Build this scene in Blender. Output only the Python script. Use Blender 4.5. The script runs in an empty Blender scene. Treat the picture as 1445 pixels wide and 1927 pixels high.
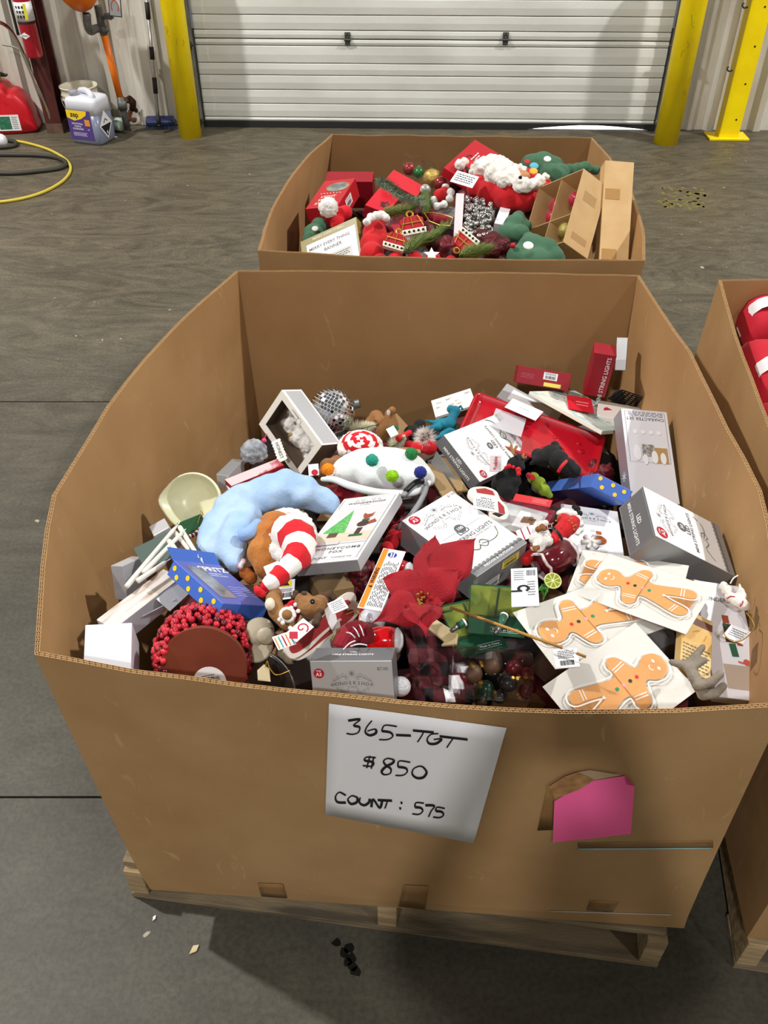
import bpy, bmesh, math, random
import numpy as np
from mathutils import Vector, Matrix, Quaternion, noise
random.seed(7)
C = bpy.context.scene.collection
PI = math.pi

# ------------------------------------------------------------------ camera
FPX = 1609.0                 # focal length in pixels of the 1445 x 1927 frame
CAMZ = 1.78
PITCH = math.radians(40.7)
cam_data = bpy.data.cameras.new('camera'); cam = bpy.data.objects.new('camera', cam_data); C.objects.link(cam)
cam_data.sensor_fit = 'VERTICAL'; cam_data.sensor_height = 36.0; cam_data.lens = FPX*36/1927
cam_data.clip_start = 0.02
cam.location = (0, 0, CAMZ); cam.rotation_euler = (PI/2-PITCH, 0, 0)
bpy.context.scene.camera = cam

# ------------------------------------------------------------------ world, lamps, exposure
sc = bpy.context.scene
sc.view_settings.view_transform = 'Standard'; sc.view_settings.look = 'None'
sc.view_settings.gamma = 1.0; sc.view_settings.use_curve_mapping = False
sc.view_settings.exposure = -0.02
world = bpy.data.worlds.new('hall_air'); sc.world = world; world.use_nodes = True
world.node_tree.nodes['Background'].inputs[0].default_value = (1.0, 0.98, 0.94, 1)
world.node_tree.nodes['Background'].inputs[1].default_value = 0.13
# high-bay lamps of the hall, hung about 7 m up in a grid
def bay_lamp(x, y, z, watt, size=0.45, col=(1, 0.975, 0.93)):
    l = bpy.data.lights.new('high_bay_lamp', 'AREA'); l.shape = 'DISK'; l.size = size; l.energy = watt; l.color = col
    o = bpy.data.objects.new('high_bay_lamp', l); C.objects.link(o); o.location = (x, y, z)
bay_lamp(-1.45, -4.4, 7.0, 410, 0.4)
bay_lamp(4.2, -4.2, 7.0, 130)
bay_lamp(-4.9, 3.0, 7.0, 700, 0.3)
bay_lamp(5.5, 3.0, 7.0, 640, 0.3)

# ------------------------------------------------------------------ geometry of the photograph
FW = Vector((0, math.cos(PITCH), -math.sin(PITCH))); UP = Vector((0, math.sin(PITCH), math.cos(PITCH))); RT = Vector((1, 0, 0))
CAM = Vector((0, 0, CAMZ))
def ray(px, py): return FW + RT*((px-722.5)/FPX) + UP*((963.5-py)/FPX)
def P(px, py, z):                          # point of height z seen at a pixel
    d = ray(px, py); return CAM + d*((z-CAMZ)/d.z)
def PY(px, py, y):                         # point at distance y
    d = ray(px, py); return CAM + d*(y/d.y)
PILE_A, PILE_B = 0.865, 0.19              # mean surface of the heap in the front bin: z = A - B*y
def W(px, py, h=0.0, pile=1):              # point on the heap, h above its mean surface
    d = ray(px, py)
    a, b = (PILE_A, PILE_B) if pile == 1 else (0.735, 0.0)
    t = (a+h-CAMZ-0)/(d.z+b*d.y); return CAM + d*t
def proj(p):
    v = Vector(p)-CAM; w = v.dot(FW)
    return 722.5+FPX*v.x/w, 963.5-FPX*v.dot(UP)/w
def pxm(p): return (Vector(p)-CAM).dot(FW)/FPX     # metres per pixel at a point

# ------------------------------------------------------------------ materials
def lin(c):
    return tuple(((x/255)/12.92 if x/255 <= 0.04045 else ((x/255+0.055)/1.055)**2.4) for x in c[:3])
MATS = {}
def mat(name, rgb, rough=0.6, metal=0.0, rgb2=None, scale=8.0, detail=4, bump=0.0, bscale=60, spec=0.5, trans=0.0, alpha=1.0, emit=0.0, sheen=0.0, coat=0.0, stretch=None, contrast=(0.35, 0.65), ior=1.45):
    if name in MATS: return MATS[name]
    m = bpy.data.materials.new(name); m.use_nodes = True; nt = m.node_tree; b = nt.nodes['Principled BSDF']
    c = lin(rgb)+(1,)
    b.inputs['Base Color'].default_value = c; b.inputs['Roughness'].default_value = rough; b.inputs['Metallic'].default_value = metal
    b.inputs['Specular IOR Level'].default_value = spec; b.inputs['Transmission Weight'].default_value = trans; b.inputs['Alpha'].default_value = alpha
    b.inputs['Sheen Weight'].default_value = sheen*0.15; b.inputs['Coat Weight'].default_value = coat; b.inputs['IOR'].default_value = ior
    m.diffuse_color = c
    if emit: b.inputs['Emission Color'].default_value = c; b.inputs['Emission Strength'].default_value = emit
    tc = nt.nodes.new('ShaderNodeTexCoord'); mp = nt.nodes.new('ShaderNodeMapping'); nt.links.new(tc.outputs['Object'], mp.inputs[0])
    if stretch: mp.inputs['Scale'].default_value = stretch
    if rgb2:
        n = nt.nodes.new('ShaderNodeTexNoise'); n.inputs['Scale'].default_value = scale; n.inputs['Detail'].default_value = detail
        nt.links.new(mp.outputs[0], n.inputs['Vector'])
        r = nt.nodes.new('ShaderNodeValToRGB'); r.color_ramp.elements[0].position = contrast[0]; r.color_ramp.elements[1].position = contrast[1]
        r.color_ramp.elements[0].color = c; r.color_ramp.elements[1].color = lin(rgb2)+(1,)
        nt.links.new(n.outputs['Fac'], r.inputs[0]); nt.links.new(r.outputs[0], b.inputs['Base Color'])
    if name in ('kraft_liner', 'kraft_inner_liner'):       # pale scratches and rubbed streaks in the liner
        m2 = nt.nodes.new('ShaderNodeMapping'); m2.inputs['Scale'].default_value = (1, 1, 0.35); nt.links.new(tc.outputs['Object'], m2.inputs[0])
        s1 = nt.nodes.new('ShaderNodeTexNoise'); s1.inputs['Scale'].default_value = 26; s1.inputs['Detail'].default_value = 6; s1.inputs['Distortion'].default_value = 1.6; nt.links.new(m2.outputs[0], s1.inputs['Vector'])
        s2 = nt.nodes.new('ShaderNodeValToRGB'); e = s2.color_ramp.elements; e[0].position = 0.66; e[0].color = (0, 0, 0, 1); e[1].position = 0.74; e[1].color = (0.34, 0.34, 0.34, 1); nt.links.new(s1.outputs['Fac'], s2.inputs[0])
        x = nt.nodes.new('ShaderNodeMix'); x.data_type = 'RGBA'; nt.links.new(s2.outputs[0], x.inputs[0]); nt.links.new(b.inputs['Base Color'].links[0].from_socket, x.inputs[6]); x.inputs[7].default_value = lin((206, 172, 128))+(1,); nt.links.new(x.outputs[2], b.inputs['Base Color'])
    if bump:
        n = nt.nodes.new('ShaderNodeTexNoise'); n.inputs['Scale'].default_value = bscale; n.inputs['Detail'].default_value = 5
        nt.links.new(mp.outputs[0], n.inputs['Vector'])
        u = nt.nodes.new('ShaderNodeBump'); u.inputs['Strength'].default_value = bump; u.inputs['Distance'].default_value = 0.004
        nt.links.new(n.outputs['Fac'], u.inputs['Height']); nt.links.new(u.outputs[0], b.inputs['Normal'])
    MATS[name] = m; return m

def concrete():
    m = bpy.data.materials.new('worn_concrete'); m.use_nodes = True; nt = m.node_tree; N = nt.nodes; L = nt.links; b = N['Principled BSDF']
    tc = N.new('ShaderNodeTexCoord')
    def noi(s, d, rough=0.6, sc=(1, 1, 1), dist=0.0):
        mp = N.new('ShaderNodeMapping'); mp.inputs['Scale'].default_value = sc; L.new(tc.outputs['Object'], mp.inputs[0])
        n = N.new('ShaderNodeTexNoise'); n.inputs['Scale'].default_value = s; n.inputs['Detail'].default_value = d; n.inputs['Roughness'].default_value = rough
        n.inputs['Distortion'].default_value = dist; L.new(mp.outputs[0], n.inputs['Vector']); return n.outputs['Fac']
    def ramp(f, stops):
        r = N.new('ShaderNodeValToRGB'); e = r.color_ramp.elements
        e[0].position, e[0].color = stops[0][0], lin(stops[0][1])+(1,)
        e[1].position, e[1].color = stops[-1][0], lin(stops[-1][1])+(1,)
        for p, c in stops[1:-1]:
            q = e.new(p); q.color = lin(c)+(1,)
        L.new(f, r.inputs[0]); return r.outputs[0]
    def mix(a, c, f, t='MIX'):
        x = N.new('ShaderNodeMix'); x.data_type = 'RGBA'; x.blend_type = t
        if isinstance(f, float): x.inputs[0].default_value = f
        else: L.new(f, x.inputs[0])
        L.new(a, x.inputs[6]); L.new(c, x.inputs[7]); return x.outputs[2]
    base = ramp(noi(1.1, 9, 0.62, (1, 1.7, 1), 0.8), [(0.3, (60, 57, 50)), (0.52, (78, 75, 66)), (0.72, (98, 94, 82))])
    streak = ramp(noi(3.2, 12, 0.74, (0.6, 1.6, 1), 3.4), [(0.36, (66, 61, 52)), (0.5, (96, 91, 79)), (0.68, (126, 119, 102))])
    far = N.new('ShaderNodeSeparateXYZ'); L.new(tc.outputs['Object'], far.inputs[0])
    mr = N.new('ShaderNodeMapRange'); mr.inputs[1].default_value = 1.6; mr.inputs[2].default_value = 4.0; mr.inputs[3].default_value = 0.16; mr.inputs[4].default_value = 0.62
    L.new(far.outputs[1], mr.inputs[0])                # paler and streaky towards the door; near-floor shade is put into the base colour
    c = mix(base, streak, mr.outputs[0])
    wm = N.new('ShaderNodeMapRange'); wm.inputs[1].default_value = 2.2; wm.inputs[2].default_value = 4.6; L.new(far.outputs[1], wm.inputs[0])
    rgb = N.new('ShaderNodeRGB'); rgb.outputs[0].default_value = (1.04, 0.98, 0.88, 1)
    c = mix(c, rgb.outputs[0], wm.outputs[0], 'MULTIPLY')
    mic = ramp(noi(90, 3), [(0.35, (205, 205, 205)), (0.6, (255, 255, 255))])
    c = mix(c, mic, 0.7, 'MULTIPLY')
    spots = ramp(noi(26, 2, 0.4), [(0.76, (0, 0, 0)), (0.78, (255, 255, 255))])
    rg2 = N.new('ShaderNodeRGB'); rg2.outputs[0].default_value = lin((165, 158, 140))+(1,)
    c = mix(c, rg2.outputs[0], spots)
    L.new(c, b.inputs['Base Color'])
    rr = N.new('ShaderNodeMapRange'); rr.inputs[3].default_value = 0.38; rr.inputs[4].default_value = 0.62; L.new(noi(2.5, 6), rr.inputs[0]); L.new(rr.outputs[0], b.inputs['Roughness'])
    b.inputs['Specular IOR Level'].default_value = 0.35
    u = N.new('ShaderNodeBump'); u.inputs['Strength'].default_value = 0.15; u.inputs['Distance'].default_value = 0.003; L.new(noi(45, 6), u.inputs['Height']); L.new(u.outputs[0], b.inputs['Normal'])
    return m

KRAFT = mat('kraft_liner', (172, 138, 96), 0.72, rgb2=(160, 125, 84), scale=5, detail=9, spec=0.35, bump=0.08, bscale=220)
KRAFT_IN = mat('kraft_inner_liner', (172, 134, 90), 0.7, rgb2=(160, 122, 80), scale=4, detail=9, spec=0.35, bump=0.08, bscale=220)
KRAFT_EDGE = mat('kraft_cut_edge', (205, 172, 126), 0.8, rgb2=(178, 142, 98), scale=90)
KRAFT_FLUTE = mat('kraft_fluting', (196, 160, 112), 0.85)
WHITE = mat('white_card', (233, 233, 236), 0.45)
PAPER = mat('white_paper', (235, 235, 240), 0.6)
SILVER = mat('silver_print_card', (150, 152, 156), 0.34, metal=0.35, spec=0.6)
DKSILVER = mat('dark_silver_card', (120, 121, 125), 0.36, metal=0.35)
LTSILVER = mat('pale_silver_card', (196, 198, 203), 0.32, metal=0.25)
REDBOX = mat('deep_red_card', (146, 22, 38), 0.4)
RED = mat('bright_red_card', (203, 24, 44), 0.45)
INK = mat('grey_ink', (92, 94, 100), 0.6)
BLACKINK = mat('black_ink', (24, 24, 26), 0.6)
WHITEINK = mat('white_ink', (235, 235, 238), 0.5)
REDINK = mat('red_ink', (176, 20, 44), 0.5)
BLUE = mat('cornflower_blue_card', (62, 104, 196), 0.38)
YELLOWDOT = mat('yellow_ink', (246, 208, 30), 0.45)
PLASTIC = mat('clear_film', (255, 255, 255), 0.06, trans=1.0, ior=1.12, alpha=0.30)
BLACK = mat('black_plastic', (24, 24, 26), 0.4)
DARK = mat('shadowed_goods', (40, 30, 28), 0.8, rgb2=(74, 26, 30), scale=14)
FUR_W = mat('white_fur', (238, 236, 232), 0.95, rgb2=(214, 210, 206), scale=60, bump=0.9, bscale=140, sheen=0.5)
VELVET_R = mat('red_velour', (196, 16, 26), 0.85, bump=0.25, bscale=160, sheen=0.5, rgb2=(182, 14, 26), scale=14)
GREENPL = mat('green_plush', (66, 106, 80), 0.9, bump=0.25, bscale=200, sheen=0.6, rgb2=(52, 92, 66), scale=10)
BROWNPL = mat('brown_plush', (146, 102, 62), 0.92, rgb2=(120, 80, 46), scale=30, bump=0.5, bscale=220, sheen=0.4)
DKBROWNPL = mat('dark_brown_plush', (84, 62, 44), 0.92, rgb2=(64, 46, 34), scale=30, bump=0.5, bscale=220)
BLACKPL = mat('black_felt', (22, 22, 24), 0.9, bump=0.4, bscale=240, sheen=0.2)
GOLD = mat('gold_thread', (200, 160, 70), 0.35, metal=0.7)
WOOD = mat('pallet_wood', (184, 160, 122), 0.85, rgb2=(134, 112, 82), scale=7, detail=8, stretch=(1, 9, 9), bump=0.3, bscale=60)
WOOD_OLD = mat('grey_pallet_wood', (146, 128, 100), 0.88, rgb2=(86, 76, 62), scale=5, detail=9, stretch=(1, 7, 7), bump=0.3, bscale=60)
YELLOW = mat('safety_yellow_paint', (252, 226, 0), 0.36, rgb2=(244, 212, 0), scale=6, bump=0.05, bscale=40)
STEEL = mat('galvanised_steel', (150, 152, 150), 0.35, metal=0.8, rgb2=(112, 112, 110), scale=20)
GREYPIPE = mat('grey_pipe_fitting', (112, 112, 112), 0.5, metal=0.4, rgb2=(86, 84, 80), scale=30)
RUBBER = mat('black_rubber', (34, 34, 34), 0.7)

# ------------------------------------------------------------------ helpers
MW = {}
def tag(o, label=None, cat=None, group=None, kind=None):
    if label: o['label'] = label
    if cat: o['category'] = cat
    if group: o['group'] = group
    if kind: o['kind'] = kind
    return o
def thing(name, label, cat, loc=(0, 0, 0), group=None, M=None):
    o = bpy.data.objects.new(name, None); C.objects.link(o); o.empty_display_size = 0.02
    M = M or Matrix.Translation(Vector(loc)); o.matrix_local = M; MW[o.name] = M
    return tag(o, label, cat, group)
def mk(name, verts, faces, mats, parent=None, world=True, smooth=False, mi=None, M=None, kind=None, label=None):
    """link ONE mesh object; verts are world points unless world=False (then in the parent's or M's own frame)"""
    me = bpy.data.meshes.new(name)
    if parent is not None: F = MW[parent.name]
    elif M is not None: F = M
    else: F = None
    vs = [Vector(v) for v in verts]
    if world:
        if F is None:
            lo = [min(v[i] for v in vs) for i in range(3)]; hi = [max(v[i] for v in vs) for i in range(3)]
            F = Matrix.Translation(((lo[0]+hi[0])/2, (lo[1]+hi[1])/2, lo[2]))
        I = F.inverted(); vs = [I@v for v in vs]
    if F is None: F = Matrix.Identity(4)
    me.from_pydata(vs, [], faces)
    if not isinstance(mats, (list, tuple)): mats = [mats]
    for m in mats: me.materials.append(m)
    if mi: me.polygons.foreach_set('material_index', mi)
    if smooth: me.polygons.foreach_set('use_smooth', [True]*len(me.polygons))
    me.validate(); me.update()
    o = bpy.data.objects.new(name, me); C.objects.link(o)
    if parent is not None: o.parent = parent; MW[o.name] = F
    else: o.matrix_local = F; MW[o.name] = F
    if kind: o['kind'] = kind
    if label: o['label'] = label
    return o
class MB:
    """collects shapes for one mesh"""
    def __init__(s): s.v = []; s.f = []; s.m = []
    def add(s, v, f, m=0):
        n = len(s.v); s.v += [Vector(x) for x in v]; s.f += [tuple(i+n for i in q) for q in f]; s.m += [m]*len(f); return s
    def box(s, M, sx, sy, sz, m=0):      # centred box in frame M
        v = [M@Vector((x*sx/2, y*sy/2, z*sz/2)) for x in (-1, 1) for y in (-1, 1) for z in (-1, 1)]
        return s.add(v, [(0, 1, 3, 2), (4, 6, 7, 5), (0, 4, 5, 1), (2, 3, 7, 6), (0, 2, 6, 4), (1, 5, 7, 3)], m)
    def tube(s, pts, r, n=8, m=0, cap=True, closed=False):
        pts = [Vector(p) for p in pts]; k = len(pts)
        rs = r if isinstance(r, (list, tuple)) else [r]*k
        ref = None; v = []; f = []
        for i, p in enumerate(pts):
            if closed: d = pts[(i+1) % k]-pts[i-1]
            else: d = pts[min(i+1, k-1)]-pts[max(i-1, 0)]
            d = d.normalized() if d.length > 1e-9 else Vector((0, 0, 1))
            if ref is None: ref = d.orthogonal().normalized()
            else:
                ref = ref-d*ref.dot(d); ref = ref.normalized() if ref.length > 1e-6 else d.orthogonal().normalized()
            b = d.cross(ref)
            for j in range(n):
                a = 2*PI*j/n; v.append(p+(ref*math.cos(a)+b*math.sin(a))*rs[i])
        for i in range(k if closed else k-1):
            for j in range(n):
                a, b2 = i*n+j, i*n+(j+1) % n; c, d2 = ((i+1) % k)*n+(j+1) % n, ((i+1) % k)*n+j
                f.append((a, b2, c, d2))
        if cap and not closed: f.append(tuple(range(n))[::-1]); f.append(tuple((k-1)*n+j for j in range(n)))
        return s.add(v, f, m)
    def ball(s, c, r, n=12, k=8, M=None, m=0):
        r = (r, r, r) if isinstance(r, (int, float)) else r
        M = M or Matrix.Identity(3); c = Vector(c); v = [c+M@Vector((0, 0, r[2]))]; f = []
        for i in range(1, k):
            t = PI*i/k
            for j in range(n):
                a = 2*PI*j/n; v.append(c+M@Vector((r[0]*math.sin(t)*math.cos(a), r[1]*math.sin(t)*math.sin(a), r[2]*math.cos(t))))
        v.append(c+M@Vector((0, 0, -r[2]))); e = len(v)-1
        for j in range(n): f.append((0, 1+j, 1+(j+1) % n))
        for i in range(k-2):
            for j in range(n): f.append((1+i*n+j, 1+(i+1)*n+j, 1+(i+1)*n+(j+1) % n, 1+i*n+(j+1) % n))
        for j in range(n): f.append((e, 1+(k-2)*n+(j+1) % n, 1+(k-2)*n+j))
        return s.add(v, f, m)
    def lathe(s, prof, M=None, n=32, m=0):   # prof: (radius, z)
        M = M or Matrix.Identity(4); v = []; f = []
        for r, z in prof:
            for j in range(n): a = 2*PI*j/n; v.append(M@Vector((r*math.cos(a), r*math.sin(a), z)))
        for i in range(len(prof)-1):
            for j in range(n): f.append((i*n+j, i*n+(j+1) % n, (i+1)*n+(j+1) % n, (i+1)*n+j))
        if prof[0][0] > 1e-6: f.append(tuple(range(n))[::-1])
        if prof[-1][0] > 1e-6: f.append(tuple((len(prof)-1)*n+j for j in range(n)))
        return s.add(v, f, m)
    def prism(s, poly, M, z0, z1, m=0, mtop=None):    # poly: 2D outline in frame M
        n = len(poly); v = [M@Vector((x, y, z0)) for x, y in poly]+[M@Vector((x, y, z1)) for x, y in poly]
        s.add(v, [tuple(range(n))[::-1]]+[(i, (i+1) % n, n+(i+1) % n, n+i) for i in range(n)], m)
        s.f.append(tuple(len(s.v)-n+i for i in range(n))); s.m.append(m if mtop is None else mtop); return s
    def build(s, name, mats, parent=None, **k):
        return mk(name, s.v, s.f, mats, parent, mi=s.m, **k)
def frame(o, x, y):               # frame at o: x axis x, z = x cross y
    x = Vector(x).normalized(); z = x.cross(Vector(y)).normalized(); y = z.cross(x)
    M = Matrix((x, y, z)).transposed().to_4x4(); M.translation = Vector(o); return M
def catmull(pts, n=6, closed=False):
    pts = [Vector(p) for p in pts]; k = len(pts); out = []
    for i in range(k if closed else k-1):
        p0 = pts[(i-1) % k] if closed or i > 0 else pts[0]; p1 = pts[i]; p2 = pts[(i+1) % k]; p3 = pts[(i+2) % k] if closed or i+2 < k else pts[-1]
        for j in range(n):
            t = j/n; out.append(0.5*((2*p1)+(p2-p0)*t+(2*p0-5*p1+4*p2-p3)*t*t+(3*p1-p0-3*p2+p3)*t**3))
    if not closed: out.append(pts[-1])
    return out
def bevel(o, w=0.001, seg=2):
    b = o.modifiers.new('soft_edges', 'BEVEL'); b.width = w; b.segments = seg; b.limit_method = 'ANGLE'; b.angle_limit = math.radians(40); return o
def bake(o):                       # turn the modifiers into plain mesh
    dg = bpy.context.evaluated_depsgraph_get(); me = bpy.data.meshes.new_from_object(o.evaluated_get(dg)); o.modifiers.clear(); o.data = me; return o
def soft(name, blobs, m, parent=None, vox=0.0045, smooth=3, jitter=0.0, jscale=60, label=None):
    """one continuous padded body out of overlapping balls [(centre, radius or (rx,ry,rz), rot3)]"""
    q = MB()
    for b in blobs:
        q.ball(b[0], b[1], 14, 10, b[2] if len(b) > 2 else None)
    o = q.build(name, m, parent, smooth=True)
    r = o.modifiers.new('r', 'REMESH'); r.mode = 'VOXEL'; r.voxel_size = vox; r.use_smooth_shade = True
    s2 = o.modifiers.new('s', 'SMOOTH'); s2.iterations = smooth; s2.factor = 0.6
    SOFT.append((o, jitter, jscale, m))
    if label: o['label'] = label
    return o
SOFT = []
def finish_soft():
    dg = bpy.context.evaluated_depsgraph_get()
    for o, jit, js, m in SOFT:
        me = bpy.data.meshes.new_from_object(o.evaluated_get(dg)); o.modifiers.clear(); me.materials.clear(); me.materials.append(m); o.data = me
        me.polygons.foreach_set('use_smooth', [True]*len(me.polygons))
        if jit:
            nrm = [v.normal.copy() for v in me.vertices]
            for v, n in zip(me.vertices, nrm): v.co += n*jit*(noise.noise(v.co*js)+0.6*noise.noise(v.co*js*2.7))
def cap3(a, b, ra, rb, n=6):       # chain of balls from a to b for soft()
    a = Vector(a); b = Vector(b); return [(a.lerp(b, i/(n-1)), ra+(rb-ra)*i/(n-1)) for i in range(n)]
def chain(pts, rs, n=4):
    out = []
    for i in range(len(pts)-1): out += cap3(pts[i], pts[i+1], rs[i], rs[i+1], n)
    return out
FONT = {}
def text_geo(s, size=1.0, bold=0.0, space=1.0):
    k = (s, bold, space)
    if k not in FONT:
        cu = bpy.data.curves.new('t', 'FONT'); cu.body = s; cu.size = 1.0; cu.align_x = 'CENTER'; cu.align_y = 'CENTER'; cu.resolution_u = 2; cu.offset = bold; cu.space_character = space
        o = bpy.data.objects.new('t', cu); C.objects.link(o); bpy.context.view_layer.update()
        me = bpy.data.meshes.new_from_object(o.evaluated_get(bpy.context.evaluated_depsgraph_get()))
        FONT[k] = ([v.co.copy() for v in me.vertices], [tuple(p.vertices) for p in me.polygons])
        bpy.data.objects.remove(o); bpy.data.meshes.remove(me)
    return FONT[k]
def text_mb(q, s, M, size, bold=0.0, space=1.0, m=0, arc=None):
    v, f = text_geo(s, 1, bold, space)
    return q.add([M@Vector((c.x*size, c.y*size, 0)) for c in v], f, m)
def T(x=0, y=0, z=0, rot=0): return Matrix.Translation((x, y, z))@Matrix.Rotation(rot, 4, 'Z')
def disc(q, M, r, n=20, m=0): return q.add([M@Vector((r*math.cos(2*PI*i/n), r*math.sin(2*PI*i/n), 0)) for i in range(n)], [tuple(range(n))], m)
def quad(q, M, w, h, m=0): return q.add([M@Vector((x*w/2, y*h/2, 0)) for x, y in ((-1, -1), (1, -1), (1, 1), (-1, 1))], [(0, 1, 2, 3)], m)
def ribbon2(q, pts, M, w, z=0.0, m=0, closed=False):   # flat drawn line of width w in frame M
    pts = [Vector((p[0], p[1], 0)) for p in pts]; k = len(pts); v = []
    for i in range(k):
        d = (pts[(i+1) % k]-pts[i-1]) if closed else (pts[min(i+1, k-1)]-pts[max(i-1, 0)])
        d = d.normalized() if d.length > 1e-9 else Vector((1, 0, 0)); n = Vector((-d.y, d.x, 0))*w/2
        v += [M@(pts[i]+n+Vector((0, 0, z))), M@(pts[i]-n+Vector((0, 0, z)))]
    return q.add(v, [(2*i, 2*i+1, 2*((i+1) % k)+1, 2*((i+1) % k)) for i in range(k if closed else k-1)], m)
def barcode(q, M, w, h, m=0, seed=1):
    R = random.Random(seed); x = -w/2
    while x < w/2:
        b = R.uniform(0.25, 1)*w/26; quad(q, M@T(x+b/2, 0, 0), b, h, m); x += b+R.uniform(0.4, 1)*w/26
    return q
def lines(q, M, w, h, n, m=0, seed=1):     # rows of small print too fine to read in the photograph
    R = random.Random(seed)
    for i in range(n):
        y = h/2-h*(i+0.5)/n; x = -w/2
        while x < w/2-w*0.08:
            l = min(R.uniform(0.06, 0.16)*w, w/2-x); quad(q, M@T(x+l/2, y, 0), l*0.85, h/n*0.38, m); x += l+w*0.015
    return q

# ------------------------------------------------------------------ fitting a carton to its outline
SG = {'BL': (-1, -1, 1), 'BR': (1, -1, 1), 'TR': (1, 1, 1), 'TL': (-1, 1, 1), 'bl': (-1, -1, -1), 'br': (1, -1, -1), 'tr': (1, 1, -1), 'tl': (-1, 1, -1)}
Fn, Un, Rn, Cn = [np.array(v) for v in (FW, UP, RT, CAM)]
def rodr(w):
    t = np.linalg.norm(w)
    if t < 1e-9: return np.eye(3)
    k = w/t; K = np.array([[0, -k[2], k[1]], [k[2], 0, -k[0]], [-k[1], k[0], 0]]); return np.eye(3)+math.sin(t)*K+(1-math.cos(t))*K@K
POSED = {}
def fit(corners, thick=None, h=0.0, pile=1, n0=None, dims=None, wn=25.0, zc=None):
    """box pose and size from the corners of its printed face (TL TR BR BL) and of its back (tl tr br bl)"""
    names = list(corners); S = np.array([SG[k] for k in names], float); pix = np.array([corners[k] for k in names], float)
    front = [k for k in names if k.isupper()]
    cen = np.mean([corners[k] for k in front], axis=0)
    c0 = np.array(W(cen[0], cen[1], h, pile)) if zc is None else np.array(P(cen[0], cen[1], zc))
    n0 = np.array(n0 if n0 is not None else (0, 0.0 if pile == 2 else PILE_B, 1.0), float); n0 /= np.linalg.norm(n0)
    def g(k):
        p = P(corners[k][0], corners[k][1], 0); d = np.array(ray(*corners[k])); t = ((c0-Cn)@n0)/(d@n0); return Cn+d*t
    if 'TL' in corners and 'TR' in corners: ex = g('TR')-g('TL')
    else: ex = g('BR')-g('BL')
    if 'TL' in corners and 'BL' in corners: ey = g('TL')-g('BL')
    else: ey = g('TR')-g('BR')
    w0, h0 = np.linalg.norm(ex), np.linalg.norm(ey)
    ex = ex/w0; ey = ey-ex*(ey@ex); ey /= np.linalg.norm(ey); ez = np.cross(ex, ey)
    if ez@n0 < 0: print('MIRRORED CORNERS', corners)
    R0 = np.stack([ex, ey, ez], 1)
    t0 = thick if thick else 0.04
    def unpack(x):
        R = rodr(x[:3])@R0; c = c0+x[3:6]; d = np.array([w0*math.exp(x[6]), h0*math.exp(x[7]), t0*math.exp(x[8])]); return R, c, d
    def res(x):
        R, c, d = unpack(x)                  # c is the centre of the printed face
        loc = S*d/2; loc[:, 2] -= d[2]/2
        p = loc@R.T+c-Cn; w = p@Fn
        u = 722.5+FPX*p[:, 0]/w; v = 963.5-FPX*(p@Un)/w
        r = list((u-pix[:, 0]))+list((v-pix[:, 1]))
        r += list((c-c0)*FPX*0.6/1.5)+list((R[:, 2]-n0)*wn)
        r += [x[6]*3, x[7]*3, x[8]*(200 if thick else 3)]
        if dims: r += [math.log(d[0]/dims[0])*120, math.log(d[1]/dims[1])*120]
        return np.array(r)
    x = np.zeros(9); lam = 1.0; r = res(x); c = r@r
    for it in range(60):
        J = np.stack([(res(x+np.eye(9)[i]*1e-5)-r)/1e-5 for i in range(9)], 1)
        dx = np.linalg.solve(J.T@J+lam*np.diag(np.diag(J.T@J)+1e-6), -J.T@r); r2 = res(x+dx); c2 = r2@r2
        if c2 < c:
            x = x+dx; r = r2; lam *= 0.4
            if c-c2 < 1e-6: break
            c = c2
        else: lam *= 3
    R, cc, d = unpack(x)
    M = Matrix(R.tolist()).to_4x4(); M.translation = Vector((cc-R[:, 2]*d[2]/2).tolist())
    e = np.abs(r[:2*len(names)]).max()
    print('fit err %.1f dims %s c %s n %s' % (e, np.round(d, 3), np.round(cc, 2), np.round(R[:, 2], 2)))
    return M, d.tolist()
def carton(name, label, cat, corners, mats, group=None, bw=0.0012, **k):
    """closed box; mats = [top face, +x side, -x side, +y side, -y side, back] or one; returns object, (w,h,t)"""
    M, d = fit(corners, **k); w, h, t = d
    if not isinstance(mats, (list, tuple)): mats = [mats]
    ms = list(dict.fromkeys(mats)); fi = [mats[min(i, len(mats)-1)] for i in range(6)]
    v = [(x*w/2, y*h/2, z*t/2) for x in (-1, 1) for y in (-1, 1) for z in (-1, 1)]
    F = [((1, 5, 7, 3), 0), ((4, 6, 7, 5), 1), ((0, 1, 3, 2), 2), ((2, 3, 7, 6), 3), ((0, 4, 5, 1), 4), ((0, 2, 6, 4), 5)]
    o = mk(name, v, [f for f, _ in F], ms, world=False, M=M, mi=[ms.index(fi[i]) for _, i in F])
    tag(o, label, cat, group)
    if bw and t > 0.004: bevel(o, bw, 2)
    return o, (w, h, t)
def part(q, name, mats, parent, label=None, **k):      # q built in the parent's local frame
    return q.build(name, mats, parent, world=False, label=label, **k)
# ================================================================== THE SETTING
def struct(o): o['kind'] = 'structure'; return o
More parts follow.
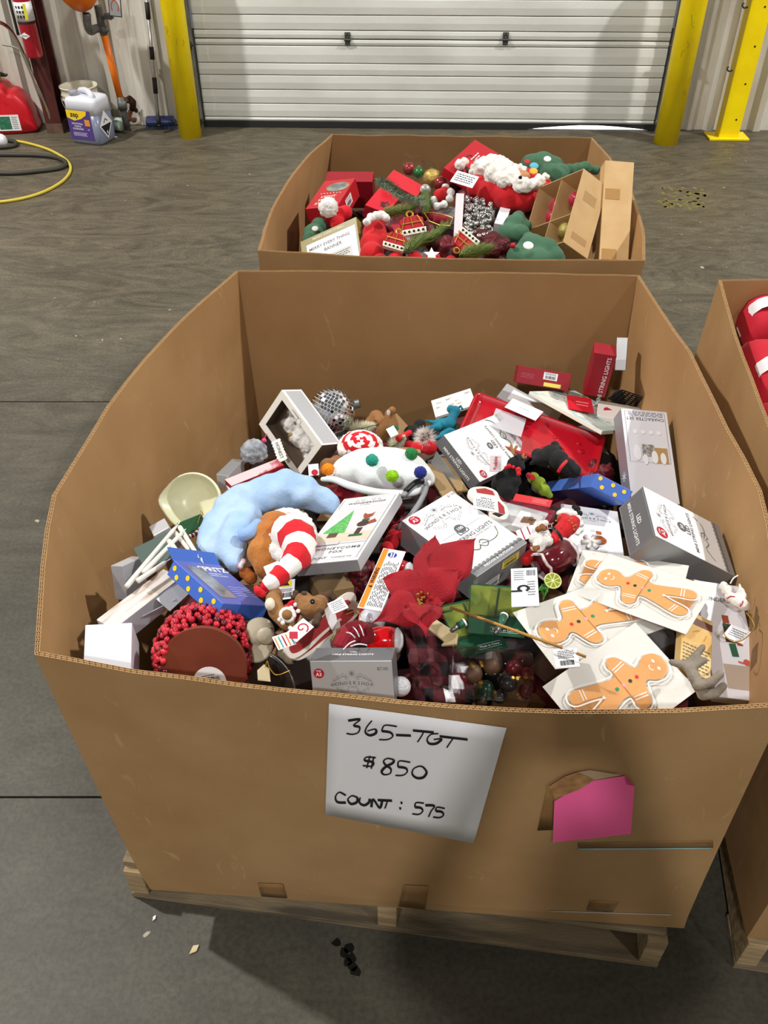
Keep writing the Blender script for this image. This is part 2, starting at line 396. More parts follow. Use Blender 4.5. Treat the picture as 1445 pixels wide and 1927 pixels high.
# floor: slabs of worn concrete with saw-cut joints
floor = struct(mk('floor', [(-9, -6, -0.06), (9, -6, -0.06), (9, 9, -0.06), (-9, 9, -0.06), (-9, -6, -0.012), (9, -6, -0.012), (9, 9, -0.012), (-9, 9, -0.012)],
     [(3, 2, 1, 0), (4, 5, 6, 7), (0, 1, 5, 4), (1, 2, 6, 5), (2, 3, 7, 6), (3, 0, 4, 7)], mat('joint_dirt', (30, 27, 22), 0.9), M=Matrix.Identity(4)))
conc = concrete()
yj = P(110, 756, 0).y; yj2 = P(110, 1500, 0).y
ys = [-6, yj2, yj, 9]
for a, b in zip(ys[:-1], ys[1:]):
    q = MB(); q.box(T(0, (a+b)/2, -0.006), 18, b-a-0.006, 0.012); o = q.build('concrete_slab', conc, floor, world=False)
# wall line of the dock door
WL = P(385, 238, 0); WR = P(1230, 246, 0); WX = (WR-WL).normalized(); WN = Vector((WX.y, -WX.x, 0))    # WN points to the camera
def wallM(px, py=242, off=0.0):            # frame on the wall foot under a pixel: x right, y up, z out of the wall
    d = ray(px, py); t = (WL-CAM).dot(WN)+off; k = t/d.dot(WN); p = CAM+d*k; p.z = 0
    return frame(p, WX, (0, 0, 1))
def wall_at(px, py, off=0.0):
    d = ray(px, py); return CAM+d*(((WL-CAM).dot(WN)+off)/d.dot(WN))
FM = frame(WL, WX, (0, 0, 1)); DW = (WR-WL).length
steel_wall = mat('white_steel_cladding', (216, 212, 202), 0.55, rgb2=(186, 179, 166), scale=3.2, detail=9, stretch=(3, 1, 0.5), bump=0.05, bscale=20)
def cladding(name, x0, x1):
    prof = []; x = x0; pitch = 0.305
    while x < x1:
        for dx, z in ((0, 0.0), (0.105, 0.0), (0.125, 0.012), (0.15, 0.012), (0.17, 0.0), (0.225, 0.0), (0.245, 0.032), (0.285, 0.032), (0.305, 0.0)):
            if x+dx <= x1: prof.append((x+dx, z))
        x += pitch
    v = []; f = []
    for X, z in prof: v += [FM@Vector((X, 0.0, z-0.035)), FM@Vector((X, 3.4, z-0.035))]
    for i in range(len(prof)-1): f.append((2*i, 2*i+2, 2*i+3, 2*i+1))
    return struct(mk(name, v, f, steel_wall))
cladding('wall_left', -4.2, -0.10); cladding('wall_right', DW+0.10, DW+4.0)
q = MB(); q.box(FM@T(0, 4.4, 0.0), 30, 2.0, 0.1); struct(q.build('wall_back', steel_wall))
# sectional dock door of ribbed panels
door = struct(thing('door_1', None, None, WL, M=FM))
dmat = mat('white_door_skin', (226, 227, 222), 0.5, rgb2=(206, 206, 199), scale=1.6, detail=10, stretch=(1, 2, 1), bump=0.04, bscale=14)
zs = [0.035, 0.062, 0.146, 0.231, 0.318, 0.389, 0.490, 0.529, 0.577, 0.661, 0.749, 0.835, 0.92, 1.01, 1.055, 1.10, 1.19, 1.28, 1.37, 1.46, 1.55, 1.60, 1.7, 1.9, 2.1, 2.3, 2.5, 2.7, 2.9, 3.1, 3.4]
zs = [0.035]+[z for z in zs[1:]]
for i, (a, b) in enumerate(zip(zs[:-1], zs[1:])):
    sect = abs(b-0.529) < 1e-3 or abs(b-1.055) < 1e-3
    q = MB(); h0, h1 = a+0.0012, b-(0.004 if sect else 0.0012); n = 14
    prof = [(h0, -0.045), (h0, -0.012), (h0+0.004, -0.004), ((h0+h1)/2, -0.001), (h1-0.004, -0.004), (h1, -0.010), (h1, -0.045)]
    v = []; f = []
    for k in range(n+1):
        X = 0.01+(DW-0.02)*k/n
        for (yy, zz) in prof: v.append((X, yy+0.0006*math.sin(k*2.1+i), zz+0.0015*noise.noise(Vector((k*1.7, i*2.3, 0)))))
    m = len(prof)
    for k in range(n):
        for j in range(m-1): f.append((k*m+j, (k+1)*m+j, (k+1)*m+j+1, k*m+j+1))
    q.add(v, f); q.build('panel', dmat, door, world=False)
q = MB(); q.box(T(DW/2, 1.75, -0.05), DW, 3.36, 0.01); q.build('door_backing', mat('door_core', (70, 70, 66), 0.7), door, world=False)
# bottom rubber seal, lifted where daylight comes in
q = MB(); n = 24; v = []
xs0 = (wall_at(1000, 247)-WL).dot(WX); xs1 = (wall_at(1212, 247)-WL).dot(WX)
for k in range(n+1):
    X = DW*k/n; lift = 0.034*max(0, 1-abs((X-(xs0+xs1)/2)/((xs1-xs0)*0.5)))**0.5 if True else 0
    v += [(X, 0.002+lift, 0.012), (X, 0.040, 0.012), (X, 0.040, -0.03), (X, 0.002+lift, -0.03)]
f = [(4*k+j, 4*k+4+j, 4*k+4+(j+1) % 4, 4*k+(j+1) % 4) for k in range(n) for j in range(4)]
q.add(v, f).build('bottom_seal', RUBBER, door, world=False)
q = MB(); q.box(T((xs0+xs1)/2, 0.0, -0.10), xs1-xs0+0.05, 0.006, 0.16); q.build('daylight_gap', mat('daylight', (255, 255, 255), emit=3.0), door, world=False)
for px in (654, 951):
    c = FM.inverted()@wall_at(px, 74); q = MB()
    q.box(T(c.x, c.y+0.015, 0.004), 0.036, 0.05, 0.006); q.box(T(c.x, c.y-0.016, 0.006), 0.032, 0.03, 0.008); q.tube([(c.x-0.022, c.y, 0.014), (c.x+0.022, c.y, 0.014)], 0.007, 8)
    h = q.build('door_hinge', mat('hinge_steel', (84, 84, 80), 0.5, metal=0.6), door, world=False)
    q = MB()
    for dx, dy in ((-0.009, 0.03), (0.009, 0.03), (0, 0.014), (0, -0.02)): q.ball((c.x+dx, c.y+dy, 0.010), 0.004, 8, 5)
    q.build('bolt', STEEL, h, world=False)
for side, X in ((-1, -0.03), (1, DW+0.03)):
    q = MB(); q.box(T(X, 1.7, 0.02), 0.055, 3.4, 0.05); q.box(T(X-side*0.025, 1.7, 0.05), 0.008, 3.4, 0.03)
    t = struct(q.build('trim_1' if side < 0 else 'trim_2', mat('grey_door_track', (96, 96, 90), 0.5, metal=0.3, rgb2=(120, 118, 110), scale=12), M=FM, world=False))
    q = MB(); q.box(T(X+side*0.052, 1.7, 0.01), 0.035, 3.4, 0.05); q.build('rubber_jamb', RUBBER, t, world=False)
    c = FM.inverted()@wall_at(372 if side < 0 else 1250, 80)
    q = MB(); q.box(T(X-side*0.0, c.y, 0.062), 0.06, 0.04, 0.012); q.tube([(X-side*0.055, c.y, 0.075), (X+side*0.02, c.y, 0.075)], 0.006, 8); q.box(T(X, c.y+0.035, 0.05), 0.035, 0.06, 0.008)
    q.build('roller_bracket', mat('hinge_steel', (84, 84, 80), 0.5, metal=0.6), t, world=False)
    q = MB(); q.box(T(X-side*0.01, 0.05, 0.06), 0.05, 0.03, 0.03); q.box(T(X, 0.12, 0.05), 0.03, 0.08, 0.006); q.build('foot_bracket', mat('hinge_steel', (84, 84, 80), 0.5, metal=0.6), t, world=False)
# far shell so that the hall goes on behind the camera
for nm, p, s in (('wall_south', (0, -9.0, 3.7), (26, 0.1, 8.4)), ('wall_west', (-9.05, 0, 3.7), (0.1, 18, 8.4)), ('wall_east', (9.05, 0, 3.7), (0.1, 18, 8.4))):
    q = MB(); q.box(T(*p), *s); struct(q.build(nm, mat('far_cladding', (190, 188, 180), 0.7)))
q = MB(); q.box(T(0, -7.5, -0.03), 18, 3.0, 0.06); struct(q.build('floor_rear', conc))

# ------------------------------------------------------------------ the bins and their pallets
def inset(poly, d):                        # inward offset of a ccw polygon of 2D points
    n = len(poly); out = []
    for i in range(n):
        a, b, c = Vector(poly[i-1][:2]), Vector(poly[i][:2]), Vector(poly[(i+1) % n][:2])
        u = (b-a).normalized(); w = (c-b).normalized(); n1 = Vector((-u.y, u.x)); n2 = Vector((-w.y, w.x)); m = (n1+n2)
        m = m/max(m.length_squared, 0.3)*2*1.0
        out.append(b+m*d*0.5*1.0 if m.length > 1e-6 else b+n1*d)
    return out
def resample(pts, n):
    L = [0]
    for a, b in zip(pts[:-1], pts[1:]): L.append(L[-1]+(Vector(b[:2])-Vector(a[:2])).length)
    out = []
    for i in range(n):
        s = L[-1]*i/(n-1); k = max(j for j in range(len(L)) if L[j] <= s+1e-9); k = min(k, len(L)-2); t = (s-L[k])/(L[k+1]-L[k])
        out.append(Vector(pts[k][:2]).lerp(Vector(pts[k+1][:2]), t))
    return out
WALL = 0.0135
def cardboard_bin(label, sides, bottom, z0, z1, rimnoise=0.0025, pw=1.4):
    """sides: rim outlines front, right, back, left (ccw, world xy); bottom: the four foot corners FL FR BR BL"""
    root = thing('cardboard_bin', label, 'bin', ((bottom[0][0]+bottom[2][0])/2, (bottom[0][1]+bottom[2][1])/2, z0))
    N = 15; rim = []; foot = []
    for k, s in enumerate(sides):
        rs = resample(s, N); a, b = Vector(bottom[k][:2]), Vector(bottom[(k+1) % 4][:2])
        rim += rs[:-1]; foot += [a.lerp(b, i/(N-1)) for i in range(N-1)]
    n = len(rim); R = random.Random(3)
    rz = [z1+rimnoise*(noise.noise(Vector((p.x*9, p.y*9, z1)))+0.6*noise.noise(Vector((p.x*31, p.y*31, 5)))) for p in rim]
    def loop(off, t, dz=0):
        r = [rim[i].lerp(foot[i], 1-t**pw) if False else foot[i].lerp(rim[i], t**pw) for i in range(n)]
        r = inset(r, off)
        return [Vector((r[i].x, r[i].y, z0+(rz[i]+dz-z0)*t)) for i in range(n)]
    rows = [0, 0.06, 0.15, 0.3, 0.5, 0.75, 1.0]
    offs = [(0.0, 0.0011), (0.0062, 0.0072), (WALL-0.0011, WALL)]
    LO = {}
    for o1, o2 in offs:
        for o_ in (o1, o2): LO[o_] = [loop(o_, t) for t in rows]
    for k in range(4):
        idx = [(k*(N-1)+i) % n for i in range(N)]
        q = MB()
        for j, (o1, o2) in enumerate(offs):
            mo = 0 if j == 0 else (1 if j == 2 else 1)
            A, B = LO[o1], LO[o2]; v = []; f = []; m = []
            for r in range(len(rows)):
                v += [A[r][i] for i in idx]+[B[r][i] for i in idx]
            w = 2*N
            for r in range(len(rows)-1):
                for i in range(N-1):
                    f.append((r*w+i, r*w+i+1, (r+1)*w+i+1, (r+1)*w+i)); m.append(mo)
                    f.append((r*w+N+i+1, r*w+N+i, (r+1)*w+N+i, (r+1)*w+N+i+1)); m.append(mo)
            r = len(rows)-1
            for i in range(N-1): f.append((r*w+i, r*w+i+1, r*w+N+i+1, r*w+N+i)); m.append(2)
            b = len(q.v); q.v += v; q.f += [tuple(x+b for x in g) for g in f]; q.m += m
        panel = q.build('side_panel', [KRAFT, KRAFT_IN, KRAFT_EDGE], root)
        # wavy fluting between the liners, seen along the cut edge
        q = MB()
        for (o1, o2) in ((0.0011, 0.0062), (0.0072, WALL-0.0011)):
            top1, top2 = loop(o1, 1, -0.0012), loop(o2, 1, -0.0012); lo1, lo2 = loop(o1, 0.985, -0.0012), loop(o2, 0.985, -0.0012); v = []
            Ls = sum((top1[idx[i+1]]-top1[idx[i]]).length for i in range(N-1)); nw = int(Ls/0.0088)*6
            if k == 2 or z1 > 5: pass
            ph = R.random()
            for s in range(nw+1):
                u = s/nw*(N-1); i = min(int(u), N-2); t = u-i
                a = top1[idx[i]].lerp(top1[idx[i+1]], t); b = top2[idx[i]].lerp(top2[idx[i+1]], t)
                w = 0.5+0.5*math.sin(2*PI*(s/6+ph)); a2 = lo1[idx[i]].lerp(lo1[idx[i+1]], t); b2 = lo2[idx[i]].lerp(lo2[idx[i+1]], t); v += [a.lerp(b, w), a2.lerp(b2, w)]
            q.add(v, [(2*s, 2*s+2, 2*s+3, 2*s+1) for s in range(nw)])
        fl = q.build('fluting', KRAFT_FLUTE, panel); md = fl.modifiers.new('t', 'SOLIDIFY'); md.thickness = 0.0007; md.offset = 0
    inner = inset(foot, WALL)
    mk('bottom_board', [(p.x, p.y, z0+0.004) for p in inner]+[(p.x, p.y, z0+0.014) for p in inner], [tuple(range(n))[::-1], tuple(range(n, 2*n))]+[(i, (i+1) % n, n+(i+1) % n, n+i) for i in range(n)], KRAFT_IN, root)
    return root
def xy(pts, z): return [P(a, b, z).xy for a, b in pts]
ZR = 0.835; ZB = 0.150
front1 = xy([(65, 1232), (250, 1266), (480, 1296), (760, 1326), (960, 1340), (1140, 1344), (1300, 1340), (1478, 1328)], ZR)
right1 = xy([(1478, 1328), (1465, 1130), (1446, 950), (1420, 892), (1365, 795), (1304, 667), (1250, 592), (1203, 517)], ZR)
back1 = xy([(1203, 517), (1000, 513), (820, 511), (640, 509), (445, 508)], ZR)
left1 = xy([(445, 508), (350, 590), (266, 680), (205, 757), (150, 848), (95, 935), (78, 1040), (65, 1232)], ZR)
b1 = xy([(284, 1674), (1287, 1747)], ZB); ux = (b1[1]-b1[0]).normalized(); uy = Vector((-ux.y, ux.x)); w1 = (b1[1]-b1[0]).length
bot1 = [b1[0], b1[1], b1[1]+uy*1.27, b1[0]+uy*1.29]; PWF = 0.6
bin1 = cardboard_bin('large open cardboard bin in front with a handwritten price sheet taped on', [front1, right1, back1, left1], bot1, ZB, ZR, pw=PWF)
front2 = xy([(485, 472), (700, 484), (950, 490), (1214, 490)], ZR)
right2 = xy([(1214, 490), (1214, 438), (1192, 365), (1149, 297), (1115, 259)], ZR)
back2 = xy([(1115, 259), (870, 256), (624, 253)], ZR)
left2 = xy([(624, 253), (578, 292), (546, 332), (512, 388), (496, 429), (485, 472)], ZR)
cf = (front2[0]+front2[-1])/2; u2 = (front2[-1]-front2[0]).normalized(); v2 = Vector((-u2.y, u2.x))
bot2 = [cf-u2*0.50+v2*0.01, cf+u2*0.47+v2*0.01, cf+u2*0.47+v2*1.05, cf-u2*0.50+v2*1.05]
bin2 = cardboard_bin('smaller-looking open cardboard bin behind the front one, full of holiday plush and boxes', [front2, right2, back2, left2], bot2, ZB, ZR)
l3 = xy([(1352, 527), (1364, 576), (1381, 633), (1409, 711), (1445, 803)], ZR)
fl3 = P(1405, 1765, 0.14).xy; bl3 = P(1352, 527, ZR).xy
s3 = [[Vector((0.69, 0.71)), Vector((1.2, 0.69)), Vector((1.72, 0.70))], [Vector((1.72, 0.70)), Vector((1.85, 1.3)), Vector((1.80, l3[0].y+0.03))], [Vector((1.80, l3[0].y+0.03)), l3[0]], [l3[0], l3[2], l3[4], Vector((0.665, 1.0)), Vector((0.69, 0.71))]]
bot3 = [fl3, fl3+Vector((1.0, -0.02)), Vector((1.72, l3[0].y)), Vector((0.80, l3[0].y-0.02))]
bin3 = cardboard_bin('cardboard bin at the right edge holding folded red garments', s3, bot3, 0.14, ZR)

def pallet(label, FL, FR, depth, boards=7, seed=1):
    """stringer pallet: front left and right ground points"""
    R = random.Random(seed); FL = Vector((FL[0], FL[1], 0)); FR = Vector((FR[0], FR[1], 0)); w = (FR-FL).length
    M = frame(FL, FR-FL, (-(FR-FL).y, (FR-FL).x, 0)); root = thing('wooden_pallet', label, 'pallet', M=M)
    for i, x in enumerate((0.02, w/2, w-0.02)):
        q = MB(); q.box(T(x, depth/2, 0.0185+0.0485), 0.038, depth, 0.089); bevel(q.build('stringer', WOOD, root, world=False), 0.002)
    for i in range(3):
        y = (0.05, depth/2, depth-0.05)[i]; q = MB(); q.box(T(w/2, y, 0.0095), w, 0.10, 0.016); bevel(q.build('bottom_board', WOOD_OLD, root, world=False), 0.0015)
    for i in range(boards):
        y = 0.055+(depth-0.11)*i/(boards-1); wd = R.uniform(0.085, 0.10); q = MB(); q.box(T(w/2+R.uniform(-.006, .006), y, 0.1215, R.uniform(-.004, .004)), w+R.uniform(-.01, .004), wd, 0.016)
        b = bevel(q.build('deck_board', WOOD if i else WOOD_OLD, root, world=False), 0.0015)
        q = MB()
        for x in (0.02, w/2, w-0.02):
            for dy in (-0.02, 0.02): q.lathe([(0.0, 0.1305), (0.003, 0.1302), (0.003, 0.129)], T(x+R.uniform(-.004, .004), y+dy, 0), 6)
        q.build('nail', STEEL, b, world=False, kind='stuff')
    return root
pallet('worn wooden pallet under the front cardboard bin', P(250, 1688, 0), P(1236, 1822, 0), 1.0, seed=4)
c2 = cf-u2*0.52; c2b = cf+u2*0.50
pallet('wooden pallet hidden under the rear cardboard bin', c2+v2*0.01, c2b+v2*0.01, 1.06, seed=8)
p3 = P(1378, 1822, 0); pallet('wooden pallet under the bin at the right edge', p3, p3+Vector((1.02, -0.16, 0)), 1.1, seed=9)
# ================================================================== THINGS IN THE FRONT BIN: printed cartons and cards
FI = 0.0005
def fr_front(d): return frame((0, -d[1]/2-FI, 0), (1, 0, 0), (0, 0, 1))
def fr_right(d): return frame((d[0]/2+FI, 0, 0), (0, 1, 0), (0, 0, 1))
def fr_left(d): return frame((-d[0]/2-FI, 0, 0), (0, -1, 0), (0, 0, 1))
def fr_back(d): return frame((0, d[1]/2+FI, 0), (-1, 0, 0), (0, 0, 1))
def spiral(cx, cy, r, turns, a0, sgn=1, n=18): return [(cx+r*(1-0.75*i/n)*math.cos(a0+sgn*turns*2*PI*i/n), cy+r*(1-0.75*i/n)*math.sin(a0+sgn*turns*2*PI*i/n)) for i in range(n+1)]
def shop_mark(q, M, w, m=0, low=True):       # snowflake, scrolls and the arched shop name
    lw = w*0.0065
    for k in range(6):
        a = k*PI/6; r = w*0.085; ribbon2(q, [(-r*math.cos(a), w*0.27-r*math.sin(a)), (r*math.cos(a), w*0.27+r*math.sin(a))], M, lw, 0, m)
    for s in (-1, 1):
        for (cx, cy, r, tn, a0) in ((0.20, 0.24, 0.07, 1.1, 2.8), (0.33, 0.17, 0.055, 1.1, 1.6), (0.43, 0.10, 0.045, 1.0, 1.2), (0.12, 0.15, 0.05, 0.9, 4.2)):
            ribbon2(q, spiral(s*cx*w, cy*w, r*w, tn, a0 if s > 0 else PI-a0, s), M, lw, 0, m)
            if low: ribbon2(q, spiral(s*cx*0.85*w, -cy*0.75*w-0.04*w, r*0.85*w, tn, -a0 if s > 0 else PI+a0, -s), M, lw, 0, m)
        ribbon2(q, [(s*0.08*w, 0.17*w), (s*0.2*w, 0.20*w), (s*0.34*w, 0.12*w), (s*0.47*w, 0.05*w)], M, lw, 0, m)
    for i, ch in enumerate('WONDERSHOP'):
        u = (i-4.5)/4.5; a = -u*0.20
        text_mb(q, ch, M@T(u*w*0.455, w*0.025-u*u*w*0.05, 0, a), w*0.12, 0.006, m=m)
    text_mb(q, 'AT TARGET', M@T(0, -w*0.075), w*0.045, m=m)
def item_spot(parent, M, r, code='A3'):
    q = MB(); disc(q, M, r, 22); o = part(q, 'item_spot', REDINK, parent, 'red round item mark')
    q = MB(); text_mb(q, code, M@T(0, -r*0.22, 0.0003), r*0.95, 0.02); text_mb(q, 'ITEM', M@T(0, r*0.5, 0.0003), r*0.42, 0.01); part(q, 'lettering', WHITEINK, o)
def string_art(parent, M, w, col=INK, lamps=4, seed=1):
    R = random.Random(seed)
    pts = catmull([(-w*0.5, -w*0.05), (-w*0.28, w*0.10), (-w*0.10, w*0.02), (0.04*w, w*0.14), (0.14*w, w*0.06), (0.06*w, -w*0.01), (0.0, w*0.08), (w*0.2, w*0.03), (w*0.36, w*0.08), (w*0.48, w*0.2)], 6)if False else catmull([Vector((a*w, b*w, 0)) for a, b in ((-0.5, -0.05), (-0.28, 0.10), (-0.10, 0.0), (0.04, 0.14), (0.14, 0.06), (0.05, -0.02), (-0.02, 0.08), (0.2, 0.02), (0.38, 0.06), (0.48, 0.22))], 6)
    q = MB(); ribbon2(q, pts, M, w*0.016)
    part(q, 'printed_wire', col, parent)
    q = MB()
    for i in range(lamps):
        p = pts[int((i+0.5)*len(pts)/lamps)]; a = R.uniform(0, PI)
        quad(q, M@T(p.x, p.y+w*0.03, 0.0003, a), w*0.09, w*0.03)
    part(q, 'printed_lamps', mat('warm_lamp_print', (236, 226, 196), 0.5), parent)
def label_on(parent, M, w, h, seed=1, name='price_sticker', base=WHITE, rows=2, bars=True):
    q = MB(); quad(q, M, w, h); s = part(q, name, base, parent)
    q = MB()
    if bars: barcode(q, M@T(0, -h*0.16, 0.0003), w*0.72, h*0.42, seed=seed); lines(q, M@T(0, h*0.3, 0.0003), w*0.8, h*0.3, rows, seed=seed)
    else: lines(q, M@T(0, 0, 0.0003), w*0.84, h*0.8, rows, seed=seed)
    part(q, 'small_print', BLACKINK, s, kind='stuff')
def border(parent, M, w, h, lw=0.0008, m=INK):
    q = MB(); ribbon2(q, [(-w/2, -h/2), (w/2, -h/2), (w/2, h/2), (-w/2, h/2)], M, lw, 0, 0, True); part(q, 'printed_border', m, parent)
def top(d): return T(0, 0, d[2]/2+FI)

# --- the big string-light carton in the middle
o, d = carton('string_light_box', 'white and silver string-light carton right of centre with a yellow sticker on its end', 'box',
    dict(TL=(757, 976), TR=(849, 925), BR=(991, 1022), BL=(897, 1086), bl=(890, 1136), br=(984, 1064), tl=(753, 1028)), [WHITE, SILVER, SILVER, SILVER, SILVER, SILVER], h=0.09)
q = MB(); shop_mark(q, top(d)@T(0, d[1]*0.27), d[0]*0.72); text_mb(q, 'LED', top(d)@T(0, -d[1]*0.0), d[0]*0.12, 0.02); text_mb(q, 'MINI STRING LIGHTS', top(d)@T(0, -d[1]*0.075), d[0]*0.095, 0.012)
text_mb(q, 'WARM WHITE LIGHT / LIGHTED LENGTH', top(d)@T(0, -d[1]*0.12), d[0]*0.04); ribbon2(q, [(-d[0]*0.36, d[1]*0.035), (-d[0]*0.1, d[1]*0.035)], top(d), 0.0006); ribbon2(q, [(d[0]*0.36, d[1]*0.035), (d[0]*0.1, d[1]*0.035)], top(d), 0.0006)
text_mb(q, '$7.00', top(d)@T(d[0]*0.42, d[1]*0.46), d[0]*0.06)
part(q, 'lettering', INK, o)
item_spot(o, top(d)@T(-d[0]*0.36, d[1]*0.42, 0.0002), d[0]*0.085)
q = MB(); disc(q, top(d)@T(0, d[1]*0.05, 0.0001), d[0]*0.085); c_ = part(q, 'count_spot', INK, o); q = MB(); text_mb(q, '100', top(d)@T(0, d[1]*0.05, 0.0005), d[0]*0.075, 0.02); part(q, 'lettering', WHITEINK, c_)
string_art(o, top(d)@T(0, -d[1]*0.27, 0.0002), d[0]*0.85)
q = MB(); quad(q, top(d)@T(0, -d[1]*0.46, 0.0002), d[0], d[1]*0.075)
for i in range(13): disc(q, top(d)@T(-d[0]/2+d[0]*(i+0.5)/13, -d[1]*0.4225, 0.0002), d[0]/26, 10)
st = part(q, 'scalloped_band', SILVER, o); q = MB(); text_mb(q, 'INDOOR & OUTDOOR', top(d)@T(-d[0]*0.0, -d[1]*0.455, 0.0007), d[0]*0.055, 0.015); part(q, 'lettering', WHITEINK, st)
label_on(o, fr_front(d)@T(d[0]*0.18, d[2]*0.22), d[0]*0.34, d[2]*0.30, 3, base=mat('yellow_sticker', (232, 216, 96), 0.5), rows=1)
label_on(o, fr_front(d)@T(-d[0]*0.16, -d[2]*0.22), d[0]*0.30, d[2]*0.36, 4)
border(o, fr_left(d), d[1]*0.94, d[2]*0.86, 0.0006, LTSILVER)

# --- string-light carton against the right wall
o, d = carton('string_light_box', 'silver string-light carton leaning on the right wall, its dark end reading sideways', 'box',
    dict(TL=(1236, 1009), TR=(1210, 915), BR=(1352, 990), BL=(1383, 1084), tl=(1183, 1048), tr=(1163, 955)), [WHITE, SILVER, SILVER, DKSILVER, SILVER, SILVER], h=0.10, n0=(0.1, 0.0, 1))
q = MB(); shop_mark(q, top(d)@T(0, d[1]*0.27), d[0]*0.62); text_mb(q, 'LED', top(d)@T(0, d[1]*0.01), d[0]*0.11, 0.02); text_mb(q, 'MINI STRING LIGHTS', top(d)@T(0, -d[1]*0.05), d[0]*0.085, 0.012); part(q, 'lettering', INK, o)
item_spot(o, top(d)@T(-d[0]*0.36, d[1]*0.40, 0.0002), d[0]*0.10)
q = MB(); disc(q, top(d)@T(0, d[1]*0.09, 0.0001), d[0]*0.085); c_ = part(q, 'count_spot', INK, o); q = MB(); text_mb(q, '50', top(d)@T(0, d[1]*0.09, 0.0005), d[0]*0.085, 0.02); part(q, 'lettering', WHITEINK, c_)
string_art(o, top(d)@T(0, -d[1]*0.24, 0.0002), d[0]*0.8, seed=4)
q = MB(); quad(q, top(d)@T(0, -d[1]*0.455, 0.0002), d[0], d[1]*0.09)
for i in range(13): disc(q, top(d)@T(-d[0]/2+d[0]*(i+0.5)/13, -d[1]*0.41, 0.0002), d[0]/26, 10)
part(q, 'scalloped_band', SILVER, o)
q = MB(); text_mb(q, 'LED', fr_back(d)@T(0, d[2]*0.1), d[0]*0.10, 0.02); text_mb(q, 'MINI STRING LIGHTS', fr_back(d)@T(0, -d[2]*0.12), d[0]*0.09, 0.015); part(q, 'lettering', WHITEINK, o)
border(o, fr_back(d), d[0]*0.94, d[2]*0.9, 0.0007, LTSILVER)

# --- upside-down string-light carton with a green wire print
o, d = carton('string_light_box', 'upside-down white string-light carton with a printed green wire, above the black felt reindeer', 'box',
    dict(TL=(906, 910), TR=(841, 824), BR=(938, 777), BL=(1003, 857), tl=(882, 921), tr=(813, 829)), [WHITE, SILVER, LTSILVER, DKSILVER, SILVER, SILVER], h=0.06)
q = MB(); shop_mark(q, top(d)@T(0, d[1]*0.22), d[0]*0.62); text_mb(q, 'LED', top(d)@T(0, -d[1]*0.08), d[0]*0.10, 0.02); text_mb(q, 'MINI STRING LIGHTS', top(d)@T(0, -d[1]*0.15), d[0]*0.08, 0.012); part(q, 'lettering', INK, o)
item_spot(o, top(d)@T(-d[0]*0.40, d[1]*0.38, 0.0002), d[0]*0.08, 'A2')
q = MB(); disc(q, top(d)@T(0, 0, 0.0001), d[0]*0.07); c_ = part(q, 'count_spot', INK, o); q = MB(); text_mb(q, '35', top(d)@T(0, 0, 0.0005), d[0]*0.07, 0.02); part(q, 'lettering', WHITEINK, c_)
gw = mat('green_wire_print', (30, 84, 66), 0.5)
string_art(o, top(d)@T(d[0]*0.02, -d[1]*0.33, 0.0002), d[0]*0.95, gw, 3, 6)
q = MB(); quad(q, top(d)@T(0, -d[1]*0.46, 0.0003), d[0], d[1]*0.08)
for i in range(13): disc(q, top(d)@T(-d[0]/2+d[0]*(i+0.5)/13, -d[1]*0.42, 0.0003), d[0]/26, 10)
part(q, 'scalloped_band', LTSILVER, o)
q = MB(); text_mb(q, 'LED', fr_back(d)@T(0, d[2]*0.2), d[0]*0.075, 0.02); text_mb(q, 'MINI STRING LIGHTS', fr_back(d)@T(0, -d[2]*0.1), d[0]*0.075, 0.02); part(q, 'lettering', WHITEINK, o)
# its grey hang tab
q = MB(); M = fr_back(d)@T(0, -d[2]/2, 0.012); q.prism([(-d[0]*0.3, -0.03), (d[0]*0.3, -0.03), (d[0]*0.36, 0.0), (-d[0]*0.36, 0.0)], M, -0.0006, 0.0006); part(q, 'hang_tab', SILVER, o)

# --- honeycomb fox carton
o, d = carton('ornament_kit_box', 'pale grey honeycomb carton with a printed green tree and fox, left of centre', 'box',
    dict(TL=(649, 939), TR=(752, 925), BR=(671, 1054), BL=(552, 1063), br=(682, 1073), bl=(560, 1086)), [mat('pale_grey_card', (214, 215, 219), 0.4), LTSILVER, LTSILVER, LTSILVER, SILVER, SILVER], h=0.12)
F = top(d); q = MB(); text_mb(q, 'WONDERSHOP', F@T(0, d[1]*0.38), d[0]*0.085, 0.02, 1.15); text_mb(q, 'AT TARGET', F@T(0, d[1]*0.345), d[0]*0.035)
for s in (-1, 1):
    for (cx, cy, r, tn, a0) in ((0.10, 0.43, 0.04, 1.1, 2.8), (0.2, 0.42, 0.035, 1.1, 1.6)): ribbon2(q, spiral(s*cx*d[0], cy*d[1], r*d[0], tn, a0 if s > 0 else PI-a0, s), F, 0.0006)
text_mb(q, 'HONEYCOMB', F@T(d[0]*0.05, -d[1]*0.315), d[0]*0.10, 0.012, 1.2); text_mb(q, 'FOX', F@T(d[0]*0.05, -d[1]*0.365), d[0]*0.10, 0.012, 1.2); text_mb(q, '1 COUNT', F@T(-d[0]*0.22, -d[1]*0.44), d[0]*0.085, 0.015); text_mb(q, 'ASSEMBLED SIZE', F@T(d[0]*0.2, -d[1]*0.44), d[0]*0.045)
part(q, 'lettering', INK, o); border(o, F, d[0]*0.9, d[1]*0.93, 0.0007)
q = MB(); quad(q, F@T(d[0]*0.0, d[1]*0.03, 0.0002), d[0]*0.9, d[1]*0.56); ph = part(q, 'printed_scene', mat('room_print', (206, 207, 212), 0.5), o)
q = MB(); quad(q, F@T(0, -d[1]*0.16, 0.0004), d[0]*0.9, d[1]*0.13); part(q, 'printed_shelf', mat('shelf_print', (208, 196, 178), 0.5), o)
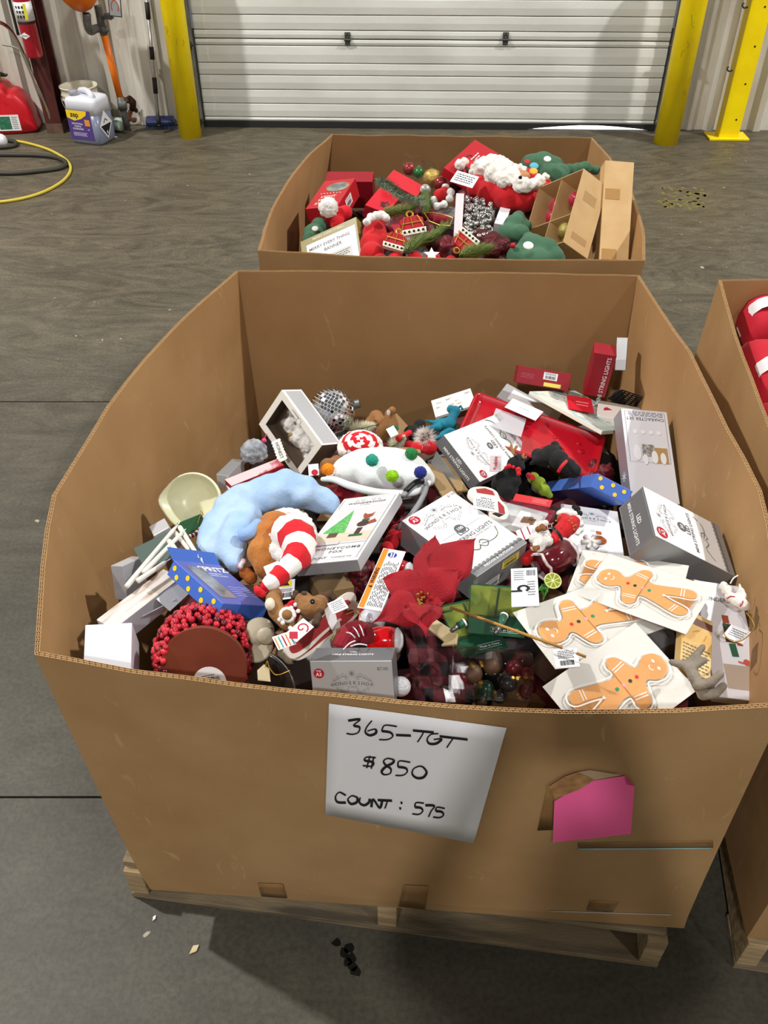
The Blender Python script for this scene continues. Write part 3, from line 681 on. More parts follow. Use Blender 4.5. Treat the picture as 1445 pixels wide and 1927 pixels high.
q = MB(); q.add([F@Vector((d[0]*a, d[1]*b, 0.0006)) for a, b in ((-0.40, -0.08), (-0.02, -0.10), (-0.10, 0.18), (-0.13, 0.26), (-0.2, 0.16))], [(0, 1, 2, 3, 4)]); part(q, 'printed_tree', mat('tree_print', (112, 190, 108), 0.6, rgb2=(64, 150, 74), scale=160), o)
q = MB(); quad(q, F@T(-d[0]*0.2, -d[1]*0.12, 0.0006), d[0]*0.16, d[1]*0.07); part(q, 'printed_pot', mat('pot_print', (92, 70, 54), 0.6), o)
q = MB(); disc(q, F@T(d[0]*0.2, d[1]*0.02, 0.0006), d[0]*0.10, 16); quad(q, F@T(d[0]*0.2, -d[1]*0.09, 0.0006), d[0]*0.09, d[1]*0.10); part(q, 'printed_fox_coat', mat('fox_coat_print', (72, 48, 42), 0.6), o)
q = MB(); q.add([F@Vector((d[0]*a, d[1]*b, 0.0008)) for a, b in ((0.12, 0.14), (0.11, 0.19), (0.17, 0.165), (0.24, 0.165), (0.29, 0.19), (0.28, 0.13), (0.22, 0.09), (0.17, 0.09))], [tuple(range(8))])
q.add([F@Vector((d[0]*a, d[1]*b, 0.0008)) for a, b in ((0.3, -0.0), (0.42, 0.03), (0.36, 0.08), (0.28, 0.05))], [(0, 1, 2, 3)]); part(q, 'printed_fox_head', mat('fox_print', (150, 70, 46), 0.6), o)
q = MB(); quad(q, F@T(d[0]*0.21, d[1]*0.075, 0.001), d[0]*0.12, d[1]*0.03); quad(q, F@T(d[0]*0.2, -d[1]*0.15, 0.001), d[0]*0.22, d[1]*0.03); part(q, 'printed_fox_scarf', mat('scarf_print', (44, 92, 66), 0.6), o)
q = MB(); quad(q, F@T(-d[0]*0.2, -d[1]*0.245, 0.0012), d[0]*0.42, d[1]*0.04); s_ = part(q, 'label_strip', mat('grey_label', (196, 196, 200), 0.5), o)

# --- front silver carton standing at the rim
o, d = carton('string_light_box', 'silver string-light carton standing upright right behind the front rim of the bin', 'box',
    dict(TL=(581, 1245), TR=(735, 1247), BR=(735, 1318), tl=(598, 1223), tr=(749, 1221)), [mat('grey_front_card', (176, 178, 183), 0.36, metal=0.2), DKSILVER, SILVER, DKSILVER, SILVER, SILVER], thick=0.045, dims=(0.125, 0.075), zc=0.80, n0=(-0.08, -0.93, 0.42), wn=60)
F = top(d); q = MB(); shop_mark(q, F@T(0, -d[1]*0.02), d[0]*0.52); text_mb(q, '$7.00', F@T(d[0]*0.38, d[1]*0.32), d[0]*0.06); part(q, 'lettering', INK, o)
item_spot(o, F@T(-d[0]*0.40, d[1]*0.22, 0.0002), d[0]*0.065)
q = MB(); text_mb(q, 'LED', frame((0, d[1]/2+FI, d[2]*0.12*-1), (1, 0, 0), (0, 0, -1)), d[0]*0.05, 0.02); text_mb(q, 'MINI STRING LIGHTS', frame((0, d[1]/2+FI, d[2]*0.06), (1, 0, 0), (0, 0, -1)), d[0]*0.055, 0.02); part(q, 'lettering', WHITEINK, o)
FRONTBOX = o

# --- character set carton
o, d = carton('character_set_box', 'large silver-sided gift carton with an upside-down white face, leaning on the right wall', 'box',
    dict(BR=(1172, 761), BL=(1254, 792), TL=(1278, 950), TR=(1197, 940), br=(1142, 778)), [mat('pale_lilac_card', (216, 215, 222), 0.35), SILVER, SILVER, SILVER, SILVER, SILVER], h=0.07, n0=(-0.15, -0.45, 0.85), wn=70, thick=.045)
F = top(d); q = MB(); text_mb(q, 'CHARACTER SET', F@T(0, -d[1]*0.40), d[0]*0.10, 0.01, 1.1); lines(q, F@T(0, -d[1]*0.45), d[0]*0.8, d[1]*0.05, 3, seed=2); part(q, 'lettering', INK, o); border(o, F@T(0, -d[1]*0.2), d[0]*0.86, d[1]*0.56)
q = MB()
for i in range(4): disc(q, F@T((i-1.5)*d[0]*0.17, -d[1]*0.25, 0.0003), d[0]*0.05, 14)
part(q, 'printed_globes', mat('print_pearl', (232, 230, 234), 0.4), o)
q = MB(); quad(q, F@T(-d[0]*0.22, -d[1]*0.0, 0.0003), d[0]*0.34, d[1]*0.17); part(q, 'printed_wood', mat('print_oak', (178, 140, 92), 0.5), o)
q = MB(); quad(q, F@T(0.02*d[0], -d[1]*0.05, 0.0005), d[0]*0.26, d[1]*0.13); part(q, 'printed_pine', mat('print_dark', (110, 100, 94), 0.5, rgb2=(190, 186, 186), scale=120), o)
q = MB()
for (x, y, r) in ((-0.1, 0.02, 0.10), (0.26, -0.02, 0.12), (-0.28, 0.03, 0.09), (0.1, 0.05, 0.08)): disc(q, F@T(x*d[0], y*d[1], 0.0007)@Matrix.Diagonal((0.7, 1.5, 1, 1)), r*d[0], 14)
part(q, 'printed_figures', mat('print_white', (228, 228, 232), 0.5), o)
q = MB()
for k in range(4): a = k*PI/4; ribbon2(q, [(-0.012*math.cos(a), -0.012*math.sin(a)), (0.012*math.cos(a), 0.012*math.sin(a))], fr_right(d)@T(d[1]*0.2, 0), 0.0018)
part(q, 'star_mark', WHITEINK, o)

# --- red cartons at the back
o, d = carton('string_light_box', 'tall dark red string-light carton in the back right corner of the front bin', 'box',
    dict(TL=(1117, 667), TR=(1159, 682), BR=(1138, 752), tl=(1116, 634), tr=(1157, 646)), [REDBOX]*6, zc=0.675, n0=(-0.25, -0.75, 0.6), thick=0.05)
q = MB(); text_mb(q, 'MINI STRING LIGHTS', top(d)@T(d[0]*0.25, -d[1]*0.12, 0, PI/2), d[1]*0.12, 0.01); part(q, 'lettering', WHITEINK, o); border(o, top(d), d[0]*0.86, d[1]*0.9, 0.0006, mat('pink_ink', (190, 90, 100), 0.5))
o, d = carton('gift_carton', 'narrow silver carton standing behind the tall dark red carton', 'box',
    dict(TL=(1160, 633), TR=(1181, 637), BR=(1178, 700), BL=(1157, 694)), [LTSILVER]+[SILVER]*5, zc=0.70, n0=(-0.3, -0.8, 0.5), thick=0.03, wn=60)
o, d = carton('gift_carton', 'dark red carton with a barcode label and yellow sticker lying by the back wall', 'box',
    dict(TL=(977, 697), TR=(1074, 707), BR=(1073, 733), BL=(965, 722), tl=(975, 674), tr=(1068, 703)), [REDBOX]*6, zc=0.625, n0=(0.0, -0.75, 0.6), thick=.05, wn=60)
label_on(o, top(d)@T(d[0]*0.12, d[1]*0.16), d[0]*0.26, d[1]*0.42, 7); q = MB(); quad(q, top(d)@T(d[0]*0.18, -d[1]*0.32), d[0]*0.32, d[1]*0.22); part(q, 'yellow_sticker', mat('yellow_sticker', (232, 216, 96), 0.5), o)
q = MB(); lines(q, top(d)@T(-d[0]*0.3, 0), d[0]*0.25, d[1]*0.3, 3); part(q, 'small_print', mat('pink_ink', (190, 90, 100), 0.5), o, kind='stuff')

# --- silver carton behind the red tray, cream board, packets
o, d = carton('gift_carton', 'pale silver carton lying under the cream picture board near the back wall', 'box',
    dict(TL=(952, 719), TR=(994, 738), BR=(1055, 782), BL=(1015, 800)), [LTSILVER, SILVER, SILVER, SILVER, SILVER, SILVER], thick=0.04, h=0.0) if False else carton('gift_carton', 'pale silver carton lying under the cream picture board near the back wall', 'box',
    dict(TL=(952, 719), TR=(1058, 778), BR=(1040, 805), BL=(938, 746)), [LTSILVER, SILVER, SILVER, SILVER, SILVER, SILVER], thick=0.035, h=0.03)
q = MB(); quad(q, top(d)@T(0, 0), d[0]*0.7, d[1]*0.7); part(q, 'white_panel', WHITE, o)
o, d = carton('picture_board', 'cream-edged printed picture board lying on the heap near the back right corner', 'board',
    dict(BL=(994, 734), TL=(1084, 736), TR=(1212, 804), BR=(1136, 812)), [mat('winter_print', (226, 224, 214), 0.5, rgb2=(178, 202, 202), scale=26, contrast=(0.45, 0.6))]+[mat('cream_board', (232, 229, 212), 0.6)]*5, thick=0.010, h=0.062)
q = MB(); R = random.Random(5)
for i in range(26): ribbon2(q, spiral(R.uniform(-.4, .42)*d[0], R.uniform(-.3, .42)*d[1], R.uniform(.004, .010), 0.8, R.uniform(0, 6)), top(d), 0.0012)
part(q, 'printed_branches', mat('dark_plum_ink', (70, 52, 58), 0.6), o, kind='stuff')
o, d = carton('paper_tag', 'small square red paper tag lying on the cream picture board', 'tag', dict(TL=(1066, 742), TR=(1112, 751), BR=(1118, 778), BL=(1070, 768)), [RED], thick=0.001, h=0.082, bw=0)
q = MB(); lines(q, top(d)@T(0.006, 0), d[0]*0.5, d[1]*0.4, 2); part(q, 'small_print', mat('pale_pink_ink', (240, 150, 150), 0.5), o, kind='stuff'); q = MB(); disc(q, top(d)@T(-d[0]*0.3, d[1]*0.1), 0.002, 10); part(q, 'punched_hole', BLACK, o)
o, d = carton('cookie_packet', 'flat packet printed with little red and white hats, by the right wall', 'packet', dict(TL=(1127, 752), TR=(1221, 771), BR=(1222, 800), BL=(1122, 782)), [mat('packet_paper', (232, 224, 220), 0.45)], thick=0.012, h=0.06)
q = MB()
for x in (-0.32, 0.02, 0.33): q.add([top(d)@T(x*d[0], 0, 0, 0.5)@Vector((a, b, 0)) for a, b in ((-0.012, -0.006), (0.012, -0.006), (0.006, 0.012), (-0.004, 0.008))], [(0, 1, 2, 3)])
part(q, 'printed_hats', mat('hat_print', (196, 36, 48), 0.5), o)

# --- blue dotted boxes
def dots(parent, F, pts, r):
    q = MB()
    for x, y in pts: disc(q, F@T(x, y, 0.0002), r, 18)
    part(q, 'yellow_dots', YELLOWDOT, parent)
o, d = carton('party_box', 'blue carton with yellow dots on its side and a clear window, left of the heap', 'box',
    dict(TL=(321, 1053), TR=(424, 1064), BR=(497, 1141), BL=(424, 1134), bl=(412, 1165), tl=(310, 1080), br=(490, 1169)), [mat('violet_blue_card', (92, 104, 184), 0.35), BLUE, BLUE, BLUE, BLUE, BLUE], h=0.10)
F = top(d); dots(o, fr_left(d), [(-d[1]*0.42, d[2]*0.15), (-d[1]*0.33, -d[2]*0.22), (-d[1]*0.16, d[2]*0.22), (-d[1]*0.08, -d[2]*0.25), (d[1]*0.1, d[2]*0.22), (d[1]*0.18, -d[2]*0.25), (d[1]*0.36, d[2]*0.22), (d[1]*0.44, -d[2]*0.2)], d[2]*0.16)
q = MB(); quad(q, F@T(-d[0]*0.22, d[1]*0.0), d[0]*0.34, d[1]*0.72); w_ = part(q, 'clear_window', mat('smoky_window', (150, 152, 156), 0.08, rgb2=(96, 96, 98), scale=30), o)
q = MB(); text_mb(q, 'SPRITZ', F@T(d[0]*0.16, d[1]*0.33), d[0]*0.20, 0.03); text_mb(q, 'RAINBOW', F@T(d[0]*0.10, d[1]*0.22), d[0]*0.06, 0.01); text_mb(q, 'STRING LIGHTS', F@T(d[0]*0.14, d[1]*0.17), d[0]*0.055, 0.01)
for i in range(5): ribbon2(q, [(d[0]*(0.02+0.09*k), d[1]*(-0.1-0.05*i)+(0.0015 if k % 2 else 0)) for k in range(6)], F, 0.0006)
part(q, 'lettering', WHITEINK, o)
q = MB(); q.box(frame((0, d[1]/2+0.012, d[2]*0.5+0.004), (1, 0, 0), (0, 1, 0.45)), d[0]*1.02, 0.028, 0.0012); part(q, 'open_flap', BLUE, o)
o, d = carton('party_box', 'upturned blue carton with yellow dots on one end, right of the black felt dog', 'box',
    dict(TL=(1029, 906), TR=(1119, 890), BR=(1115, 916), BL=(1024, 926), tr=(1197, 924), br=(1174, 952)), [mat('light_blue_card', (78, 120, 208), 0.38), BLUE, BLUE, BLUE, BLUE, BLUE], zc=0.60, n0=(-0.3, -0.35, 0.9), wn=6, thick=0.08)
dots(o, fr_right(d), [(-d[1]*0.2, d[2]*0.25), (d[1]*0.28, d[2]*0.38), (d[1]*0.25, d[2]*0.02), (-d[1]*0.25, -d[2]*0.12), (d[1]*0.2, -d[2]*0.3)], d[1]*0.14)

# --- flat cartons and cards
o, d = carton('ornament_box', 'flat white shop carton with a printed amber ornament, lying under the red santa ornament', 'box',
    dict(TL=(1054, 944), TR=(1163, 965), BR=(1175, 1052), BL=(1060, 1040)), [WHITE, LTSILVER, LTSILVER, LTSILVER, LTSILVER, LTSILVER], thick=0.03, h=0.015)
F = top(d); q = MB(); shop_mark(q, F@T(0.004, d[1]*0.24), d[0]*0.66, low=False); part(q, 'lettering', INK, o)
q = MB(); disc(q, F@T(d[0]*0.12, -d[1]*0.18, 0.0003)@Matrix.Diagonal((1, 1.1, 1, 1)), d[0]*0.12); quad(q, F@T(d[0]*0.12, -d[1]*0.03, 0.0003), d[0]*0.09, d[1]*0.06); part(q, 'printed_ornament', mat('amber_print', (178, 98, 42), 0.4, rgb2=(120, 52, 20), scale=90), o)
q = MB()
for x in (-0.3, -0.1, 0.12, 0.34): ribbon2(q, [(x*d[0], -d[1]*0.45), (x*d[0], d[1]*0.02)], F, 0.0004)
part(q, 'printed_boards', mat('pale_line', (190, 190, 196), 0.5), o)
o, d = carton('framed_ornament_box', 'flat carton with a wine-red frame and a clear front below the red price tag', 'box',
    dict(TL=(941, 932), TR=(1046, 962), BR=(1010, 1018), BL=(903, 990)), [mat('wine_frame_card', (134, 40, 58), 0.4)]*6, thick=0.03, h=0.03)
F = top(d); q = MB(); quad(q, F@T(0, -d[1]*0.03), d[0]*0.84, d[1]*0.78); w_ = part(q, 'clear_window', mat('frosty_print', (206, 208, 208), 0.15, rgb2=(160, 162, 164), scale=22), o)
q = MB(); quad(q, F@T(d[0]*0.17, -d[1]*0.02, 0.0003), d[0]*0.4, d[1]*0.5); part(q, 'inner_card', WHITE, o)
q = MB()
for i in range(4): quad(q, F@T(d[0]*(0.10+0.055*i), -d[1]*0.0+((i*37) % 3-1)*0.002, 0.0006), d[0]*0.06, d[1]*0.2)
part(q, 'printed_village', mat('village_print', (132, 104, 80), 0.5), o)
o, d = carton('price_tag', 'long red price tag with a punched hole, between the green ornament and the wine-red frame', 'tag', dict(TL=(969, 929), TR=(1041, 941), BR=(1033, 955), BL=(966, 941)), [mat('coral_tag', (200, 52, 60), 0.45)], thick=0.001, h=0.075, bw=0)
q = MB(); lines(q, top(d)@T(d[0]*0.2, 0), d[0]*0.4, d[1]*0.6, 3); part(q, 'small_print', mat('pale_pink_ink', (240, 150, 150), 0.5), o, kind='stuff')
o, d = carton('warning_card', 'white safety card with an orange warning strip lying beside the poinsettia', 'card', dict(BL=(721, 1030), TL=(721, 1030), TR=(764, 1039), BR=(717, 1149)), [PAPER], thick=0.0012, h=0.14, bw=0) if False else carton('warning_card', 'white safety card with an orange warning strip lying beside the poinsettia', 'card', dict(TL=(673, 1143), TR=(721, 1030), BR=(764, 1039), BL=(718, 1150)), [PAPER], thick=0.0012, h=0.125, bw=0)
F = top(d); q = MB(); quad(q, F@T(-d[0]*0.0, d[1]*0.36), d[0]*0.98, d[1]*0.22); part(q, 'orange_strip', mat('orange_ink', (236, 132, 34), 0.5), o)
q = MB(); text_mb(q, 'WARNING', F@T(d[0]*0.02, d[1]*0.355, 0.0004), d[1]*0.23, 0.03); q.add([F@Vector((a*d[1], b*d[1], 0.0004)) for a, b in ((-0.80, 0.28), (-0.62, 0.28), (-0.71, 0.45))], [(0, 1, 2)])
lines(q, F@T(-d[0]*0.08, -d[1]*0.12), d[0]*0.76, d[1]*0.62, 9, seed=9); part(q, 'lettering', BLACKINK, o)
q = MB(); disc(q, F@T(d[0]*0.40, d[1]*0.0, 0.0003), d[1]*0.2, 22); b_ = part(q, 'blue_round_mark', mat('royal_ink', (32, 56, 140), 0.5), o)
q = MB(); disc(q, F@T(d[0]*0.42, d[1]*0.05, 0.0007), d[1]*0.045, 10); quad(q, F@T(d[0]*0.38, d[1]*0.03, 0.0007), d[0]*0.05, d[1]*0.06); quad(q, F@T(d[0]*0.40, -d[1]*0.07, 0.0007), d[0]*0.11, d[1]*0.05); part(q, 'figure_mark', WHITEINK, b_)
o, d = carton('hook_card', 'small white hanging card with a black hook mark, right of the yellow-stickered carton', 'card', dict(TL=(962, 1072), TR=(1010, 1066), BR=(1015, 1139), BL=(962, 1142)), [PAPER], thick=0.0015, h=0.09, bw=0)
F = top(d); hk = MB(); ribbon2(hk, [(0.008*math.cos(a*0.35)-0.002, 0.008*math.sin(a*0.35)-0.002) for a in range(-3, 12)], F@T(0, -0.004), 0.005); quad(hk, F@T(-0.013, -0.013), 0.018, 0.005); part(hk, 'black_hook', BLACK, o)
q = MB(); barcode(q, F@T(d[0]*0.25, d[1]*0.36), d[0]*0.35, d[1]*0.16); lines(q, F@T(-d[0]*0.2, d[1]*0.3), d[0]*0.4, d[1]*0.28, 5); lines(q, F@T(d[0]*0.25, -d[1]*0.05), d[0]*0.3, d[1]*0.4, 6); part(q, 'small_print', INK, o, kind='stuff')
for lab, cs, hh in (('dark green folded card with an olive picture, upper one under the gold stick', dict(TL=(905, 1108), TR=(964, 1092), BR=(1001, 1212), BL=(866, 1180)), 0.04),
                    ('dark green card poking out left below the other green card', dict(TL=(830, 1140), TR=(905, 1122), BR=(942, 1214), BL=(879, 1241)), 0.025)):
    o, d = carton('green_card', lab, 'card', cs, [mat('bottle_green_card', (30, 72, 52), 0.3)], thick=0.002, h=hh, bw=0, dims=(0.095, 0.12) if hh > 0.03 else (0.085, 0.115), group='green cards under the gold stick')
    F = top(d); q = MB(); quad(q, F@T(0, d[1]*0.16), d[0]*0.96, d[1]*0.6); part(q, 'olive_picture', mat('olive_print', (122, 130, 46), 0.35, rgb2=(54, 80, 36), scale=14), o)
    q = MB(); ribbon2(q, [(-d[0]*0.1, -d[1]*0.36), (d[0]*0.4, -d[1]*0.36), (d[0]*0.4, -d[1]*0.44), (-d[0]*0.1, -d[1]*0.44)], F, 0.0005, 0, 0, True); text_mb(q, 'Made in China', F@T(d[0]*0.15, -d[1]*0.4), d[0]*0.075); part(q, 'lettering', WHITEINK, o)
    q = MB(); ribbon2(q, [(-d[0]*0.45, -d[1]*0.18), (d[0]*0.46, -d[1]*0.12)], F, 0.004, 0.0003); ribbon2(q, [(-d[0]*0.02, -d[1]*0.14), (d[0]*0.05, d[1]*0.44)], F, 0.004, 0.0003); part(q, 'printed_bars', mat('deep_green_print', (40, 58, 34), 0.4), o)
o, d = carton('kraft_box', 'small plain kraft carton under the honeycomb carton', 'box', dict(TL=(580, 1082), TR=(650, 1078), BR=(664, 1100), BL=(603, 1120)), [mat('dull_kraft', (150, 124, 86), 0.6)], thick=0.03, h=0.03)
o, d = carton('card_tag', 'blank white folded card tag lying on the red tray', 'tag', dict(TL=(965, 748), TR=(1021, 775), BR=(1008, 793), BL=(951, 765)), [PAPER], thick=0.0015, h=0.085, bw=0)
q = MB(); text_mb(q, 'threshold', top(d)@T(0, 0), d[0]*0.08); part(q, 'lettering', INK, o)
o, d = carton('frosted_sleeve', 'frosted square film sleeve lying over the middle of the red tray', 'sleeve', dict(TL=(933, 766), TR=(990, 790), BR=(980, 823), BL=(922, 800)), [mat('frosted_film', (222, 222, 228), 0.3, alpha=0.55)], thick=0.001, h=0.075, bw=0)
o, d = carton('gift_carton', 'plain white carton in the front left corner of the bin', 'box', dict(TL=(164, 1181), TR=(243, 1171), BR=(246, 1262), BL=(160, 1256), tr=(262, 1214)), [mat('plain_white_card', (216, 218, 226), 0.5)], thick=0.12, zc=0.785, n0=(-0.05, -0.75, 0.65), dims=(0.072, 0.075))
o, d = carton('candle_box', 'long battered grey carton with a picture face, leaning on the left wall', 'box', dict(TL=(171, 1180), TR=(317, 1056), BR=(338, 1092), BL=(214, 1180), bl=(236, 1206), br=(345, 1128)), [mat('faded_picture_card', (214, 208, 204), 0.4, rgb2=(158, 128, 104), scale=12, stretch=(1, 6, 1), contrast=(0.5, 0.7)), LTSILVER, LTSILVER, LTSILVER, mat('grey_side_card', (152, 152, 158), 0.4), SILVER], h=0.08)
q = MB(); q.box(frame((d[0]*0.28, -d[1]*0.5-0.012, d[2]*0.2), (1, 0.1, 0), (0, 1, 0.7)), 0.05, 0.03, 0.0012); q.box(frame((d[0]*0.08, -d[1]*0.5-0.006, -d[2]*0.1), (1, -0.3, 0), (0, 1, -1.7)), 0.06, 0.022, 0.0012); part(q, 'torn_flap', LTSILVER, o)
o, d = carton('gift_carton', 'grey carton standing on end against the left wall behind the white taper candles', 'box', dict(TL=(208, 1068), TR=(231, 1065), BR=(240, 1128), BL=(214, 1130), tl=(250, 1046), tr=(268, 1044)), [mat('grey_side_card', (152, 152, 158), 0.4), LTSILVER, SILVER, LTSILVER, SILVER, SILVER], thick=0.06, zc=0.70, n0=(-0.3, -0.75, 0.6))
o, d = carton('gift_carton', 'small pale carton squeezed between the cream bowl and the left wall', 'box', dict(TL=(284, 994), TR=(308, 970), BR=(316, 990), BL=(289, 1012)), [LTSILVER], thick=0.05, h=0.05)
o, d = carton('gift_card', 'slate green gift card sticking up behind the white taper candles', 'card', dict(TL=(252, 1033), TR=(316, 999), BR=(338, 1040), BL=(274, 1074)), [mat('slate_green_card', (74, 92, 88), 0.4)], thick=0.004, h=0.075, bw=0)
q = MB(); disc(q, top(d)@T(-d[0]*0.2, -d[1]*0.35), 0.006, 14); part(q, 'copper_spot', mat('copper_ink', (150, 96, 76), 0.4), o)
o, d = carton('gift_carton', 'small silver carton with a pin hole by the grey knitted pompom', 'box', dict(TL=(439, 863), TR=(457, 865), BR=(430, 895), BL=(405, 892)), [SILVER, LTSILVER, LTSILVER, LTSILVER, LTSILVER, SILVER], thick=0.035, h=0.045)
o, d = carton('slim_carton', 'slim dark red carton with a frosted lid under the window box', 'box', dict(TL=(424, 902), TR=(520, 862), BR=(535, 875), BL=(434, 915)), [mat('frost_lid', (214, 190, 194), 0.25, rgb2=(166, 52, 62), scale=20, contrast=(0.5, 0.6)), REDBOX, REDBOX, REDBOX, REDBOX, REDBOX], thick=0.03, h=0.045)
o, d = carton('slim_carton', 'slim white carton below the slim dark red carton', 'box', dict(TL=(425, 912), TR=(513, 887), BR=(520, 900), BL=(432, 925)), [WHITE, LTSILVER, LTSILVER, LTSILVER, LTSILVER, LTSILVER], thick=0.03, h=0.03)
o, d = carton('gift_carton', 'dark wine carton showing beneath the white pompom hat', 'box', dict(TL=(612, 908), TR=(668, 908), BR=(681, 930), BL=(628, 955)), [mat('wine_card', (120, 16, 30), 0.45)], thick=0.04, h=0.03)
o, d = carton('print_sheet', 'white sheet leaning at the back behind the teal felt reindeer', 'sheet', dict(TL=(809, 757), TR=(888, 727), BR=(892, 762), BL=(822, 785)), [mat('white_glossy', (232, 232, 230), 0.3)], thick=0.006, h=0.05, bw=0)
q = MB(); R = random.Random(2)
for i in range(9): disc(q, top(d)@T(R.uniform(-.4, .4)*d[0], R.uniform(-.35, .35)*d[1], 0.0002*i)@Matrix.Diagonal((1, 0.5, 1, 1)), R.uniform(.004, .010), 12)
part(q, 'printed_shells', mat('shell_print', (206, 204, 196), 0.4), o)
o, d = carton('figure_set_box', 'large white carton with a printed plaid figure, in the front right corner of the bin', 'box', dict(TL=(1318, 1082), TR=(1380, 1108), BR=(1436, 1318), BL=(1352, 1318)), [mat('cool_white_card', (222, 222, 230), 0.35), LTSILVER, LTSILVER, LTSILVER, LTSILVER, LTSILVER], thick=0.02, h=0.03, dims=(0.09, 0.20), n0=(-.15, 0, 1), wn=50)
F = top(d); q = MB(); text_mb(q, 'WONDERSHOP', F@T(0, d[1]*0.34), d[0]*0.13, 0.01); part(q, 'lettering', INK, o)
q = MB(); quad(q, F@T(d[0]*0.06, d[1]*0.05), d[0]*0.26, d[1]*0.16); part(q, 'printed_coat', mat('fox_coat_print', (72, 48, 42), 0.6), o)
q = MB(); quad(q, F@T(d[0]*0.02, d[1]*0.17), d[0]*0.14, d[1]*0.07); quad(q, F@T(d[0]*0.22, -d[1]*0.02), d[0]*0.12, d[1]*0.06); part(q, 'printed_head', mat('fox_print', (150, 70, 46), 0.6), o)
q = MB(); ribbon2(q, [(d[0]*-0.05, d[1]*0.13), (d[0]*0.2, d[1]*0.02)], F, 0.006, 0.0003); ribbon2(q, [(d[0]*0.05, -d[1]*0.04), (d[0]*0.07, -d[1]*0.15)], F, 0.012, 0.0002); part(q, 'printed_scarf', mat('scarf_print', (44, 92, 66), 0.6), o)
q = MB(); quad(q, F@T(d[0]*0.1, -d[1]*0.32), d[0]*0.66, d[1]*0.2); part(q, 'printed_crate', mat('crate_print', (176, 160, 146), 0.5), o)
q = MB(); disc(q, F@T(d[0]*0.28, -d[1]*0.19, 0.0004), 0.006, 14); ribbon2(q, [(d[0]*0.1, -d[1]*0.19), (d[0]*0.44, -d[1]*0.215)], F, 0.003, 0.0003); part(q, 'printed_candy', mat('candy_print', (190, 90, 80), 0.5), o)

# --- red metal trays
def tray(label, cs, h):
    M, d = fit(cs, thick=0.016, h=h); w, l, t = d; q = MB(); R_ = 0.014
    def rr(a, b, r, n=6):
        out = []
        for cx, cy, a0 in ((a/2-r, b/2-r, 0), (-a/2+r, b/2-r, PI/2), (-a/2+r, -b/2+r, PI), (a/2-r, -b/2+r, 3*PI/2)):
            out += [(cx+r*math.cos(a0+PI/2*i/n), cy+r*math.sin(a0+PI/2*i/n)) for i in range(n+1)]
        return out
    prof = [(0.0, t/2-0.004), (0.0, t/2), (0.004, t/2+0.002), (0.007, t/2), (0.014, -t/2+0.002), (0.02, -t/2+0.0008)]
    rings = [[Vector((x, y, z)) for x, y in rr(w-2*i, l-2*i, max(R_-i*0.4, 0.004))] for i, z in prof]; n = len(rings[0]); v = [p for r in rings for p in r]
    f = [(i*n+j, i*n+(j+1) % n, (i+1)*n+(j+1) % n, (i+1)*n+j) for i in range(len(rings)-1) for j in range(n)]; f.append(tuple((len(rings)-1)*n+j for j in range(n)))
    v2 = [p-Vector((0, 0, 0.0015)) for p in rings[-1]]; b = len(v); v += v2; f.append(tuple(b+j for j in range(n))[::-1]); f += [(j, b+j, b+(j+1) % n, (j+1) % n) for j in range(n)]
    rt = mk('baking_tray', v, f, mat('red_enamel', (178, 14, 34), 0.22, coat=0.5), world=False, M=M, smooth=False)
    rt.data.polygons.foreach_set('use_smooth', [True]*len(rt.data.polygons)); tag(rt, label, 'tray')
    return rt, d
o, d = tray('glossy red metal tray with rounded corners leaning in the middle back of the heap', dict(TL=(892, 734), TR=(1144, 822), BR=(1117, 903), BL=(866, 812)), 0.05)
q = MB()
for x, y, r in ((-0.36, 0.1, .008), (-0.33, -0.22, .006), (0.1, -0.12, .007), (0.22, -0.02, .009), (0.30, -0.2, .006), (0.36, 0.1, .009), (0.33, 0.25, .006), (0.15, 0.2, .006), (-0.05, 0.24, .006)):
    q.ball((x*d[0], y*d[1], -d[2]/2+0.001), (r, r, 0.003), 12, 6)
part(q, 'embossed_bumps', mat('red_enamel', (178, 14, 34), 0.22, coat=0.5), o, kind='stuff', smooth=True)

# --- window box with a white bear
M, d = fit(dict(TL=(482, 812), TR=(530, 726), BR=(605, 843), BL=(566, 888), br=(637, 843), tr=(572, 728)), zc=0.62, n0=(-0.55, -0.55, 0.6), wn=8)
w, l, t = d; e = 0.0015; q = MB()
q.box(T(0, 0, -t/2), w, l, e, 0); q.box(T(w/2, 0, 0), e, l, t, 0); q.box(T(-w/2, 0, 0), e, l, t, 0); q.box(T(0, l/2, 0), w, e, t, 0); q.box(T(0, -l/2, 0), w, e, t, 1)
o = q.build('window_box', [WHITE, mat('brown_card', (110, 92, 76), 0.5)], world=False, M=M); tag(o, 'white window box holding a fluffy white bear, by the disco ball', 'box')
q = MB(); fw = 0.016; q2 = MB(); q2.box(T(0, 0, -t/2+.002), w*.97, l*.97, .001); q2.box(T(w/2-.0025, 0, 0), .001, l*.97, t*.94); q2.box(T(-w/2+.0025, 0, 0), .001, l*.97, t*.94); q2.box(T(0, l/2-.0025, 0), w*.97, .001, t*.94); q2.box(T(0, -l/2+.0025, 0), w*.97, .001, t*.94); part(q2, 'dark_liner', mat('brown_card', (110, 92, 76), .5), o)
F = T(0, 0, t/2)
for (x, y, a, b) in ((0, l/2-fw/2, w, fw), (0, -l/2+fw/2, w, fw), (w/2-fw/2, 0, fw, l-2*fw), (-w/2+fw/2, 0, fw, l-2*fw)): q.box(F@T(x, y, 0), a, b, 0.0015)
fr = part(q, 'window_frame', mat('ivory_card', (224, 222, 214), 0.45), o)
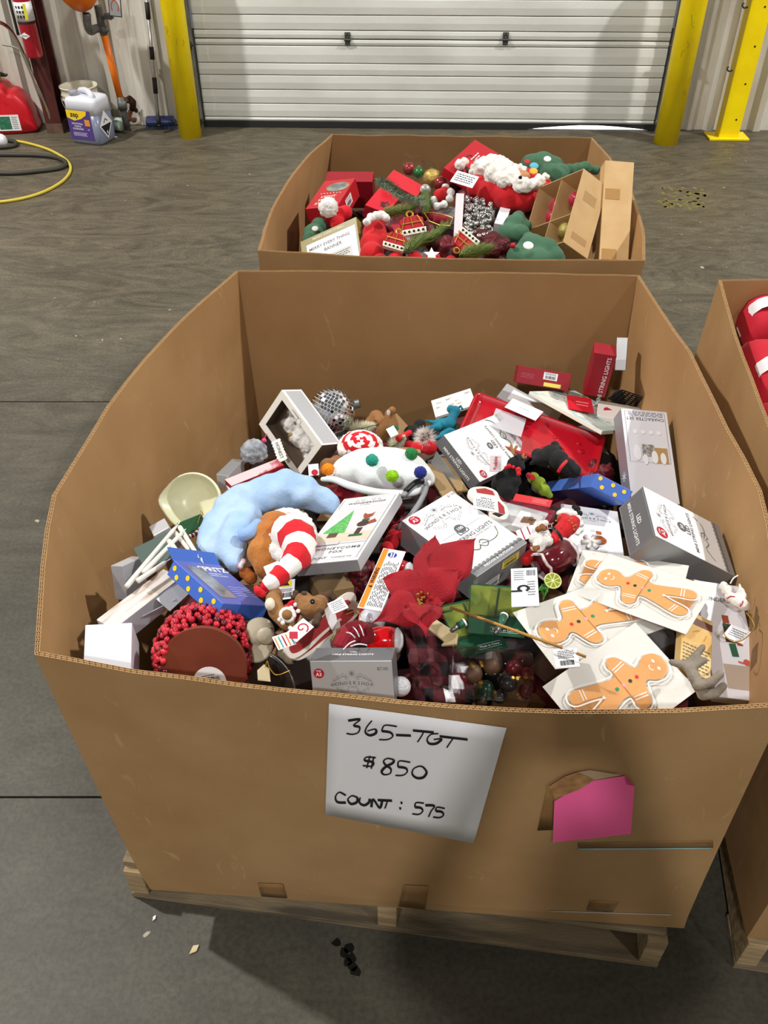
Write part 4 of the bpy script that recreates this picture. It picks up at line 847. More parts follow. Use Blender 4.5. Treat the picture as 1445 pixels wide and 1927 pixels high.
q = MB(); disc(q, F@T(w/2-fw*0.8, 0, 0.0012), 0.009, 20); b_ = part(q, 'round_badge', mat('ivory_card', (224, 222, 214), 0.45), o); q = MB(); ribbon2(q, [(0.007*math.cos(a*PI/10), 0.007*math.sin(a*PI/10)) for a in range(20)], F@T(w/2-fw*0.8, 0, 0.0016), 0.0007, closed=True); text_mb(q, 'DEMDACO', F@T(w/2-fw*0.45, 0.018, 0.0016, PI/2), 0.006); part(q, 'lettering', INK, o)
q = MB(); quad(q, T(0, 0, t/2-0.001), w-2*fw, l-2*fw); part(q, 'clear_window', PLASTIC, o)
q = MB(); q.box(T(w/2+0.0012, 0, -0.0), 0.0006, l*0.94, t*0.8); part(q, 'silver_side_band', LTSILVER, o)
bear = thing('plush_bear', 'fluffy white toy bear inside the window box', 'plush', M=M)
soft('body', [(M@Vector((p[0]*1.45, p[1]*1.35, p[2])), r*1.3) for p, r in (((-0.002, 0.022, -0.004), 0.018), ((-0.002, -0.008, -0.006), 0.020), ((0.002, -0.03, -0.006), 0.020), ((-0.014, 0.004, 0), 0.009), ((0.014, 0.004, 0), 0.009), ((-0.012, -0.045, 0), 0.01), ((0.012, -0.045, 0), 0.01), ((-0.012, 0.04, -0.004), 0.007), ((0.011, 0.04, -0.004), 0.007))], FUR_W, bear, 0.003, 1, 0.003, 120)
q = MB(); q.ball((0.014, 0.02, 0.006), (0.004, 0.008, 0.004), 10, 6); part(q, 'ear_patch', mat('grey_brown_fur', (110, 98, 88), 0.9), bear)
q = MB(); q.ball((-0.016, 0.012, 0.008), (0.008, 0.006, 0.006), 10, 6); part(q, 'scarf', mat('ochre_knit', (160, 130, 60), 0.9), bear)

# --- gingerbread packs
def ginger_outline(k=1.0, o=0.0):
    up = [(0.035, 0.0), (0.045, 0.055), (0.085, 0.098), (0.15, 0.115), (0.21, 0.10), (0.25, 0.072), (0.285, 0.068), (0.315, 0.10), (0.34, 0.17), (0.37, 0.225), (0.42, 0.25), (0.465, 0.235), (0.485, 0.195), (0.475, 0.14), (0.485, 0.105), (0.54, 0.095), (0.66, 0.125), (0.80, 0.165), (0.88, 0.175), (0.93, 0.15), (0.94, 0.105), (0.905, 0.072), (0.80, 0.05), (0.70, 0.022), (0.655, 0.0)]
    pts = [Vector((x, y, 0)) for x, y in up]+[Vector((x, -y, 0)) for x, y in up[-2:0:-1]]
    c = catmull(pts, 4, True); n = len(c); out = []
    for i in range(n):
        d = (c[(i+1) % n]-c[i-1]).normalized(); out.append((c[i]+Vector((-d.y, d.x, 0))*o))
    return [Vector(((p.x-0.5)*k, p.y*k)) for p in out]
TAN = mat('gingerbread_print', (222, 160, 98), 0.55); ICING = mat('white_icing_print', (244, 240, 234), 0.5)
def ginger(label, cs, h, rot=0.0, ox=0.0, oy=0.0, flip=False, k=0.95, n0=None, wn=25):
    M, d = fit(cs, thick=0.0025, h=h, dims=(0.195, 0.118), wn=wn, n0=n0); w, l, t = d
    root = thing('cookie_cutout_pack', label, 'decoration', M=M, group='gingerbread cutout packs')
    q = MB(); q.box(T(0, 0, 0), w, l, 0.0012); bevel(part(q, 'backing_card', mat('ivory_backing', (226, 224, 218), 0.5), root), 0.0004)
    K = w*k; B = T(ox, oy, 0, rot)@Matrix.Diagonal((1, -1 if flip else 1, 1, 1))
    def poly(off, z0, z1, nm, m, lab=None):
        q = MB(); o2 = ginger_outline(K, off); o2 = [B@Vector((p.x, p.y, 0)) for p in o2]; n = len(o2)
        v = [Vector((p.x, p.y, z0)) for p in o2]+[Vector((p.x, p.y, z1)) for p in o2]; q.add(v, [(i, (i+1) % n, n+(i+1) % n, n+i) for i in range(n)])
        # cap: a strip between the mirrored halves
        half = n//2
        f = []
        for i in range(half):
            a, b2 = i, i+1; c2, d2 = (n-i-1) % n if i else 0, (n-i) % n
            f.append((n+a, n+b2, n+(n-b2) % n, n+(n-a) % n) if i else (n, n+1, n+n-1))
        q.add([], []); q.f += [g for g in f if len(set(g)) > 2]; q.m += [0]*(len(q.f)-len(q.m))
        return part(q, nm, m, root)
    poly(-0.026, 0.0006, 0.0058, 'foam_base', mat('white_foam', (240, 238, 232), 0.6)); poly(0.0, 0.0058, 0.0062, 'biscuit_layer', TAN)
    q = MB(); o2 = [B@Vector((p.x, p.y, 0)) for p in ginger_outline(K, 0.021)]; ribbon2(q, o2, Matrix.Identity(4), K*0.013, 0.0066, closed=True)
    for a, b2, c2, d2 in ((0.345, 0.145, 0.465, 0.125), (0.35, 0.17, 0.47, 0.15), (0.79, 0.155, 0.815, 0.06), (0.815, 0.16, 0.84, 0.065)):
        for s in (-1, 1): ribbon2(q, [B@Vector(((a-0.5)*K, s*b2*K, 0)), B@Vector(((c2-0.5)*K, s*d2*K, 0))], Matrix.Identity(4), K*0.009, 0.0066)
    for s in (-1, 1): disc(q, B@T((0.12-0.5)*K, s*0.038*K, 0.0067)@Matrix.Diagonal((0.8, 1.1, 1, 1)), K*0.016, 12)
    ribbon2(q, [B@Vector(((0.165+0.022*math.cos(a*0.3)-0.5)*K, 0.026*K*math.sin(a*0.3), 0)) for a in range(-5, 6)], Matrix.Identity(4), K*0.008, 0.0066)
    part(q, 'icing_lines', ICING, root)
    for x, c in ((0.33, (206, 54, 46)), (0.40, (32, 60, 44)), (0.47, (242, 164, 170)), (0.54, (46, 140, 96))):
        q = MB(); q.lathe([(K*0.0165, 0.0062), (K*0.0165, 0.0068), (0.0, 0.0069)], B@T((x-0.5)*K, 0.0, 0), 14); part(q, 'button', mat('button_%d' % c[0], c, 0.5), root)
    q = MB(); n = 14; R = random.Random(int(cs['TL'][0])); v = []
    for i in range(n+1):
        for j in range(9):
            x = (i/n-0.5)*(w+0.008); y = (j/8-0.5)*(l+0.008); e = 0.0065*min(1, min(i, n-i)*0.6)*min(1, min(j, 8-j)*0.6)
            v.append((x, y, 0.0012+e+0.0008*noise.noise(Vector((x*60, y*60, i*0.1+w)))))
    q.add(v, [(i*9+j, (i+1)*9+j, (i+1)*9+j+1, i*9+j+1) for i in range(n) for j in range(8)]); part(q, 'clear_bag', PLASTIC, root, smooth=True)
    return root
ginger('gingerbread cutout pack lying half hidden beneath the upper right one, only limbs showing', dict(TL=(1098, 1030), TR=(1295, 1066), BR=(1272, 1150), BL=(1067, 1121)), 0.055, rot=PI, ox=0.0)
ginger('gingerbread cutout pack lying leftmost, the gold stick across its corner', dict(TL=(956, 1151), TR=(1160, 1080), BR=(1258, 1185), BL=(1048, 1258)), 0.045, rot=0.02)
ginger('gingerbread cutout pack lying uppermost and nearest the right wall', dict(TL=(1146, 1040), TR=(1342, 1105), BR=(1290, 1193), BL=(1088, 1121)), 0.075, rot=0.0, flip=True)
ginger('gingerbread cutout pack lying nearest the front rim', dict(TR=(1021, 1296), TL=(1188, 1162), BL=(1317, 1312), BR=(1150, 1450)), 0.085, rot=0.12, k=0.98) if False else ginger('gingerbread cutout pack lying nearest the front rim', dict(TL=(1317, 1312), BL=(1188, 1162), BR=(1021, 1296)), 0.055, rot=-0.05, n0=(-.05, -.22, 1), wn=60)
o, d = carton('barcode_tag', 'white barcode tag lying across the leftmost gingerbread pack', 'tag', dict(TL=(1041, 1223), TR=(1087, 1219), BR=(1089, 1251), BL=(1047, 1262)), [PAPER], thick=0.001, h=0.075, bw=0)
q = MB(); barcode(q, top(d)@T(0, -d[1]*0.25), d[0]*0.6, d[1]*0.26); lines(q, top(d)@T(0, d[1]*0.2), d[0]*0.7, d[1]*0.45, 5); part(q, 'small_print', BLACKINK, o, kind='stuff')
# ================================================================== SOFT AND ODD THINGS IN THE FRONT BIN
def bl(px, py, h, r, pile=1):
    p = W(px, py, h, pile); return (p, r*pxm(p))
def BL(lst, pile=1, dh=0.0): return [bl(a, b, c+dh, r, pile) for a, b, c, r in lst]
def at(px, py, h=0.0, pile=1): return W(px, py, h, pile)
def viewframe(p, up=(0, 0, 1), tilt=0.55):          # frame at p: x right, z leaning from the heap towards the viewer
    n = Vector((0, -math.sin(tilt), math.cos(tilt))); x = Vector((1, 0, 0)); return frame(p, x, n.cross(x))
def striped_tube(name, pts, rs, mats, parent, band=4, n=16, sub=6, flat=1.0, label=None, phase=0, jit=0.0):
    c = catmull(pts, sub); k = len(c); rr = []
    for i in range(k):
        u = i/(k-1)*(len(rs)-1); j = min(int(u), len(rs)-2); rr.append(rs[j]+(rs[j+1]-rs[j])*(u-j))
    q = MB(); q.tube(c, rr, n)
    mi = [((i//n+phase)//band) % len(mats) for i in range((k-1)*n)]+[0, 0]; q.m = mi
    if jit: q.v = [v+Vector((noise.noise(v*60), noise.noise(v*60+Vector((5, 0, 0))), noise.noise(v*60+Vector((0, 9, 0)))))*jit for v in q.v]
    return q.build(name, mats, parent, smooth=True, label=label)
def fur_tufts(name, pts, m, parent, length, n, seed=1, rad=0.0008):
    """short strands standing on a surface of points [(p, normal)]"""
    R = random.Random(seed); q = MB()
    for _ in range(n):
        p, nr = pts[R.randrange(len(pts))]; nr = Vector(nr); a = nr.orthogonal().normalized(); d = (nr+Vector((R.uniform(-.5, .5), R.uniform(-.5, .5), R.uniform(-.5, .5)))*0.9).normalized()
        p = Vector(p); s = a*rad; L = length*R.uniform(0.6, 1.1); q.add([p-s, p+s, p+d*L], [(0, 1, 2)])
    return q.build(name, m, parent, kind='stuff')
def sphere_pts(c, r, n, seed=2):
    R = random.Random(seed); out = []
    for _ in range(n):
        v = Vector((R.gauss(0, 1), R.gauss(0, 1), R.gauss(0, 1))).normalized(); out.append((Vector(c)+v*r, v))
    return out
REDFLEECE = mat('red_fleece', (206, 20, 36), 0.9, bump=0.3, bscale=200, sheen=0.4); WHITEFLEECE = mat('white_fleece', (236, 234, 232), 0.9, bump=0.3, bscale=200, sheen=0.4)

# jumble under the visible things; shade of the gaps put into its dark colours
q = MB(); R = random.Random(11)
jm = [mat('jumble_brown', (84, 62, 46), 0.7), mat('jumble_wine', (92, 22, 32), 0.6), mat('jumble_grey', (120, 118, 120), 0.5), mat('jumble_gap_shade', (34, 28, 28), 0.8), mat('jumble_kraft', (140, 108, 70), 0.7)]
cb = Vector((bot1[0]+bot1[2])/2)
for i in range(210):
    u, v = R.uniform(-0.5, 0.5), R.uniform(-0.5, 0.5); p = cb+ux*(u*(w1-0.14))+uy*(v*1.06); z = PILE_A-PILE_B*p.y-0.075-R.uniform(0, 0.05)
    M = T(p.x, p.y, z)@Matrix.Rotation(R.uniform(0, 6), 4, 'Z')@Matrix.Rotation(R.uniform(-.5, .5), 4, 'X')@Matrix.Rotation(R.uniform(-.5, .5), 4, 'Y')
    q.box(M, R.uniform(0.05, 0.12), R.uniform(0.05, 0.12), R.uniform(0.015, 0.04), R.choice([0, 1, 1, 2, 3, 3, 4]))
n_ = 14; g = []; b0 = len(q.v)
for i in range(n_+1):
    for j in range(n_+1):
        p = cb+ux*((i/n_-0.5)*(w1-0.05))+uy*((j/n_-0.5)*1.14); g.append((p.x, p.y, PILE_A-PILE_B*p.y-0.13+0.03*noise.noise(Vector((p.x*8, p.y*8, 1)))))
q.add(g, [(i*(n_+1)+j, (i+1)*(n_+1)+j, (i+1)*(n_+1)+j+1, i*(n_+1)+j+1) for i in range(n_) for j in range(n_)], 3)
o = q.build('boxed_goods', jm, kind='stuff'); tag(o, 'jumble of half-hidden boxed goods in shade-darkened colours filling the front bin', 'goods')

# disco ball of mirror tiles
p0, r0 = bl(625, 772, 0.075, 43); t = thing('disco_ball', 'silver mirror-tiled disco ball near the back wall of the front bin', 'ornament', p0)
q = MB(); q.ball(p0, r0*0.975, 24, 16); q.build('ball_core', mat('white_core', (225, 226, 228), 0.5), t, smooth=True)
AX = Matrix.Rotation(0.5, 3, 'Y')@Matrix.Rotation(-0.5, 3, 'X'); mir = mat('mirror_glass', (228, 230, 234), 0.06, metal=1.0); cnt = 0; qd = MB(); rows = 20; me_t = None
for i in range(1, rows):
    th = PI*i/rows; nn = max(4, int(2*PI*math.sin(th)*rows/PI*0.98))
    for j in range(nn):
        ph = 2*PI*(j+0.5*(i % 2)*0)/nn; nr = AX@Vector((math.sin(th)*math.cos(ph), math.sin(th)*math.sin(ph), math.cos(th)))
        e = AX@Vector((-math.sin(ph), math.cos(ph), 0)); M = frame(p0+nr*r0*0.985, e, nr.cross(e)); s_ = r0*PI/rows*0.84
        if nr.y < 0.25 and nr.z > -0.55 and cnt < 290:
            if me_t is None:
                qq = MB(); qq.box(Matrix.Identity(4), s_, s_, 0.0016); tile = mk('mirror_tile', qq.v, qq.f, mir, world=False); me_t = tile.data
            else: tile = bpy.data.objects.new('mirror_tile', me_t); C.objects.link(tile)
            tile.parent = t; tile.matrix_local = MW[t.name].inverted()@M; cnt += 1
        else: qd.box(M, s_, s_, 0.0016)
qd.build('mirror_tiles', mir, t, kind='stuff')
q = MB(); pc = p0+Vector((0.9, 0.2, 0.15)).normalized()*r0; q.tube([pc, pc+Vector((0.014, 0, 0.004))], r0*0.2, 12); q.build('cap', STEEL, t)

# light blue fleece hat
t = thing('fleece_hat', 'pale blue fleece hat folded over in a big arc, on the left of the heap', 'hat', at(470, 990))
soft('folded_fleece', BL([(626, 958, .07, 14), (618, 944, .08, 22), (600, 936, .085, 30), (580, 930, .09, 34), (558, 927, .09, 36), (536, 926, .09, 38), (514, 930, .09, 38), (492, 936, .09, 38), (470, 944, .085, 39), (450, 956, .085, 40), (432, 970, .08, 40), (416, 986, .075, 38), (404, 1002, .07, 34), (394, 1018, .07, 28), (386, 1034, .065, 20), (400, 1036, .07, 22),
    (466, 972, .085, 28), (454, 990, .085, 34), (444, 1008, .08, 36), (434, 1026, .08, 31), (434, 1044, .075, 24), (440, 1060, .07, 15), (416, 1024, .07, 30), (420, 1044, .07, 20), (470, 998, .08, 16)]), mat('pale_blue_fleece', (172, 198, 230), 0.92, bump=0.35, bscale=120, rgb2=(152, 184, 222), scale=20, sheen=0.5), t, 0.005, 12, 0.010, 13)
striped_tube('rolled_brim', [at(452, 1008, .11), at(470, 1002, .115), at(486, 985, .11)], [0.011, 0.012, 0.010], [mat('mid_blue_fleece', (140, 174, 220), 0.92, bump=0.35, bscale=120)], t)

# white felt hat with pompoms
t = thing('pompom_hat', 'white felt hat with five coloured pompoms, upper middle of the heap', 'hat', at(715, 890))
soft('felt_crown', BL([(622, 899, .06, 12), (636, 894, .06, 20), (650, 888, .065, 28), (668, 884, .065, 34), (686, 881, .07, 37), (704, 880, .072, 39), (722, 880, .075, 39), (740, 881, .075, 39), (758, 884, .075, 38), (774, 888, .07, 34), (788, 894, .07, 27), (800, 900, .065, 20), (740, 896, .07, 34), (700, 896, .065, 30), (770, 900, .07, 28)]), mat('white_felt', (228, 233, 234), 0.9, bump=0.15, bscale=200, sheen=0.3), t, 0.005, 14, 0.002, 20)
striped_tube('rolled_brim', [at(606, 902, .07), at(630, 903, .08), at(658, 914, .085), (at(700, 925, .085)), at(745, 929, .085), at(785, 925, .08), at(808, 908, .07)], [0.005, 0.007, 0.008, 0.008, 0.008, 0.007, 0.005], [mat('white_felt', (228, 233, 234), 0.9)], t)
for i, (x, y, c, nm) in enumerate(((700, 866, (38, 160, 140), 'teal'), (738, 896, (150, 205, 20), 'lime green'), (774, 854, (38, 130, 70), 'green'), (791, 889, (36, 50, 140), 'navy blue'), (617, 883, (246, 146, 20), 'orange'))):
    c_, r_ = bl(x, y, 0.118 if i != 4 else 0.09, 11.5); m = mat('pompom_'+nm.replace(' ', '_'), c, 0.95, bump=0.8, bscale=260, sheen=0.5)
    q = MB(); q.ball(c_, r_, 18, 12); o = q.build('pompom', m, t, smooth=True, label=nm+' pompom')
    for v in o.data.vertices: v.co += v.co.normalized()*0
    fur_tufts('pompom_fuzz', sphere_pts(c_, r_*0.97, 500, i), m, o, 0.0022, 600, i)
# plush behind the orange pompom
t = thing('plush_toy', 'tan plush toy with a paper tag tucked behind the orange pompom', 'plush', at(612, 880)); soft('body', BL([(618, 878, .04, 17), (634, 870, .04, 14), (606, 892, .03, 10)]), BROWNPL, t, 0.004, 2, 0.001, 120)
q = MB(); quad(q, viewframe(at(590, 884, .075))@T(0, 0, 0, 0.1), 0.022, 0.026); part_ = q.build('paper_tag', PAPER, t); q = MB(); disc(q, viewframe(at(592, 889, .0765)), 0.007, 14); q.build('red_mark', REDINK, part_)

# striped candy hat bundle
t = thing('striped_hat', 'red and white striped hat with fur trim, above the white pompom hat', 'hat', at(672, 838))
c_, r_ = bl(678, 838, 0.06, 30); q = MB(); n = 26; k = 18; q.ball(c_, (r_*1.25, r_, r_*0.9), n, k, viewframe(c_).to_3x3())
q.m = [(1 if math.sin(3.0*(i // n)*0.55+2*PI*(i % n)/n*2) > 0 else 0) for i in range(len(q.f))]; q.build('striped_crown', [WHITEFLEECE, REDFLEECE], t, smooth=True)
ring = [at(678+36*math.cos(a), 842+26*math.sin(a), .055) for a in [2*PI*i/18 for i in range(8, 20)]]
soft('fur_trim', [(p, 0.010) for p in ring]+[(ring[i].lerp(ring[i+1], 0.5), 0.010) for i in range(len(ring)-1)], FUR_W, t, 0.0035, 1, 0.002, 140)
# bottle-brush trees
def brush(label, a, b, r, n=900, m=None, seed=1):
    a = Vector(a); b = Vector(b); t = thing('bottle_brush_tree', label, 'ornament', a, group='white bottle brush trees'); ax = (b-a); L = ax.length; ax.normalize(); o1 = ax.orthogonal().normalized(); o2 = ax.cross(o1); R = random.Random(seed)
    q = MB(); q.tube([a, b], 0.0015, 6); q.build('wire_stem', STEEL, t)
    q = MB()
    for i in range(n):
        s = R.random(); f = 2*PI*R.random(); d = o1*math.cos(f)+o2*math.sin(f); rr = r*(1-0.75*s)*R.uniform(.8, 1.1); p = a+ax*L*s; sd = ax*0.0011
        q.add([p-sd, p+sd, p+d*rr+ax*rr*0.25], [(0, 1, 2)])
    q.build('bristles', m or mat('ivory_bristle', (232, 230, 206), 0.7), t, kind='stuff'); return t
brush('ivory bottle brush tree lying beside the disco ball', at(662, 812, .02), at(705, 800, .07), 0.034, 1100)
brush('ivory bottle brush tree lying right of the striped hat', at(738, 842, .02), at(762, 822, .06), 0.026, 700, seed=4)
# brown felt reindeer at the back
t = thing('felt_reindeer', 'brown felt reindeer toy with a green collar by the back wall', 'toy', at(740, 800))
soft('body', [b for b in chain([at(722, 815, .02), at(735, 800, .05), at(733, 778, .08)], [.022, .020, .012])]+[bl(712, 795, .03, 12), (at(738, 772, .09), .010)], mat('tan_felt', (148, 104, 62), 0.9, bump=0.2, bscale=200), t, 0.004, 2)
q = MB(); q.ball(at(731, 777, .1), (.004, .002, .008), 8, 6); q.build('ear', PAPER, t)
q = MB(); q.tube([at(740+9*math.cos(a), 806+4*math.sin(a), .055) for a in [i*PI/6 for i in range(12)]], 0.0025, 6, closed=True); q.build('collar', mat('green_ribbon', (30, 104, 76), 0.6), t)
q = MB(); quad(q, viewframe(at(738, 812, .075))@T(0, 0, 0, 0.5), 0.02, 0.024); q.build('paper_tag', PAPER, t)
t = thing('felt_reindeer', 'round tan felt toy slumped left of the brown reindeer', 'toy', at(705, 790)); soft('body', BL([(708, 786, .02, 15), (698, 795, .01, 12), (716, 792, .02, 12)]), mat('tan_felt', (148, 104, 62), 0.9), t, 0.004, 2)
# red hat with fluffy pale trim
t = thing('red_hat', 'small red hat with wispy pale fur under the teal reindeer', 'hat', at(800, 835)); c_ = at(812, 838, .06)
soft('crown', BL([(770, 838, .03, 10), (786, 842, .045, 14), (808, 842, .05, 15), (826, 840, .04, 10)]), REDFLEECE, t, 0.004, 2)
fur_tufts('wispy_fur', sphere_pts(at(800, 824, .07), 0.014, 300), mat('wispy_fur', (226, 216, 212), 0.9), t, 0.018, 900, 3, 0.0005)
t = thing('plush_toy', 'black felt toy with a red cuff under the teal reindeer', 'toy', at(775, 820)); soft('body', BL([(775, 815, .03, 16), (790, 800, .04, 12), (762, 828, .03, 9)]), BLACKPL, t, 0.004, 2)
q = MB(); q.tube([at(748+i*6, 826-i*3, .055) for i in range(5)], 0.007, 8); q.build('red_cuff', REDFLEECE, t)
# teal felt reindeer
t = thing('felt_reindeer', 'teal felt reindeer lying on its side at the back of the heap', 'toy', at(838, 795)); tm = mat('teal_felt', (22, 124, 146), 0.9, bump=0.25, bscale=220, rgb2=(16, 104, 126), scale=30, sheen=0.3)
soft('body', chain([at(826, 800, .05), at(846, 798, .055)], [.016, .017])+chain([at(846, 795, .06), at(856, 778, .07)], [.013, .011])+BL([(856, 774, .075, 11), (848, 770, .07, 8)])+
     chain([at(826, 797, .06), at(803, 792, .06)], [.009, .004])+chain([at(824, 804, .055), at(802, 806, .055)], [.010, .005])+chain([at(846, 812, .06), at(832, 816, .055)], [.010, .006])+chain([at(850, 815, .055), at(822, 824, .05)], [.012, .006]), tm, t, 0.003, 2)
q = MB(); q.tube([at(862, 768, .08), at(867, 764, .085), at(870, 770, .08)], 0.003, 6); q.build('tail_loop', tm, t)
# grey knitted pompom
t = thing('knitted_bobble', 'chunky grey knitted bobble against the left wall beside the window box', 'ornament', at(476, 855)); c_, r_ = bl(478, 852, .055, 26); km = mat('grey_wool', (172, 176, 182), 0.95, rgb2=(120, 124, 132), scale=70, bump=0.8, bscale=150)
R = random.Random(3); soft('knitted_body', [(c_, r_*0.8)]+[(c_+Vector((math.cos(a)*math.cos(b), math.sin(a)*math.cos(b), math.sin(b)))*r_*0.75, r_*0.30) for b in (-.2, .35, .9) for a in [2*PI*i/9+b for i in range(9)]], km, t, 0.003, 0, 0.001, 150)
q = MB(); q.ball(at(497, 829, .06), 0.006, 8, 6); q.tube([at(503, 812, .04), at(496, 830, .06)], 0.001, 5); q.build('pink_bead', mat('pink_bead', (226, 70, 130), 0.5), t)
o, d = carton('brand_tag', 'scalloped ivory paper tag hanging at the foot of the window box', 'tag', dict(TL=(512, 829), TR=(524, 828), BR=(540, 866), BL=(526, 868)), [mat('ivory_card', (224, 222, 214), 0.45)], thick=0.0015, zc=0.60, n0=(-.3, -.5, .8), bw=0)
q = MB(); F = top(d)
for i in range(7):
    for s in (-1, 1): disc(q, F@T(s*d[0]*0.5, (i-3)*d[1]/7, -0.0002), d[1]/13, 8)
part(q, 'scalloped_rim', mat('ivory_card', (224, 222, 214), 0.45), o); q = MB(); text_mb(q, 'HONEST', F@T(0, 0, 0.0002, -PI/2), d[1]*0.2, 0.01); part(q, 'lettering', INK, o)
# cream bowl
bc = at(362, 944, .035); Mb = frame(bc, (1, -0.25, 0.15), (0.35, 0.75, 0.95)); t = thing('cream_bowl', 'cream plastic bowl with a pouring lip against the left wall', 'bowl', M=Mb)
R_ = 54*pxm(bc); prof = [(R_*0.45, -R_*0.62), (R_*0.75, -R_*0.55), (R_*0.92, -R_*0.25), (R_*0.99, 0), (R_*1.06, 0.003), (R_*1.06, -0.003), (R_*1.0, -0.006)]
q = MB(); n = 40; v = []; f = []
inn = [(0.0001, -R_*0.56), (R_*0.42, -R_*0.56), (R_*0.72, -R_*0.48), (R_*0.88, -R_*0.22), (R_*0.95, 0.0), (R_*0.98, 0.004), (R_*1.03, 0.004), (R_*1.05, 0.0), (R_*1.02, -0.006), (R_*0.95, -R_*0.25), (R_*0.78, -R_*0.54), (R_*0.45, -R_*0.62), (0.0001, -R_*0.62)]
for r, z in inn:
    for j in range(n):
        a = 2*PI*j/n; lip = max(0, math.cos(a-PI))**14*0.16*R_*max(0, (z+R_*0.35)/(R_*0.35)); v.append(((r+lip)*math.cos(a)*1.08, (r)*math.sin(a)*0.98, z))
for i in range(len(inn)-1):
    for j in range(n): f.append((i*n+j, i*n+(j+1) % n, (i+1)*n+(j+1) % n, (i+1)*n+j))
q.add(v, f); part(q, 'bowl_body', mat('cream_enamel', (226, 226, 192), 0.3, coat=0.3), t, smooth=True)
# green felt piece, bead string, taper candles
t = thing('felt_ornament', 'dark green felt rectangle with a wire hook under the cream bowl', 'ornament', at(360, 985)); M = frame(at(362, 990, .06), (1, 0.55, 0.1), (-0.4, 1, 0.3)); q = MB(); q.box(M, 0.050, 0.036, 0.006); bevel(q.build('felt_block', mat('green_felt', (26, 70, 40), 0.95, bump=0.6, bscale=200), t), 0.002)
q = MB(); q.tube(catmull([at(372, 985, .07), at(376, 972, .075), at(382, 968, .08), at(378, 962, .08)], 5), 0.0008, 5); q.build('wire_hook', GOLD, t)
t = thing('bead_garland', 'short garland of dark red and cream beads beneath the green felt rectangle', 'garland', at(355, 1012)); pts = catmull([at(346, 1018, .06), at(356, 1010, .065), at(366, 1006, .065), at(376, 996, .065)], 5); q = MB()
q.tube(pts, 0.001, 5); st_ = q.build('string', PAPER, t)
for i, p in enumerate(pts): q = MB(); q.ball(p, 0.0042, 8, 6); q.build('bead', mat('wine_bead', (120, 28, 34), 0.4) if i % 3 else mat('cream_bead', (220, 214, 200), 0.5), t)
cand = [((238, 1104), (334, 988)), ((270, 1078), (345, 1000)), ((258, 1094), (314, 1056)), ((330, 1002), (356, 1036)), ((338, 992), (372, 1046)), ((318, 1018), (350, 1060)), ((352, 1022), (380, 1056))]
for i, (a, b) in enumerate(cand):
    h0 = .095+.006*(i % 3); A, B = at(a[0], a[1], h0), at(b[0], b[1], h0+.01)
    t = thing('taper_candle', 'white taper candle, '+['longest of the crossed bunch by the left wall', 'second longest of the crossed bunch by the left wall', 'lying flattest on the battered grey carton', 'short one slanting down from the bunch top', 'slanting down rightmost beside the blue hat', 'crossing behind the open blue carton flap', 'stub lying next to the pale blue fleece hat'][i], 'candle', A, group='white taper candles by the left wall')
    q = MB(); d_ = (B-A); q.tube([A, A+d_*0.03, A+d_*0.9, B], [0.0042, 0.0048, 0.0036, 0.0015], 10); q.build('wax_taper', mat('white_wax', (226, 224, 214), 0.35), t, smooth=True)
    q = MB(); q.tube([B, B+d_.normalized()*0.008], 0.0007, 5); q.build('wick', PAPER, t)
# berry ball on a brown disc
c_, r_ = bl(384, 1226, 0.02, 93); c_ = P(384, 1228, 0.735); r_ = 92*pxm(c_); Mv = (CAM-c_).normalized(); nd = (Mv+Vector((0.0, -0.25, -0.30))).normalized()
t = thing('berry_ball', 'half ball of glossy red berries on a brown disc, front left of the heap', 'decoration', c_)
q = MB(); q.ball(c_-nd*r_*.1, r_*0.78, 24, 16); q.build('foam_core', mat('dark_core', (66, 10, 16), 0.9), t, smooth=True)
bm_ = [mat('red_berry', (176, 20, 40), 0.22, coat=0.6), mat('dark_berry', (92, 10, 26), 0.22, coat=0.6), mat('bright_berry', (208, 44, 58), 0.2, coat=0.6)]
q = MB(); N = 900; R = random.Random(5)
for i in range(N):
    z = 1-2*(i+0.5)/N; f = i*2.39996; v = Vector((math.sqrt(1-z*z)*math.cos(f), math.sqrt(1-z*z)*math.sin(f), z))
    if v.dot(nd) > 0.60 or (c_+v*r_).z < 0.62: continue
    rb = r_*R.uniform(0.052, 0.078); q.ball(c_+v*r_*R.uniform(0.95, 1.0)+v.orthogonal()*R.uniform(-.004, .004), rb, 8, 6, m=R.choice([0, 0, 0, 0, 2, 2, 1]))
q.build('berries', bm_, t, smooth=True, kind='stuff')
Mdisc = frame(c_+nd*r_*0.70+Vector((0, 0, -0.002)), Vector((1, 0, 0)), nd.cross(Vector((1, 0, 0)))); q = MB(); q.lathe([(0.0001, -0.008), (r_*0.84, -0.008), (r_*0.85, 0), (r_*0.84, 0.003), (0.0001, 0.003)], Mdisc, 44); dk = q.build('brown_disc', mat('chestnut_board', (122, 58, 40), 0.4, rgb2=(108, 48, 34), scale=14), t)
q = MB(); disc(q, Mdisc@T(0.008, -r_*0.30, 0.0034), r_*0.33, 28); sk = q.build('round_sticker', WHITE, dk); q = MB(); barcode(q, Mdisc@T(0.008, -r_*0.30, 0.004, PI+0.3), 0.034, 0.013); lines(q, Mdisc@T(0.006, -r_*0.18, 0.004, 0.2), 0.02, 0.007, 2); q.build('small_print', BLACKINK, sk, kind='stuff')
